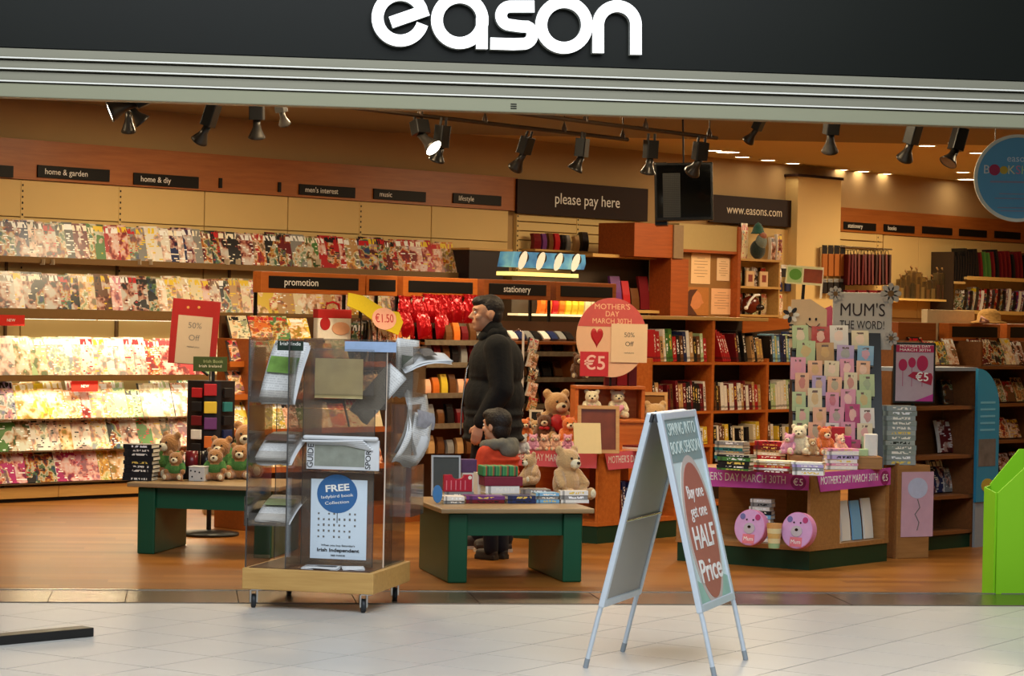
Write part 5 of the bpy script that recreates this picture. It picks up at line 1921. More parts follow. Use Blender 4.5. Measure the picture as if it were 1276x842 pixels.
# MUM'S THE WORD board
GREYC = M('sign_pale_grey', '#b9b0a2', .6, var=.06, scale=8)
a, b = loc_on(CRF, 1038, 362, .30), loc_on(CRF, 1111, 418, .30)
t = thing('header_card', 'pale grey card reading MUM\'S THE WORD! with flowers at its corners', 'sign', CRF @ T((a.x + b.x) / 2, .30, b.z - .0))
w, h = (b.x - a.x) / 2, a.z - b.z
MB().box(-w, w, -.004, .004, -.10, h * .97).build('card', GREYC, t, bev=.003)
text("MUM'S", .088, M('ink_brown', '#2c1c14', .6), t, 0, -.0046, h * .56, width=w * 1.5)
text('THE WORD!', .058, MATS['ink_brown'], t, 0, -.0046, h * .22, width=w * 1.5)
for k, (fx, fz, s) in enumerate(((w * .94, h * .96, 1.25), (-w * .92, h * .93, .9), (w * .98, -.02, .9))):
    fl_ = MB()
    o = MB().disc(.018 * s, .018 * s, -.010, -.004, 0, 16, (fx, fz)).build('flower_eye', M('flower_eye', '#6a4a1c', .6), t)
    for q in range(8):
        a_ = q * math.pi / 4
        MB().disc(.024 * s, .017 * s, -.0075, -.004, 0, 12).build('petal', M('petal_grey', '#a8a094', .6), t, fr=T(fx + .036 * s * math.cos(a_), -.001, fz + .036 * s * math.sin(a_), 0, -math.degrees(a_), 0))
# smiling paper cut-out left of it
a, b = loc_on(CRF, 984, 372, .27), loc_on(CRF, 1030, 425, .27)
t = thing('paper_cutout', 'cream paper cut-out with a smiling face left of the grey header card', 'cut-out', CRF @ T((a.x + b.x) / 2, .27, b.z))
w, h = (b.x - a.x) / 2, a.z - b.z
MB().prism([(-w, -.05), (w, -.05), (w * .98, h * .75), (w * .1, h * 1.0), (-w * .9, h * .98)], -.004, .004, 'y').build('card', M('card_cream', '#dcb98c', .6, var=.05), t)
for s in (-1, 1):
    MB().disc(.008, .010, -.006, -.004, 0, 12, (w * .25 + s * .022, h * .52)).build('eye', EYED, t)
MB().tube([(w * .25 + .05 * math.cos(R(a_)), -.005, h * .47 + .04 * math.sin(R(a_))) for a_ in range(200, 341, 20)], .0035, 6).build('smile', EYED, t)
for q in range(7):
    a_ = q * 2 * math.pi / 7
    MB().disc(.026, .014, -.0075, -.004, 0, 12).build('petal', PRINTBLACK if q % 2 else PRINTCREAM, t, fr=T(-w * .92 + .034 * math.cos(a_), 0, h * .62 + .034 * math.sin(a_), 0, -math.degrees(a_), 0))
MB().disc(.016, .016, -.009, -.004, 0, 14, (-w * .92, h * .62)).build('flower_eye', MATS['flower_eye'], t)
for q in range(4):
    MB().box(-w * 1.02, -w * .78, -.006, -.004, h * (.05 + .1 * q) - .0, h * (.05 + .1 * q) + .012).build('stripe', PRINTBLACK, t)
# second pink cut-out behind
a, b = loc_on(CRF, 1024, 378, .31), loc_on(CRF, 1040, 420, .31)
o = MB().prism([(-.05, -.12), (.05, -.12), (.055, .14), (.02, .2), (-.04, .17)], -.003, .003, 'y').build('paper_cutout', M('cut_pink', '#c85a70', .6), fr=CRF @ T((a.x + b.x) / 2, .33, b.z + .02))
tag(o, 'narrow pink paper cut-out between the smiling face and the header card', 'cut-out')
# soft toys heaped at the rack's foot
trx0, trx1 = loc_on(CRF, 984, 560, -.17).x, loc_on(CRF, 1100, 560, -.17).x
o = MB().box(trx0, trx1, -.17, -.02, 0, .085).build('display_tray', COUNTERW, fr=CRF, bev=.004)
tag(o, 'wooden tray in front of the card rack under the soft bears', 'tray')
ZTR = .0865
for k, (px, yl, zz, h, c, ry, rz, where) in enumerate(((996, -.10, 0, .21, 'cream', 0, -12, 'seated front left'), (1027, -.09, 0, .20, 'orange', 0, 18, 'seated in the middle'), (1046, -.11, 0, .15, 'peach', 0, 30, 'right of the orange one'),
                                                      (984, -.12, 0, .15, 'pink', 0, -30, 'at the far left'), (1012, -.145, 0, .12, 'tan', 0, 5, 'smallest, left of the orange one'))):
    x = loc_on(CRF, px, 550, yl).x
    bear(CRF @ T(x, yl, ZTR, 0, 0, rz), h, c, '%s soft bear on the tray by the card rack, %s' % (c, where), 'soft bears by the card rack')
for k, (px, yl, c, w, h, z) in enumerate(((1039, -.04, 'red', .15, .19, ZTR), (1052, -.055, 'magenta', .10, .13, ZTR), (1068, -.13, 'pale green', .15, .05, ZTR), (1085, -.10, 'white', .09, .15, ZTR))):
    x = loc_on(CRF, px, 550, yl).x
    o = MB().box(-w / 2, w / 2, -.02, .02, 0, h).build('gift_box', OBJ, bev=.006, fr=CRF @ T(x, yl + (.02 if k < 2 else 0), z), color=PAL[c])
    tag(o, '%s gift box among the soft bears by the card rack' % c, 'box', 'gift boxes by the card rack')

# ---- pedestal with the stack of grey books and pink poster
p = G(1117, 696)
PF = FR(p.x, p.y, 26)
pd = thing('pedestal', 'narrow wooden pedestal carrying the tall grey book stack', 'pedestal', PF)
MB().box(0, .27, .0, .26, 0, .645).build('body', COUNTERW, pd, bev=.004)
MB().box(-.012, .0, -.012, .02, 0, .66).build('corner_post', COUNTERW, pd)
zz = .646
q = loc_on(PF, 1125, 580, .0)
z = zz
for i in range(12):
    c = 'grey'
    t_ = .033
    f = PF @ T(q.x + .005 + rng.uniform(-.008, .008), .12, z + t_ / 2 + .0006, 0, 0, -16 + rng.uniform(-3, 3)) @ Matrix.Rotation(R(90), 4, 'Y') @ T(0, 0, -.125)
    book(f, t_, .20, .25, rng.choice(['#8f978f', '#a5aaa2', '#989f9c']), 'grey book in the tall stack on the pedestal, %s from the top' % ordinal(12 - i), 'grey books on the pedestal')
    z += t_ + .001
q0, q1 = loc_on(PF, 1124, 588, -.004), loc_on(PF, 1162, 668, -.004)
t = thing('poster', 'pink mottled poster hung on the front of the wooden pedestal', 'poster', PF @ T((q0.x + q1.x) / 2, -.002, q0.z))
w, h = (q1.x - q0.x) / 2, q0.z - q1.z
MB().box(-w, w, -.003, 0, -h, 0).build('sheet', M('poster_pink', '#c8a0b0', .6, var=.12, scale=10), t)
MB().disc(w * .62, h * .16, -.0045, -.003, 0, 24, (0, -h * .25)).build('cloud', M('cloud_blue', '#b9c0d8', .6), t)
MB().tube([(0, -.004, -h * .42), (.02, -.004, -h * .55), (-.02, -.004, -h * .65), (.015, -.004, -h * .78), (0, -.004, -h * .9)], .004, 5).build('stem_drawing', PRINTGREY, t)
# black-framed €5 poster on a stand behind the stack
a, b = AT(1113, 426, 16.87), AT(1165, 503, 16.87)
t = thing('framed_poster', 'black-framed pink poster reading MOTHER\'S DAY and €5 above the grey books', 'poster', Matrix.Translation(((a.x + b.x) / 2, 16.87, b.z)) @ Matrix.Rotation(R(6), 4, 'Z'))
w, h = (b.x - a.x) / 2, a.z - b.z
MB().box(-w, w, -.012, .012, 0, h).build('frame', BLACKPL, t, bev=.008)
MB().box(-w + .016, w - .016, -.0135, -.012, .016, h - .016).build('sheet', M('sheet_mauve', '#b9a0a8', .5, var=.08), t)
MB().box(-w + .016, w - .016, -.0145, -.0135, h * .84, h - .02).build('heading', M('heading_crimson', '#b01c4c', .5), t)
text("MOTHER'S DAY", .018, PRINTWHITE, t, 0, -.015, h * .935, width=w * 1.45)
text('MARCH 30TH', .018, PRINTWHITE, t, 0, -.015, h * .875, width=w * 1.45)
CRIM = MATS['heading_crimson']
for k, (fx, fz, s, m_) in enumerate(((-.085, .63, .042, 'heading_crimson'), (-.02, .67, .036, 'heading_crimson'), (.055, .66, .055, 'heading_crimson'))):
    MB().disc(s * .75, s, -.0146, -.0135, 0, 20, (fx, h * fz)).build('bloom', CRIM, t)
    MB().box(fx - .003, fx + .003, -.0143, -.0135, h * .28, h * fz - s * .6).build('flower_stem', M('stem_rose', '#b06a80', .5), t)
MB().prism([(-.05, h * .45), (-.01, h * .52), (.12, h * .50), (w - .02, h * .44), (w - .03, h * .30), (.04, h * .36)], -.0152, -.0146, 'y').build('flash', M('flash_red', '#a81838', .5), t)
text('€5', .058, PRINTWHITE, t, .055, -.0156, h * .43, bold=.001)
MB().prism([(0, .016), (w - .016, .016), (w - .016, h * .16)], -.0146, -.0135, 'y').build('corner_swash', M('swash_magenta', '#b8388c', .5), t)
MB().box(-.012, .012, .013, .03, -b.z, h * .5).build('pole', BLACKPL, t)
MB().lathe([(0, 0), (.028, 0), (.028, .008), (.02, .02), (0, .02)], 20, c=(0, .02, -b.z)).build('foot', BLACKPL, t)

# ================================================================== ROSE-BANNERED COUNTER (behind the man's side)
P2 = [V((-.10, 17.72, 0)), V((.64, 17.28, 0)), V((1.27, 18.02, 0)), V((.50, 18.50, 0))]
ORW = wood('warm_orange_wood', '#b0561c', '#cc7430', rough=.4)
is2, JF2, Q2 = quad_island(P2, .655, .125, ORW, .26, 'orange wooden counter with teddy bears behind the A-board', (ROSE, 'rose pink'), ("MOTHER'S DAY MARCH 30TH", "MOTHER'S DAY MARCH 30TH"), False)
H2 = .6565
c2 = sum(P2, V((0, 0, 0))) / 4
RF = FR(c2.x, c2.y, 10)
rs = thing('tiered_riser', 'orange wooden tiered riser standing on the teddy bear counter', 'riser', RF @ T(0, 0, H2))
a, b = loc_on(RF, 716, 480, .10), loc_on(RF, 803, 480, .10)
zr = a.z - H2
MB().box(a.x, b.x, .06, .26, zr - .025, zr).build('top_shelf', ORW, rs, bev=.004)
MB().box(a.x, b.x, .24, .26, 0, zr - .026).build('back_board', ORW, rs)
for x in (a.x + .001, b.x - .026):
    MB().box(x, x + .025, .07, .238, 0, zr - .026).build('side_board', ORW, rs)
zr2 = loc_on(RF, 760, 522, .0).z - H2
MB().box(a.x + .028, b.x - .028, -.14, .238, zr2 - .022, zr2).build('step', ORW, rs, bev=.004)
MB().box(a.x + .03, b.x - .03, -.13, -.11, 0, zr2 - .023).build('step_front', ORW, rs)
ZTOP, ZST = H2 + zr + .001, H2 + zr2 + .001
# round sign
a, b = loc_on(RF, 718, 420, .02), loc_on(RF, 806, 420, .02)
z_c = (loc_on(RF, 762, 371, .02).z + loc_on(RF, 762, 470, .02).z) / 2
rx, rz_ = (b.x - a.x) / 2, (loc_on(RF, 762, 371, .02).z - loc_on(RF, 762, 470, .02).z) / 2
t = thing('round_sign', 'round red and cream sign reading MOTHER\'S DAY MARCH 30TH above the bears', 'sign', RF @ T((a.x + b.x) / 2, .02, z_c))
MB().disc(rx, rz_, -.004, .004, 0, 48).build('disc', M('disc_cream', '#e6b896', .6, var=.04), t)
pts = [(rx * math.cos(R(a_)), rz_ * math.sin(R(a_))) for a_ in range(-2 + 22, 161, 4)]
MB().prism([(rx * math.cos(R(16)), rz_ * math.sin(R(16)))] + pts + [(rx * math.cos(R(164)), rz_ * math.sin(R(164)))], -.0055, -.004, 'y').build('cap', M('cap_rose', '#cc5a58', .5), t)
TC = M('print_peach', '#f2c49c', .6)
text("MOTHER'S", .040, TC, t, 0, -.006, rz_ * .77, width=rx * 1.0)
text('DAY', .040, TC, t, 0, -.006, rz_ * .59, width=rx * .38)
text('MARCH 30TH', .038, TC, t, 0, -.006, rz_ * .41, width=rx * 1.1)
link_mesh('heart_drawing', HEART, t, T(-rx * .42, .012, rz_ * .02) @ Matrix.Diagonal((1.1, 1.0, 1.9, 1)), PAL['red'])
MB().box(-rx * .88, -rx * .08, -.007, -.004, -rz_ * .98, -rz_ * .36).build('price_square', M('square_red', '#c4303a', .5), t)
text('€5', .10, M('print_blush', '#f0c0b4', .6), t, -rx * .46, -.0076, -rz_ * .66, bold=.002)
MB().box(-.008, .008, .005, .02, ZTOP - z_c, 0).build('stem', SIGNBLACK, t)
q0, q1 = loc_on(RF, 762, 403, .01), loc_on(RF, 806, 452, .01)
t = thing('paper_notice', 'cream paper notice reading 50% Off stuck over the round sign', 'notice', RF @ T((q0.x + q1.x) / 2, .012, (q0.z + q1.z) / 2))
w, h = (q1.x - q0.x) / 2, (q0.z - q1.z) / 2
MB().box(-w, w, -.003, 0, -h, h).build('sheet', M('notice_paper', '#e8c8a4', .7, var=.03), t)
text('50%', .034, PRINTGREY, t, 0, -.0036, h * .42)
text('Off', .034, PRINTGREY, t, 0, -.0036, -h * .05)
text('marked price', .010, PRINTGREY, t, 0, -.0036, -h * .5)
# red boxes on the riser
for k, (px0, px1, c) in enumerate(((754, 768, 'dark red'), (769, 782, 'red'), (783, 794, 'dark red'))):
    a, b = loc_on(RF, px0, 478, .14), loc_on(RF, px1, 478, .14)
    o = MB().box(0, b.x - a.x - .003, 0, .06, 0, .19).build('gift_box', OBJ, bev=.004, fr=RF @ T(a.x, .14, ZTOP), color=PAL[c])
    tag(o, '%s upright box on the riser beside the round sign, %s from the left' % (c, ordinal(k + 1)), 'box', 'red boxes on the riser')
# bears: (pixel of seat, world height, plane, size, colour)
bl = [(722, 472, ZTOP, .10, .22, 'brown', None, None, 'small brown bear sitting at the left end of the riser top'),
      (737, 521, ZST, -.06, .22, 'cream', 'pink', None, 'cream bear with a pink heart on the riser step, left of two'),
      (769, 521, ZST, -.06, .22, 'cream', 'pink', None, 'cream bear with a pink heart on the riser step, right of two'),
      (692, 552, H2, .10, .42, 'tan', 'red', None, 'large tan bear hugging a big red heart beside the riser'),
      (709, 557, H2, -.02, .24, 'orange', None, None, 'orange bear sitting just right of the red heart bear'),
      (722, 557, H2, -.10, .22, 'yellow', None, None, 'yellow bear sitting left of the picture frame on the counter'),
      (815, 558, H2, .05, .36, 'tan', None, 'red', 'tan bear with a red bow in front of the wooden picture frame'),
      (800, 559, H2, .0, .20, 'grey', None, 'white', 'small grey bear with a white bow right of the narrow grey frame'),
      (786, 556, H2, .0, .16, 'brown', None, None, 'small brown bear just behind the narrow grey picture frame'),
      (678, 553, H2, .0, .24, 'brown', None, 'red', 'brown bear with a red bow left of the red heart bear'),
      (730, 553, H2, .0, .24, 'peach', 'red', None, 'peach bear with a red heart half hidden by the ivory card'),
      (652, 552, H2, .0, .20, 'orange', None, None, 'small orange bear at the far left of the bear counter'),
      (650, 566, H2, -.2, .15, 'white', None, None, 'small white bear at the far left front of the bear counter')]
for px, py, z, yl, h, c, he, bo, lab in bl:
    q = G(px, py, z)
    qq = RF.inverted() @ q
    bear(RF @ T(qq.x, qq.y, z, 0, 0, rng.uniform(-15, 15)), h, c, lab, 'teddy bears on the orange counter', heart=he, bow=bo, hs=1.5 if 'large' in lab else 1.0)
for k in range(5):
    q = G(664 + 14.5 * k, 562, H2)
    bear(FR(q.x, q.y + .05, rng.uniform(-25, 5), H2), .125, ['pink', 'peach', 'peach', 'pink', 'cream'][k], 'tiny %s bear, %s from the left in the counter\'s front row' % (['pink', 'peach', 'peach', 'pink', 'cream'][k], ordinal(k + 1)), 'tiny bears in the front row')
    q = G(668 + 14.5 * k, 552, H2)
    bear(FR(q.x, q.y + .20, rng.uniform(-25, 5), H2), .18, ['tan', 'brown', 'tan', 'peach', 'tan'][k], '%s bear, %s from the left in the counter\'s second row' % (['tan', 'brown', 'tan', 'peach', 'tan'][k], ordinal(k + 1)), 'bears in the second row', bow='white' if k % 2 else None)


def frame_thing(fr, w, h, lab, fm, inner, name='framed_picture', cat='picture frame', border=.025):
    t = thing(name, lab, cat, fr)
    MB().box(-w / 2, -w / 2 + border, -.01, .01, 0, h).build('rail', fm, t)
    MB().box(w / 2 - border, w / 2, -.01, .01, 0, h).build('rail', fm, t)
    MB().box(-w / 2 + border, w / 2 - border, -.01, .01, 0, border).build('rail', fm, t)
    MB().box(-w / 2 + border, w / 2 - border, -.01, .01, h - border, h).build('rail', fm, t)
    MB().box(-w / 2 + border, w / 2 - border, .0, .008, border, h - border).build('picture', inner, t)
    return t


q = G(750, 566, H2)
f_ = RF.inverted() @ q
frame_thing(RF @ T(f_.x, f_.y + .12, H2 + .002, -7, 0, -4), .30, .34, 'large wooden picture frame with a brown picture on the bear counter', wood('frame_wood', '#c08850', '#dcae70'), M('picture_brown', '#7a3a1c', .3, var=.5, scale=8))
o = MB().box(-.10, .10, -.003, .003, 0, .22).build('greeting_card', M('card_ivory', '#e8d098', .6, var=.04), fr=RF @ T(f_.x - .09, f_.y + .05, H2 + .002, -12, 0, 4))
tag(o, 'blank ivory card leaning on the large wooden picture frame', 'card')
q = G(818, 557, H2)
f_ = RF.inverted() @ q
frame_thing(RF @ T(f_.x, f_.y + .15, H2 + .002, -6, 0, 6), .26, .41, 'wooden picture frame behind the tan bear with the red bow', MATS['frame_wood'], M('picture_tan', '#8a5c2c', .3, var=.2, scale=8))
frame_thing(RF @ T(f_.x - .20, f_.y - .06, H2 + .002, -8, 0, -6), .09, .18, 'narrow grey picture frame right of the large wooden frame', M('frame_grey', '#a89c8c', .4), M('picture_grey', '#8c7e6c', .3, var=.3, scale=20), border=.014)
q = G(668, 546, H2)
frame_thing(FR(q.x, q.y + .24, -6, H2 + .10), .11, .12, 'small black and white picture frame behind the orange bear', PRINTCREAM, PRINTBLACK, border=.018)
o = MB().box(-.09, .09, -.035, .035, 0, .17).build('gift_box', OBJ, bev=.006, fr=FR(q.x + .10, q.y + .16, -6, H2 + .002), color=PAL['peach'])
tag(o, 'peach coloured box standing behind the second row of bears', 'box')
q = G(790, 562, H2)
for k in range(3):
    o = MB().box(-.12, .12, -.08, .08, 0, .012).build('book', OBJ, fr=FR(q.x + .06, q.y + .10, 40 + 4 * k, H2 + .002 + .0135 * k), color=PAL[['peach', 'white', 'dark red'][k]])
    tag(o, '%s thin book lying flat at the bear counter\'s right edge' % ['peach', 'white', 'dark red'][k], 'book', 'thin books on the bear counter')
# books on the rose counter's lower shelf
d12 = (Q2[2] - Q2[1]).normalized()
S2 = JF2 @ Matrix.Translation(Q2[1]) @ Matrix.Rotation(math.atan2(d12.y, d12.x), 4, 'Z')
book_row(S2, .30, .88, .05, .157, (.2, .28), ['black', 'dark red', 'navy blue', 'brown', 'cream'], '%s book, %s from the left on the bear counter\'s lower shelf', 'books in the bear counter', lean=-6)

# ================================================================== GOODS ON THE TWO GREEN TABLES
zt = TBH + .001


def tl(px, py, z=TBH):
    p = loc_z(TB, px, py, z)
    return p.x, p.y


x, y = tl(708, 624)
bear(TB @ T(x, y + .06, zt + .002, 0, 0, 28), .35, 'tan', 'big beige bear sitting at the right end of the right green table', 'bears on the right green table')
x, y = tl(668, 621)
bear(TB @ T(x, y + .06, zt + .085, 0, 0, -62), .21, 'tan', 'smaller beige bear leaning left beside the big beige bear', 'bears on the right green table', tilt=-14)
book_stack(TB, tl(668, 621)[0], tl(668, 621)[1] - .02, zt, 2, .20, .15, ['grey', 'cream'], '%s book under the smaller beige bear, %s from the top', 'books under the bear', ts=(.028, .030), twist=3)
for k, (px, py, n, w, d, cols, where) in enumerate((
        (567, 628, 2, .13, .14, ['white', 'grey'], 'in the pale pile left on the right table'),
        (606, 627.5, 2, .245, .15, ['purple', 'dark red'], 'in the maroon pile at the right table\'s front'),
        (650, 627.5, 2, .18, .14, ['navy blue', 'navy blue'], 'in the navy pile at the right table\'s front'),
        (682, 627, 3, .15, .12, ['sky blue', 'grey', 'sky blue'], 'in the blue pile at the right table\'s front'),
        (716, 627, 3, .18, .06, ['white', 'grey', 'white'], 'in the white pile in front of the big bear'))):
    x, y = tl(px, py)
    book_stack(TB, x, y + .005, zt, n, w, d, cols, '%s book ' + where + ', %s from the top', 'books along the front of the right table', ts=(.018, .03), twist=3)
x, y = tl(630, 625)
z = book_stack(TB, x, y + .06, zt, 2, .22, .16, ['white', 'cream'], '%s book under the tartan bundle, %s from the top', 'books under the tartan box', ts=(.045, .046))
o = MB().box(-.125, .125, 0, .16, 0, .060).build('gift_box', M('box_maroon', '#7a1e30', .5, var=.15, scale=30), fr=TB @ T(x + .0, y + .06, z), bev=.004)
tag(o, 'maroon box under the green tartan box on the right table', 'box')


def tartan():
    n = NT('tartan_green')
    s = n.sep(n.coord('Generated'))
    w1 = n.math('FRACT', n.math('MULTIPLY', s[0], 5.0))
    c = n.ramp(w1, [(0, lin('#2f7a44')), (.3, lin('#6a8a3c')), (.45, lin('#9a3a2c')), (.6, lin('#1f5a34')), (.85, lin('#4a8a50'))], 'CONSTANT')
    n.bsdf(c, .7)
    return n.m


o = MB().box(-.115, .115, 0, .15, 0, .065).build('gift_box', tartan(), fr=TB @ T(x - .02, y + .065, z + .061), bev=.008)
tag(o, 'green tartan box stacked on the maroon box', 'box')
x, y = tl(571, 624)
t = thing('toy_set', 'red picture box with a curved top notch on the right table', 'box', TB @ T(x, y + .03, zt + .057))
pts = [(-.09, 0), (.09, 0), (.09, .105), (.045, .105)] + [(.04 * math.cos(R(a_)), .105 - .028 * math.sin(R(a_))) for a_ in range(0, 181, 20)] + [(-.045, .105), (-.09, .105)]
MB().prism(pts, -.02, .02, 'y').build('box', M('box_crimson', '#b01c30', .4, var=.15, scale=25), t)
for k in range(5):
    MB().box(-.078 + .03 * k, -.072 + .03 * k, -.022, -.02, .01, .07).build('stripe', M('stripe_pale', '#d87a84', .5), t)
MB().disc(.012, .012, -.023, -.02, 0, 14, (.075, .088)).build('seal', PRINTCREAM, t)
book_stack(TB, x, y - .0, zt, 1, .19, .14, ['grey'], '%s book under the red notched box, %s in its pile', 'books', ts=(.054, .055))
for k, (px, c) in enumerate(((596, 'white'), (602, 'pale green'), (608, 'grey'))):
    xx, yy = tl(px, 622)
    book(TB @ T(xx + .012, yy + .08, zt + .001), .026, .12, .165, c, '%s upright booklet right of the red notched box, %s of three' % (c, ordinal(k + 1)), 'upright booklets on the right table')
xx, yy = tl(561, 620)
frame_thing(TB @ T(xx, yy + .13, zt + .002, -6, 0, -4), .19, .26, 'dark grey framed tray standing at the back left of the right table', M('tray_edge', '#a9aeb0', .4), M('tray_dark', '#3c403c', .4, var=.2, scale=12), 'framed_tray', 'tray', .012)
xx, yy = tl(589, 619)
o = MB().box(-.05, .05, 0, .10, 0, .145).build('gift_box', M('box_white', '#cfc8c0', .5), fr=TB @ T(xx + .01, yy + .14, zt), bev=.003)
tag(o, 'white box under the purple box behind the booklets', 'box')
o = MB().box(-.052, .052, 0, .10, 0, .085).build('gift_box', M('box_purple', '#54385e', .5, var=.3, scale=30), fr=TB @ T(xx + .005, yy + .14, zt + .146), bev=.003)
tag(o, 'purple patterned box stacked behind the booklets', 'box')
xx, yy = tl(546, 628)
o = MB().disc(.03, .055, -.004, .004, 0, 24, (0, .06)).build('swing_tag', M('tag_blue', '#3d78b0', .5), fr=TB @ T(xx, yy + .02, zt, -6))
tag(o, 'round blue tag at the left front corner of the right table', 'tag')

zt = TAH + .001


def tl2(px, py, z=TAH):
    p = loc_z(TA, px, py, z)
    return p.x, p.y


for k, (px, py, dy, h, c, rz, zz, lab) in enumerate((
        (204, 598, .16, .30, 'tan', -30, 0, 'largest tan bear in a green jumper, beside the black diaries'),
        (217, 599, .04, .19, 'tan', 0, 0, 'small tan bear in a green jumper left of the white tin'),
        (266, 599, .04, .21, 'tan', 5, 0, 'tan bear in a green jumper right of the white tin'),
        (292, 598, .13, .23, 'tan', 10, 0, 'tan bear in a green jumper next to the newspaper stand'),
        (262, 598, .25, .27, 'tan', -5, 0, 'tan bear in a green jumper behind the mugs'),
        (288, 598, .40, .36, 'tan', 5, 0, 'tallest tan bear in a green jumper at the table back'))):
    x, y = tl2(px, py)
    bear(TA @ T(x, y + dy, zt, 0, 0, rz), h * 1.08, '#b07840', lab, 'bears in green jumpers', jumper='green')
x, y = tl2(168, 600)
for i in range(9):
    t_ = .026
    f = TA @ T(x - .01 + rng.uniform(-.008, .008), y + .16, zt + t_ / 2 + i * (t_ + .001), 0, 0, rng.uniform(-3, 3)) @ Matrix.Rotation(R(90), 4, 'Y') @ T(0, 0, -.10)
    book(f, t_, .16, .20, 'black', 'black diary with white page edges on the left table, %s from the top' % ordinal(9 - i), 'black diaries on the left table')
x, y = tl2(243, 600)
t = thing('gift_tin', 'white square tin with dark dots on the left green table', 'tin', TA @ T(x, y + .03, zt))
MB().box(-.055, .055, 0, .10, 0, .09).build('tin', M('tin_white', '#c8c6c0', .4), t, bev=.004)
MB().box(-.057, .057, -.002, .102, .0905, .10).build('lid', MATS['tin_white'], t, bev=.003)
for dx, dz in ((-.03, .03), (.02, .06), (.035, .02), (-.01, .065), (-.04, .07)):
    MB().disc(.006, .006, -.0015, 0, 0, 12, (dx, dz)).build('dot', PRINTBLACK, t)
for k, (px, c, ha) in enumerate(((228, 'dark red', -1), (247, 'black', 1))):
    x, y = tl2(px, 598)
    t = thing('mug', '%s mug with a white handle on the left green table' % c, 'mug', TA @ T(x + .02, y + .12, zt + .085, 0, 0, 0))
    MB().lathe([(0, 0), (.042, 0), (.044, .01), (.044, .105), (.040, .105), (.040, .01), (0, .012)], 24).build('cup', GLOSSY, t, color=PAL[c])
    MB().tube([(ha * .042, 0, .088), (ha * .07, 0, .084), (ha * .078, 0, .055), (ha * .07, 0, .026), (ha * .042, 0, .02)], .0065, 8).build('handle', PRINTWHITE, t)
    o = MB().box(-.05, .05, -.05, .05, 0, .083).build('gift_box', BLACKPL, fr=TA @ T(x + .02, y + .12, zt), bev=.003)
    tag(o, 'black box under the %s mug on the left table' % c, 'box')

# ================================================================== BOOKCASE BEHIND THE A-BOARD
JF = FR(1.14, 19.3, 45)


def jl(px, py, yl=0.0):
    p = loc_on(JF, px, py, yl)
    return p.x, p.z


zj_top = jl(880, 399)[1]
zj1, zj2, zj3 = jl(850, 451)[1], jl(925, 511)[1], jl(925, 552)[1]
bx = [jl(p, 450)[0] for p in (812, 889, 957)]
bx.append(bx[2] + .72)
bc = thing('bookcase', 'long orange wooden bookcase full of books behind the two counters', 'bookcase', JF)
for x in bx:
    MB().box(x - .016, x + .016, 0, .30, 0, zj1 + .03 if x in (bx[0], bx[2]) else zj_top).build('upright', ORW, bc, bev=.003)
DARKB = M('dark_back', '#3a2a1a', .7)
MB().box(bx[0], bx[-1], .30, .315, 0, zj_top).build('back_panel', DARKB, bc)
for a, b in zip(bx[:-1], bx[1:]):
    for z in (zj1, zj2, zj3, .12):
        MB().box(a + .0165, b - .0165, 0, .298, z - .022, z).build('shelf', ORW, bc)
    MB().box(a + .0165, b - .0165, .02, .04, 0, .09).build('kick_board', MATS['kick_green'], bc)
MB().box(bx[0] - .02, bx[2] - .017, -.01, .30, zj_top, zj_top + .03).build('top', BEECH, bc, bev=.003)
xs0, xs1 = jl(922, 405)[0], jl(976, 405)[0]
MB().prism([(bx[2] - .35, zj_top - .10), (bx[2] + .5, zj_top - .04), (bx[2] + .5, zj_top + .03), (bx[2] - .35, zj_top + .03)], -.008, .0, 'y').build('wavy_header', ORW, bc)
MIXC = ['white', 'cream', 'black', 'dark red', 'red', 'pale green', 'navy blue', 'tan', 'grey', 'brown', 'green']
for k in range(3):
    side_ = ['left', 'middle', 'right'][k]
    cs = [MIXC, ['white', 'cream', 'red', 'dark red', 'white', 'tan', 'black', 'brown'], ['white', 'sky blue', 'white', 'navy blue', 'black', 'pale green']][k]
    book_row(JF, bx[k] + (.27 if k == 1 else .03), bx[k + 1] - .03, .02, zj1, (.19, .27), cs, '%s book, %s from left on the top shelf, bookcase\'s ' + side_ + ' bay', 'books on the bookcase top shelf', lean=-7 if k != 1 else -12, ts=(.02, .045), gaps=.08)
    book_row(JF, bx[k] + .03, bx[k + 1] - .03, .02, zj2, (.20, .25), ['black', 'white', 'brown', 'tan', 'dark red'] if k == 0 else cs, '%s book, %s from left on the middle shelf, bookcase\'s ' + side_ + ' bay', 'books on the bookcase middle shelf', lean=-6, ts=(.02, .045), gaps=.1)
    book_row(JF, bx[k] + .03, bx[k + 1] - .03, .02, zj3, (.12, .18), ['white', 'black', 'cream', 'yellow', 'brown'], '%s book, %s from left on the lower shelf, bookcase\'s ' + side_ + ' bay', 'books on the bookcase lower shelf', lean=-5, ts=(.025, .05), gaps=.15)
# a fan of red books tilted at the join of the bays
for k in range(4):
    x = bx[1] + .16 + .027 * k
    book(JF @ T(x, .09, zj1 + .006, 0, -24), .022, .14, .28 - .015 * k, 'red', 'red book leaning steeply at the join of the bookcase\'s left bays, %s from the left' % ordinal(k + 1), 'leaning red books')

# ================================================================== PAY DESK BOOTH
BF = FR(*[(WF @ V((wu(800, 350, 1.1)[0], -1.1, 0)))[i] for i in (0, 1)], 45)


def bl_(px, py, yl=0.0):
    p = loc_on(BF, px, py, yl)
    return p.x, p.z


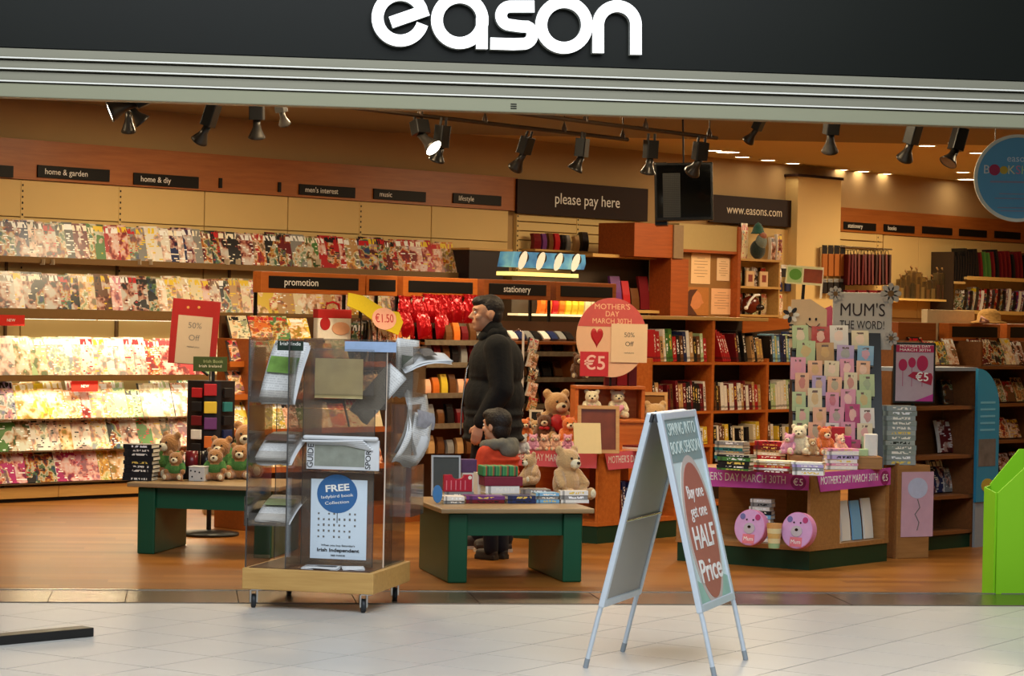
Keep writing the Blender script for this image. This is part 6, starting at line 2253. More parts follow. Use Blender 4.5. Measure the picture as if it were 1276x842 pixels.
pb = thing('pay_booth', 'tall red-brown wooden pay desk booth under the television', 'pay desk', BF)
PAYW = wood('pay_desk_wood', '#7c3812', '#9c4c1c', rough=.4)
xa, z1 = bl_(791, 277)
xb, z0 = bl_(846, 322)
MB().box(xa, xb, 0, .5, z0, z1).build('canopy', PAYW, pb, bev=.004)
xm0, xm1 = bl_(838, 300)[0], bl_(850, 300)[0]
MB().box(xm0, xm1, -.02, -.0, z0, z1).build('steel_strip', M('strip_steel', '#8a7358', .35, .4), pb)
xp0, xp1 = bl_(836, 350)[0], bl_(858, 350)[0]
MB().box(xp0, xp1, 0, .3, 0, z0 - .001).build('post', PAYW, pb, bev=.004)
xs0, xs1 = bl_(848, 300)[0], bl_(920, 300)[0]
MB().box(xs0, xs1, .02, .4, bl_(880, 312)[1], bl_(880, 280)[1]).build('glazed_canopy', M('frosted_panel', '#a08a5c', .3, var=.06), pb)
MB().box(xs0, xs1, .015, .4, bl_(880, 315)[1], bl_(880, 311.5)[1]).build('canopy_edge', PAYW, pb)
MB().box(xs0 + .06, xs1, .10, .14, .6, bl_(880, 313)[1] - .02).build('notice_board', M('notice_board_tan', '#8a6030', .6, var=.06), pb)
MB().box(xs1, xs1 + .05, .0, .4, .3, bl_(880, 280)[1]).build('end_post', PAYW, pb)
MB().box(xa - .8, xs1, -.02, .5, 0, 1.05).build('counter', PAYW, pb)
xr0, xr1 = bl_(738, 350, .2)[0], bl_(832, 350, .2)[0]
MB().box(xr0, xr1, .2, .5, bl_(790, 322, .2)[1], bl_(790, 318, .2)[1]).build('shelf', BEECH, pb)
MB().box(xr0, xr1, .46, .5, 1.05, bl_(790, 322, .2)[1]).build('back_board', DARKB, pb)
MB().box(xr0, xr1, .15, .45, bl_(790, 386, .2)[1] - .03, bl_(790, 386, .2)[1]).build('shelf', BEECH, pb)
zsh = bl_(790, 386, .2)[1]
x = xr0 + .05
i = 0
while x < xr1 - .16:
    i += 1
    c = rng.choice(['dark red', 'black', 'brown', 'purple', 'grey', 'red'])
    w = rng.uniform(.10, .16)
    magazine(BF @ T(x + w / 2, .3, zsh + .006, -8), w, rng.uniform(.16, .36), .03, c, '%s box on the shelf inside the pay desk, %s from the left' % (c, ordinal(i)), 'boxes inside the pay desk', 'stock_box', 'box')
    x += w + .02
for (p0, y0, p1, y1, lb, col, kind) in ((861, 315, 884, 354, 'cream notice with faint print at the top left of the pay desk board', '#e0b888', 'a'),
                                        (893, 321, 908, 350, 'narrow cream price list at the top right of the pay desk board', '#dcb890', 'b'),
                                        (886, 359, 911, 392, 'cream notice at the lower right of the pay desk board', '#dca87c', 'a')):
    a, b = bl_(p0, y0, .10), bl_(p1, y1, .10)
    t = thing('paper_notice', lb, 'notice', BF @ T((a[0] + b[0]) / 2, .098, (a[1] + b[1]) / 2))
    w, h = (b[0] - a[0]) / 2, (a[1] - b[1]) / 2
    MB().box(-w, w, -.006, 0, -h, h).build('sheet', M('notice' + col[1:], col, .6, var=.04), t)
    mb = MB()
    for q in range(7):
        ww = w * (.7 if q % 3 else .4)
        mb.box(-ww, ww, -.007, -.006, h * .7 - q * h * .2 - .006, h * .7 - q * h * .2)
    mb.build('print_lines', M('print_tan', '#9c7a58', .6), t)['kind'] = 'stuff'
a, b = bl_(852, 357, .08), bl_(883, 393, .08)
t = thing('portrait_poster', 'poster of a face in profile on the pay desk board', 'poster', BF @ T((a[0] + b[0]) / 2, .09, (a[1] + b[1]) / 2))
w, h = (b[0] - a[0]) / 2, (a[1] - b[1]) / 2
MB().box(-w, w, -.006, 0, -h, h).build('sheet', M('poster_amber', '#a8682c', .5, var=.15), t)
MB().disc(w * .52, h * .66, -.008, -.006, 0, 28, (-w * .05, h * .08)).build('face', M('poster_face', '#c07848', .5, var=.15), t)
MB().prism([(w * .4, h * .2), (w * .62, -h * .12), (w * .42, -h * .2)], -.0085, -.006, 'y').build('face_nose', MATS['poster_face'], t)
MB().prism([(-w * .98, -h), (-w * .98, h * .3), (-w * .5, h * .8), (w * .1, h * .85), (-w * .3, h * .3), (-w * .45, -h * .3), (w * .1, -h * .98)], -.0095, -.0081, 'y').build('face_hair', M('poster_hair', '#4a2412', .5), t)

# television hung from the ceiling
TVB = M('tv_black', '#0c0b0a', .25)
a, b = AT(818, 202, 20.6), AT(889, 276, 20.6)
t = thing('television', 'black television hung from the ceiling between the two brown boards', 'television', Matrix.Translation(((a.x + b.x) / 2, 20.6, b.z)) @ Matrix.Rotation(R(-6), 4, 'Z') @ Matrix.Rotation(R(-2), 4, 'Y'))
w, h = (b.x - a.x) / 2, a.z - b.z
MB().box(-w, w, -.03, .04, 0, h).build('case', TVB, t, bev=.008)
MB().box(-w + .02, w - .02, -.032, -.03, .03, h - .02).build('screen', M('tv_screen', '#050505', .08), t)


def listing_mat():  # grey dashes in rows and columns on the dark screen
    n = NT('screen_text_grey')
    s = n.sep(n.coord('Generated'))
    g_ = n.math('MULTIPLY', n.math('GREATER_THAN', n.math('FRACT', n.math('MULTIPLY', s[2], 24.0)), .5), n.math('GREATER_THAN', n.math('FRACT', n.math('MULTIPLY', s[0], 9.0)), .3))
    n.bsdf(n.mix(g_, lin('#0c0c0c'), lin('#3a3832')), .3)
    return n.m


MB().box(-w * .72, -w * .12, -.0335, -.032, h * .06, h * .82).build('screen_listing', listing_mat(), t)
MB().box(-w * .03, w * .03, .0, .03, h, ZC - b.z).build('ceiling_bracket', SIGNBLACK, t)
MB().box(-w * 1.02, -w * .6, .041, .30, -.03, h * 1.02).build('rear_cover', TVB, t)

# lit blue promotional box with four pictures, and lit packs, by the pay desk
KF = FR(*[(WF @ V((wu(680, 330, 1.5)[0], -1.5, 0)))[i] for i in (0, 1)], 45)


def kl(px, py, yl=0.0):
    p = loc_on(KF, px, py, yl)
    return p.x, p.z


a, b = kl(634, 313), kl(727, 336)
kb = thing('light_box', 'lit blue promotional box with four white hand pictures behind the stationery header', 'light box', KF @ T((a[0] + b[0]) / 2, 0, b[1]))
w, h = (b[0] - a[0]) / 2, a[1] - b[1]


def blue_lit():
    n = NT('light_box_blue')
    f = n.noise(n.coord('Object'), 5.0, 3.0)
    c = n.ramp(f, [(.3, lin('#2a5a9c')), (.55, lin('#5aa0c8')), (.75, lin('#8cc8d0'))])
    b_ = n.bsdf(c, .3)
    n.set(b_.inputs['Emission Color'], c)
    b_.inputs['Emission Strength'].default_value = .3
    return n.m


MB().prism([(-w, 0), (w * .95, 0), (w, h * .4), (w * .98, h), (-w * .93, h)], -.03, .15, 'y').build('case', blue_lit(), kb, bev=.01)
LITW = M('lit_white', '#fff6e6', .5, emit='#fff0d8', estr=.25)
for k in range(4):
    x = -w * .70 + k * w * .47
    MB().disc(.065, .055, -.033, -.03, 0, 20, (x + .02, h * .66)).build('picture_shadow', PRINTBLACK, kb)
    MB().disc(.045, .095, -.037, -.033, 0, 20).build('picture', LITW, kb, fr=T(x, 0, h * .45, 0, 28, 0))
a2, b2 = kl(628, 338), kl(716, 346)
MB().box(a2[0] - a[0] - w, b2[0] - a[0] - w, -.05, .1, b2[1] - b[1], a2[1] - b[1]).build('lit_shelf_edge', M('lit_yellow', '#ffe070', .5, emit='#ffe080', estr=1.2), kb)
MB().box(-w * .9, w * .9, .0, .12, -1.6, -.06).build('stand', DARKB, kb)
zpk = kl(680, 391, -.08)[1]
MB().box(-w * 1.0, w * 1.0, -.14, -.0, zpk - b[1] - .02, zpk - b[1]).build('lit_shelf', M('lit_shelf', '#f0e0b0', .5, emit='#ffe8b0', estr=.7), kb)  # board glows by itself: light on the shelf put into its material
for i in range(10):
    px = 673 + i * 8
    x = kl(px, 390, -.08)[0]
    c = ['orange', 'orange', 'red', 'orange', 'yellow', 'yellow', 'yellow', 'cream', 'cream', 'white'][i]
    magazine(KF @ T(x, -.08, zpk + .002), .064, .18, .05, c, '%s packet on the lit shelf behind the blank headers, %s from the left' % (c, ordinal(i + 1)), 'packets on the lit shelf', 'packet', 'packet')
p = KF @ V(((a[0] + b[0]) / 2, -.2, zpk + .30))
area_light('shelf_tube_light', p, KF @ V(((a[0] + b[0]) / 2, -.1, zpk)), .8, .05, 5, (1, .9, .6))
# purple-dark shelf block at the end of the magazine wall, and boxes on the slatwall
a, b = wu(585, 311, .35), wu(634, 345, .35)
t = thing('shelf_unit', 'dark shelf unit at the right end of the magazine wall', 'shelf unit', WF @ T(a[0], -.35, 0))
MB().box(0, b[0] - a[0], 0, .28, 0.0, a[1] - .003).build('body', M('dark_plum', '#1e1218', .4, var=.2), t)
MB().box(-.02, b[0] - a[0] + .03, -.02, .3, a[1], a[1] + .02).build('top', BEECH, t)
zz = wu(680, 311, .16)[1]
MB().box(wu(660, 311, .16)[0], wu(738, 311, .16)[0], -.24, -.041, zz - .02, zz).build('wall_shelf', BEECH, wb)
for i, (px, c, wd, hh) in enumerate(((667, 'dark red', .10, .16), (676, 'purple', .06, .16), (684, 'brown', .06, .17), (692, 'red', .07, .17), (700, 'black', .05, .16), (706, 'grey', .05, .16), (717, 'tan', .06, .15), (727, 'black', .09, .20))):
    u = wu(px, 311, .16)[0]
    magazine(WF @ T(u, -.16, zz + .001, -4), wd, hh, .05, c, '%s box on the slatwall shelf under please pay here, %s from the left' % (c, ordinal(i + 1)), 'boxes on the slatwall shelf', 'stock_box', 'box')

# ================================================================== SLATWALL DISPLAY UNDER THE WEBSITE BOARD
za, zb_ = wu(950, 323, .3)[1], wu(950, 357, .3)[1]
u0, u1 = wu(912, 340, .3)[0], wu(972, 340, .3)[0]
ws = thing('display_shelving', 'cream wall shelving holding toys under the website board', 'shelving', WF @ T(u0, 0, 0))
L_ = u1 - u0
MB().box(0, L_ + .62, -.048, -.042, .2, wu(950, 284, .05)[1]).build('back_board', PANELCREAM, ws)
zc_ = wu(950, 392, .3)[1]
for z in (za, zb_, zc_):
    MB().box(0, L_, -.32, -.051, z - .025, z).build('shelf', BEECH, ws)
for x in (0, L_ - .02):
    MB().box(x, x + .02, -.30, -.051, .2, za - .026).build('side_board', BEECH, ws)
# soft gnome-like toy, packs and cards
q = wu(944, 321, .2)
t = thing('soft_toy', 'plush figure with a grey beard and green pointed hat on the top wall shelf', 'soft toy', WF @ T(q[0], -.2, za + .001))
MB().ball((0, 0, .11), (.10, .08, .11), 0, 14, 10).build('body', PLUSH, t, color='#20302c')
MB().ball((0, -.05, .20), (.075, .06, .085), 0, 14, 10).build('beard', PLUSH, t, color='#7d8a82')
MB().ball((0, -.07, .26), (.05, .045, .045), 0, 12, 8).build('face', PLUSH, t, color='#a86a50')
MB().lathe([(.085, .29), (.07, .31), (.055, .36), (.03, .40), (0, .42)], 16).build('hat', PLUSH, t, color='#1f5a4c')
for i, (px, c, wd, h) in enumerate(((924, 'cream', .12, .40), (960, 'brown', .08, .26), (968, 'dark red', .09, .30))):
    u = wu(px, 320, .12)[0]
    magazine(WF @ T(u, -.13, za + .001), wd, h, .04, c, '%s toy pack on the top wall shelf, %s from the left' % (c, ordinal(i + 1)), 'toy packs on the top wall shelf', 'toy_pack', 'toy pack')
for i, (px, c) in enumerate(((934, 'cream'), (951, 'cream'))):
    u = wu(px, 356, .25)[0]
    t = thing('framed_card', 'small cream framed card with a red motif on the middle wall shelf, %s of two' % ('left' if not i else 'right'), 'card', WF @ T(u, -.25, zb_ + .001), 'framed cards')
    MB().box(-.07, .07, -.01, .01, 0, .17).build('frame', M('card_cream', '#dcb98c', .6), t)
    MB().box(-.035, .035, -.013, -.01, .05, .13).build('motif', M('motif_red', '#8a3a2c', .5, var=.5, scale=40), t)
for i, (px, c) in enumerate(((920, 'brown'), (965, 'black'), (968, 'navy blue'))):
    pass
for i in range(6):
    u = wu(918 + 10 * i, 340, .1)[0]
    c = ['brown', 'black', 'black', 'brown', 'black', 'navy blue'][i]
    magazine(WF @ T(u, -.11, zb_ + .001), .09, .22, .03, c, '%s pack at the back of the middle wall shelf, %s from the left' % (c, ordinal(i + 1)), 'packs on the middle wall shelf', 'toy_pack', 'toy pack')
    c = ['dark red', 'black', 'pale green', 'cream', 'dark red', 'cream'][i]
    magazine(WF @ T(u, -.13, zc_ + .001), .10, .24, .03, c, '%s pack at the back of the bottom wall shelf, %s from the left' % (c, ordinal(i + 1)), 'packs on the bottom wall shelf', 'toy_pack', 'toy pack')
u = wu(936, 390, .26)[0]
t = thing('play_helmet', 'dark red rounded helmet with a white rim on the bottom wall shelf', 'helmet', WF @ T(u, -.25, zc_ + .04))
MB().ball((0, 0, .07), (.13, .08, .10), 0, 18, 12).build('shell', GLOSSY, t, color='#6a2414')
MB().tube([(-.20, -.10, .03), (-.17, -.10, .06), (-.13, -.10, .12), (-.06, -.11, .175), (.03, -.10, .18)], .014, 8).build('rim', PRINTWHITE, t)
MB().ball((-.20, -.10, .03), (.03, .02, .022)).build('rim_tab', PRINTWHITE, t)
MB().ball((.08, -.05, .04), (.08, .06, .04)).build('strap_pad', GLOSSY, t, color=PAL['black'])
# hanging packs on the slats
k = 0
for i, (px, py, n, w, h, c, c2_) in enumerate(((976, 345, .10, .09, .14, 'black', 'white'), (986, 345, .10, .09, .14, 'black', 'white'), (970, 363, .10, .09, .14, 'navy blue', 'white'), (981, 363, .10, .09, .14, 'navy blue', 'white'),
                                               (1006, 330, .10, .18, .20, 'orange', 'black'))):
    u, z = wu(px, py, n)
    t = thing('hanging_pack', '%s hanging pack with a %s top on the slats, %s from the upper left' % (c, c2_, ordinal(i + 1)), 'hanging pack', WF @ T(u, -n, z), 'hanging packs on the slats')
    MB().box(-w / 2, w / 2, -.02, .01, 0, h * .7).build('pack', OBJ, t, bev=.004, color=PAL[c])
    MB().box(-w / 2, w / 2, -.004, .004, h * .7, h).build('header', OBJ, t, color=PAL[c2_])
    MB().tube([(0, -.03, h * .9), (0, .045, h * .9)], .004, 6).build('peg', CHROME, t)
for i in range(4):
    px = 1027 + i * 7.5
    n = .25
    u, z = wu(px, 344, n)
    t = thing('hanging_pack', 'long orange pack with a black header hung left of the wine-red bags, %s of four' % ordinal(i + 1), 'hanging pack', WF @ T(u, -n, z), 'long orange packs')
    w, h = .09, .36
    MB().box(-w / 2, w / 2, -.012, .012, 0, h * .72).build('pack', OBJ, t, bev=.004, color='#a8622a')
    MB().box(-w / 2, w / 2, -.004, .004, h * .72, h).build('header', OBJ, t, color=PAL['black'])
    MB().tube([(0, -.03, h * .93), (0, .20, h * .93)], .004, 6).build('peg', CHROME, t)
    t2 = thing('hanging_pack', 'short dark pack hung below the long orange packs, %s of four' % ordinal(i + 1), 'hanging pack', WF @ T(u, -n, z - .20), 'short dark packs')
    MB().box(-w / 2, w / 2, -.012, .012, 0, .13).build('pack', OBJ, t2, bev=.004, color=PAL['black'])
    MB().box(-w / 2, w / 2, -.004, .004, .13, .17).build('header', OBJ, t2, color=PAL['grey'])
    MB().tube([(0, -.03, .15), (0, .20, .15)], .004, 6).build('peg', CHROME, t2)
for i in range(13):
    px = 1053 + i * 4.3
    n = .28
    u, z = wu(px, 355, n)
    c = '#5c1418' if i % 4 < 3 and i < 8 else ('#6a2a24' if i % 2 else '#3c1a18')
    t = thing('gift_bag', 'wine-red gift bag, %s from the left in the hanging row' % ordinal(i + 1), 'bag', WF @ T(u, -n, z, 0, rng.uniform(-4, 4), 62), 'hanging wine-red bags')
    h = .36
    MB().prism([(-.10, 0), (.10, 0), (.10, h), (-.10, h)], -.012, .012, 'y').build('bag', OBJ, t, bev=.006, color=c)
    MB().tube([(-.05, 0, h), (-.03, 0, h + .05), (.03, 0, h + .05), (.05, 0, h)], .004, 6).build('handle', SIGNBLACK, t)
uA, uB = wu(1050, 312, .28)[0], wu(1108, 312, .28)[0]
zz = wu(1080, 309, .28)[1]
o = MB().tube([(uA - .05, -.28, zz), (uB + .05, -.28, zz)], .01, 8).box(uA, uA + .02, -.28, 0, zz - .01, zz + .01).box(uB, uB + .02, -.28, 0, zz - .01, zz + .01).build('hanging_rail', CHROME, fr=WF)
tag(o, 'chrome rail from which the wine-red gift bags hang', 'rail')
# lower red bags row peeping over the header card
for i in range(4):
    u, z = wu(1058 + 14 * i, 372, .30)
    o = MB().box(-.08, .08, -.03, .03, 0, .10).build('gift_box', OBJ, bev=.006, fr=WF @ T(u, -.30, z), color=PAL['dark red'])
    tag(o, 'dark red box below the hanging wine-red bags, %s from the left' % ordinal(i + 1), 'box', 'dark red boxes below the bags')
z_ = wu(1085, 373, .30)[1]
o = MB().box(wu(1050, 372, .3)[0], wu(1112, 372, .3)[0], -.38, 0, z_ - .025, z_ - .002).build('wall_shelf', BEECH, wb)
# green and white banner on a hanging card
a, b = AT(979, 331, 19.2), AT(1025, 355, 19.2)
hb = thing('hanging_banner', 'white-edged banner with a green square and an orange picture above the smiling cut-out', 'banner', Matrix.Translation(((a.x + b.x) / 2, 19.2, b.z)) @ Matrix.Rotation(R(3), 4, 'Y'))
w, h = (b.x - a.x) / 2, a.z - b.z
MB().box(-w, w, -.004, .004, 0, h).build('card', M('banner_cream', '#d8d2a4', .6), hb)
MB().box(-w * .92, -w * .15, -.006, -.004, h * .08, h * .9).build('green_square', M('banner_green', '#a8c080', .6), hb)
MB().disc(.05, .045, -.008, -.006, 0, 16, (-w * .5, h * .52)).build('leaf_mark', M('leaf_green', '#5a9030', .6), hb)
MB().box(-w * .05, w * .95, -.006, -.004, h * .12, h * .86).build('picture', M('banner_picture', '#8a3c1c', .5, var=.5, scale=14), hb)
MB().box(w * .9, w * 1.0, -.005, .005, -.10, h).build('side_strip', PRINTCREAM, hb)
MB().box(-.012, .012, .004, .02, -b.z, h).build('pole', SIGNBLACK, hb)
MB().lathe([(0, 0), (.14, 0), (.14, .01), (.02, .02), (0, .02)], 20, c=(0, .012, -b.z)).build('foot', SIGNBLACK, hb)

# ================================================================== RIGHT-HAND GONDOLAS
SF3 = FR(AT(1112, 420, 19.3).x, 19.3, 45)


def sl(px, py, yl=0.0):
    p = loc_on(SF3, px, py, yl)
    return p.x, p.z


gs = thing('gondola', 'brown wooden gondola with magazines at the right edge, behind the blue standee', 'gondola', SF3)
xE = sl(1330, 450)[0]
zh = sl(1200, 425)[1]
x0_ = sl(1112, 430)[0]
MB().box(x0_, xE, .10, .14, 0, zh).build('back_panel', MATS['gondola_back'], gs)
SHW = wood('gondola_brown', '#6a4020', '#84522a', rough=.5)
zs3 = [sl(1230, y, -.25)[1] for y in (456, 503, 549, 590, 640)]
for z in zs3:
    MB().box(x0_, xE, -.28, .10, z - .025, z).build('shelf', SHW, gs)
for px in (1112, 1190, 1262):
    x = sl(px, 450)[0]
    MB().box(x - .014, x + .014, -.26, .099, 0, zh).build('upright', SHW, gs)
MB().box(x0_, xE, -.26, .1, 0, .12).build('plinth', SHW, gs)
for (p0, p1, lb, mat, blank) in ((1113, 1160, 'plain brown header box right of the grey header card', ORANGE_D, False), (1176, 1240, 'header box with a black panel right of the plain brown one', ORANGE, True), (1249, 1310, 'header box with a black panel at the right edge', ORANGE, True)):
    a, b = sl(p0, 402), sl(p1, 425)
    t = thing('header_box', lb, 'sign', SF3 @ T((a[0] + b[0]) / 2, 0, zh + .002), 'right-hand header boxes')
    w, h = (b[0] - a[0]) / 2, a[1] - b[1]
    MB().box(-w, w, -.05, .05, 0, h).build('box', mat, t, bev=.004)
    if blank:
        MB().box(-w + .05, w - .05, -.055, -.05, h * .22, h * .82).build('panel', SIGNBLACK, t)
for r_, (k, cs, sp_, h) in enumerate(((0, ['dark red', 'black', 'cream', 'brown', 'tan', 'dark red'], .15, .22), (1, ['brown', 'tan', 'orange', 'black'], .16, .2), (2, ['dark red', 'red', 'brown'], .17, .18), (3, ['brown', 'dark red', 'black'], .2, .16))):
    x, i = x0_ + .1, 0
    while x < xE - .1:
        i += 1
        c = cs[i % len(cs)]
        if min(abs(x - sl(px, 450)[0]) for px in (1112, 1190, 1262)) < .10:
            x += sp_ * .5
            i -= 1
            continue
        magazine(SF3 @ T(x, -.16, zs3[k] + .009, -22, rng.uniform(-1, 1), -6), rng.uniform(.13, .17), h * rng.uniform(.9, 1.1), .012, c,
                 '%s magazine, %s from the left on the right-hand gondola\'s %s shelf' % (c, ordinal(i), ordinal(r_ + 1)), 'magazines on the right-hand gondola')
        x += sp_
# things on top of the right gondola: white box, basket, frame
a, b = sl(1157, 392, .05), sl(1216, 392, .05)
zt_ = zh + sl(1200, 402)[1] - sl(1200, 425)[1] + .003
o = MB().box(a[0], b[0], .06, .12, zh + .002, zt_ + .10).build('long_box', M('box_ivory', '#d8c49c', .6), fr=SF3, bev=.003)
tag(o, 'long ivory box lying on top of the right-hand header boxes', 'box')
a = sl(1212, 399, -.0)
t = thing('straw_hat', 'tan straw hat with a pink rim on top of the right-hand header boxes', 'hat', SF3 @ T(a[0], -.16, zt_))
MB().lathe([(.15, .0), (.148, .006), (.10, .02), (.095, .07), (.06, .11), (0, .12)], 24).build('crown', M('straw', '#b98a48', .9, var=.25, scale=60, bump=.6), t)
MB().tube([(-.15, -.02, .01), (-.13, -.08, .012), (-.19, -.05, .05), (-.15, -.02, .01)], .012, 6).build('rim', M('rim_pink', '#d8a494', .8), t)
# shelves on the wall at the right: folders, books
uA, uB = wu(1188, 340, .35)[0], UR - .3
zA, zB = wu(1230, 346, .35)[1], wu(1230, 388, .35)[1]
w2 = thing('display_shelving', 'lit cream wall shelves with folders near the right edge', 'shelving', WF @ T(uA, 0, 0))
for z in (zA, zB):
    MB().box(.25 if z == zA else 0, uB - uA, -.38, -.031, z - .03, z).build('shelf', PANELCREAM, w2)
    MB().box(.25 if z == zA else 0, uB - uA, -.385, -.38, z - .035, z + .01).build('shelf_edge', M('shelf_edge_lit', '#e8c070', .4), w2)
MB().box(-.02, 0, -.36, -.031, .2, zA + .30).build('side_board', DARKB, w2)
x, i = .03, 0
while x < 2.4:
    i += 1
    c = 'black' if i < 10 else rng.choice(['dark red', 'black', 'red', 'green', 'dark red'])
    magazine(WF @ T(uA + x + .05, -.22, zA + (.007 if x > .22 else -.055), 0 if i < 10 else -8, 0, 80), .24, rng.uniform(.30, .36), .03, c, '%s folder on the upper right wall shelf, %s from the left' % (c, ordinal(i)), 'folders on the upper right wall shelf', 'folder', 'folder')
    x += .055 if i < 10 else .09
MB().box(.0, .25, -.36, -.031, zA - .09, zA - .062).build('shelf', PANELCREAM, w2)
x, i = .32, 0
while x < 2.4:
    i += 1
    c = rng.choice(['dark red', 'white', 'purple', 'brown', 'red'])
    magazine(WF @ T(uA + x, -.22, zB + .012, 8, 0, 75), .20, rng.uniform(.24, .29), .035, c, '%s book on the lower right wall shelf, %s from the left' % (c, ordinal(i)), 'books on the lower right wall shelf', 'book', 'book')
    x += .12
# glassy packs on a wall shelf left of them
u0, u1 = wu(1112, 370, .3)[0], wu(1176, 370, .3)[0]
zz = wu(1140, 372, .3)[1]
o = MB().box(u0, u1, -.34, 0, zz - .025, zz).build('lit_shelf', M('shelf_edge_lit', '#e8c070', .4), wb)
CLEAR = pane_mat('clear_wrap', '#d8c8a8', .12, .1, .12, '#a08a60')
for i in range(9):
    u = wu(1122 + i * 6.5, 371, .2)[0]
    hh = rng.uniform(.18, .34)
    t = thing('gift_pack', 'clear wrapped gift pack, %s from left on the lit shelf right of the grey card' % ordinal(i + 1), 'gift pack', WF @ T(u, -.2, zz + .001), 'clear wrapped gift packs')
    MB().box(-.045, .045, -.04, .04, 0, hh).build('wrap', CLEAR, t, bev=.008)
    MB().box(-.03, .03, -.025, .025, .003, hh * .55).build('contents', OBJ, t, color=PAL[rng.choice(['tan', 'brown', 'dark red', 'cream', 'black'])])
    MB().tube([(0, 0, hh), (.01, 0, hh + .03), (-.02, 0, hh + .06)], .012, 6).build('tie', OBJ, t, color=PAL['tan'])

# bookcase behind the pedestal
p = G(1213, 681)
_d = V((.7071, .7071, 0))
R0 = p - _d * 1.05
BKF = FR(R0.x, R0.y, 45)
zt_ = loc_on(BKF, 1190, 462, 0).z
bk = thing('bookcase', 'brown wooden bookcase behind the pedestal, below the €5 poster', 'bookcase', BKF)
MB().box(0, .022, 0, .30, 0, zt_).build('upright', SHW, bk)
MB().box(1.03, 1.052, -.0, .30, 0, zt_).build('upright', SHW, bk)
MB().box(.0225, 1.029, .285, .30, 0, zt_).build('back_panel', SHW, bk)
zk = [loc_on(BKF, 1190, y, 0).z for y in (506, 567, 617)]
for z in zk + [.13]:
    MB().box(.0225, 1.029, 0, .284, z - .025, z).build('shelf', SHW, bk)
MB().box(0, 1.05, -.005, .30, zt_, zt_ + .025).build('top', M('top_grey_blue', '#7c8490', .5), bk)
MB().box(.0225, 1.029, .02, .04, 0, .10).build('kick_board', MATS['kick_green'], bk)
for k, (z, px, c, w, h, lb) in enumerate(((zk[0], 1185, 'brown', .34, .18, 'brown picture book facing out on the bookcase shelf under the poster'), (zk[1], 1180, 'dark red', .26, .24, 'round-cornered red picture book facing out on the second shelf'),
                                         (zk[2], 1170, 'navy blue', .22, .24, 'navy picture book facing out on the third shelf'), (zk[2], 1182, 'grey', .16, .18, 'grey picture book facing out on the third shelf'))):
    q = loc_on(BKF, px, 500, .2)
    magazine(BKF @ T(q.x, .19, z + .006, -12), w * .8, h, .02, c, lb, 'picture books facing out', 'picture_book', 'book')
# blue cardboard standee with a rounded top
a, b = loc_on(BKF, 1213, 620, -.03), loc_on(BKF, 1240, 620, -.03)
zt2, zb2 = loc_on(BKF, 1220, 459, -.03).z, loc_on(BKF, 1220, 625, -.03).z
w = b.x - a.x
STB = M('standee_blue', '#2f86ac', .5, var=.08, scale=5)
sd = thing('standee', 'tall blue cardboard standee with a rounded shoulder at the bookcase end', 'standee', BKF @ T(a.x + .0, -.04, 0))
pr = [(0, 0), (w, 0), (w, (zt2 - .3))] + [(w * math.cos(R(t_)) * 1.0, zt2 - .30 + .30 * math.sin(R(t_))) for t_ in range(10, 91, 10)] + [(0, zt2)]
MB().prism([(x_, max(z_, zb2)) for x_, z_ in pr], -.012, .012, 'y').build('panel', STB, sd)
MB().box(.01, w * .55, .0, .02, 0, zb2).build('leg', M('leg_pale', '#8c9498', .6), sd)
MB().box(.02, w * .85, -.014, -.012, zb2 + .26, zb2 + .46).build('picture', M('standee_picture', '#6a6460', .5, var=.6, scale=14), sd)
MB().disc(w * .28, .05, -.0145, -.012, 0, 20, (w * .5, zb2 + .12)).build('emblem', M('emblem_yellow', '#b8a040', .5), sd)
for q in range(5):
    MB().box(w * .12, w * .8, -.0135, -.012, zb2 + .52 + q * .05, zb2 + .535 + q * .05).build('print_line', M('print_sky', '#6ab0cc', .5), sd)

# ================================================================== ROUND BLUE HANGING SIGN
DH = 15.6
c_ = AT(1268, 222, DH)
hs = thing('hanging_sign', 'round blue hanging sign cut by the right edge, with colourful lettering', 'sign', Matrix.Translation(c_) @ Matrix.Rotation(R(0), 4, 'Z'))
r = .283
MB().disc(r, r, -.012, .012, 0, 56).build('rim', M('rim_pale', '#d4cfba', .5), hs, bev=.003)
MB().disc(r * .925, r * .925, -.0145, -.012, 0, 56).build('disc', M('disc_blue', '#5a98b8', .45, var=.08, scale=4), hs)
text('eason', .045, M('print_mist', '#c8d0d4', .6), hs, 0, -.015, .125)
xb_ = -.205
for chh, col, dx in (('B', '#d0ccc4', .04), ('O', None, .06), ('O', None, .06), ('K', '#d8d0a0', .045), ('S', '#c87890', .045), ('H', '#b0c890', .045), ('O', '#d0ccc4', .045), ('P', '#d8b060', .04)):
    if col is None:
        kx = 0 if xb_ < -.13 else 1
        MB().disc(.036 if kx == 0 else .026, .036 if kx == 0 else .026, -.0165 - .001 * kx, -.0145, 0, 24, (xb_ + .012, .05)).build('letter_dot', M('dot_crimson', '#a02848', .5) if kx == 0 else M('dot_amber', '#c0a030', .5), hs)
    else:
        text(chh, .055, M('ink' + col[1:], col, .6), hs, xb_, -.0155, .05)
    xb_ += dx
for q, (wd, zz_) in enumerate(((.36, -.02), (.24, -.10), (.30, -.13), (.26, -.19), (.22, -.21))):
    MB().box(-wd / 2, wd / 2, -.0155, -.0145, zz_ - (.012 if q == 0 else .006), zz_).build('print_line', M('print_mauve', '#8a8496', .6), hs)
for s in (-1, 1):
    MB().tube([(s * .15, 0, r * .84), (s * .15, 0, ZC - c_.z)], .003, 5).build('wire', CHROME, hs)

# ================================================================== SPINNER RACK AND 50% OFF SIGN
p = AT(263, 500, 17.4)
PFx = FR(p.x, 17.4, 12)


def pl(px, py, yl=0.0):
    q = loc_on(PFx, px, py, yl)
    return q.x, q.z


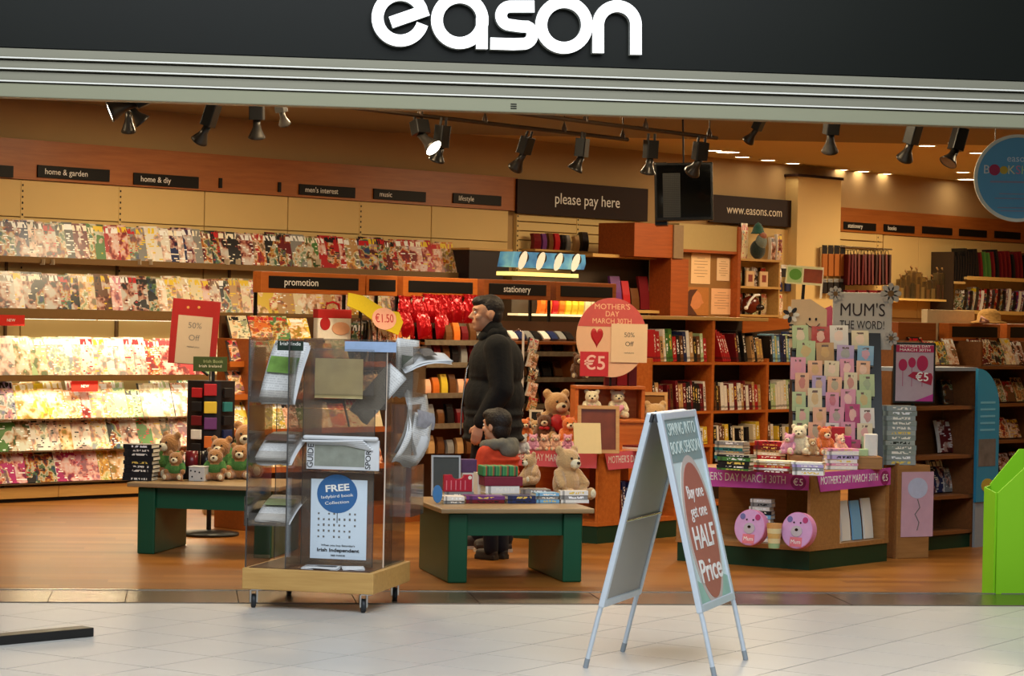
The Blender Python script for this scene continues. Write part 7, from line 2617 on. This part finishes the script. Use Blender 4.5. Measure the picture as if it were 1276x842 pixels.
sr = thing('spinner_rack', 'dark spinner rack of small gifts with a green header behind the left table', 'spinner rack', PFx)
MB().lathe([(0, 0), (.22, 0), (.22, .02), (.03, .04), (0, .04)], 24).build('foot', BLACKPL, sr)
zt_ = pl(262, 463)[1]
MB().tube([(0, 0, .03), (0, 0, zt_)], .018, 10).build('pole', BLACKPL, sr)
w = pl(294, 500)[0] - .01
zt1, zb1_ = pl(262, 474)[1], .35
MB().prism([(-w, -.02), (-.06, -.12), (.06, -.12), (w, -.02), (w, .02), (0, .14), (-w, .02)], zb1_, zt1, 'z').build('drum', M('spinner_black', '#1c1414', .5, var=.3, scale=30), sr)
a, b = pl(241, 444, -.14), pl(283, 463, -.14)
hd = MB().box(a[0], b[0], -.145, -.135, b[1], a[1]).build('header', M('header_green', '#3c4a1c', .5, var=.08), sr)
text('Irish Book', .022, M('print_olive', '#a8b080', .6), hd, (a[0] + b[0]) / 2 + .02, -.1455, b[1] + (a[1] - b[1]) * .68, width=.14)
text('Irish Ireland', .018, PRINTCREAM, hd, (a[0] + b[0]) / 2, -.1455, b[1] + (a[1] - b[1]) * .36, width=.16)
MB().box(-.012, .012, -.135, 0, zt1, b[1] + .03).build('header_post', BLACKPL, sr)
names = [('red', 262, 486), ('yellow', 262, 508), ('purple', 262, 528), ('orange', 262, 551)]
for i, (c, px, py) in enumerate(names):
    x, z = pl(px, py + 7, -.14)
    o = MB().box(-.045, .045, -.012, .012, 0, .085).build('gift_pack', OBJ, fr=PFx @ T(x, -.14, z), bev=.004, color=PAL[c])
    tag(o, '%s pack in the middle column of the spinner rack, %s from the top' % (c, ordinal(i + 1)), 'gift pack', 'packs in the middle column of the spinner')
for s in (-1, 1):
    for i in range(5):
        c = (['red', 'black', 'dark red', 'white', 'black'] if s < 0 else ['black', 'teal', 'black', 'navy blue', 'teal'])[i]
        o = MB().box(-.04, .04, -.012, .012, 0, .07).build('gift_pack', OBJ, fr=PFx @ T(s * .11, -.105, zt1 - .12 - .10 * i, 0, 0, s * 35), bev=.004, color=PAL[c])
        tag(o, '%s pack in the %s column of the spinner rack, %s from the top' % (c, 'left' if s < 0 else 'right', ordinal(i + 1)), 'gift pack', 'packs in the side columns of the spinner')
a, b = pl(209, 456, .06), pl(275, 372, .06)
xm, zm = (a[0] + b[0]) / 2, (a[1] + b[1]) / 2
t = thing('sale_sign', 'red tilted sign reading 50% Off above the spinner rack', 'sign', PFx @ T(xm, .06, zm, 0, 4, 0))
w, h = .172, .235
SRED = M('sale_red', '#981a16', .5, var=.08)
MB().box(-w, w, -.006, .006, -h, h).build('board', SRED, t, bev=.002)
MB().box(-w * .72, w * .72, -.0085, -.006, -h * .98, h * .50).build('sheet', M('sale_sheet', '#b9a48c', .7, var=.03), t)
text('50%', .042, PRINTGREY, t, .0, -.009, h * .20)
text('Off', .042, PRINTGREY, t, .0, -.009, -h * .18)
text('marked price', .012, PRINTGREY, t, .0, -.009, -h * .45)
for dx, dz in ((-.07, .75), (.03, .78)):
    MB().disc(.010, .010, -.008, -.006, 0, 12, (w * dx * 5 if dx < 0 else w * .1, h * dz)).build('stud', M('stud_gold', '#c89a50', .4), t)
MB().box(-.012 - xm * .0, .012, .006, .02, -h, h * .5).build('sign_post', BLACKPL, t)
MB().tube([(0, .013, -h + .02), (-xm, -.03, zt_ - zm - .02)], .010, 8).build('sign_arm', BLACKPL, t)
# small pallet-like box on the floor behind the left table
p = G(254, 641)
o = MB().box(0, .40, 0, .30, 0, .05).build('low_plinth', M('plinth_pale', '#c8a878', .6), fr=FR(p.x, p.y, 10), bev=.004)
tag(o, 'low pale plinth on the floor seen beneath the left green table', 'plinth')
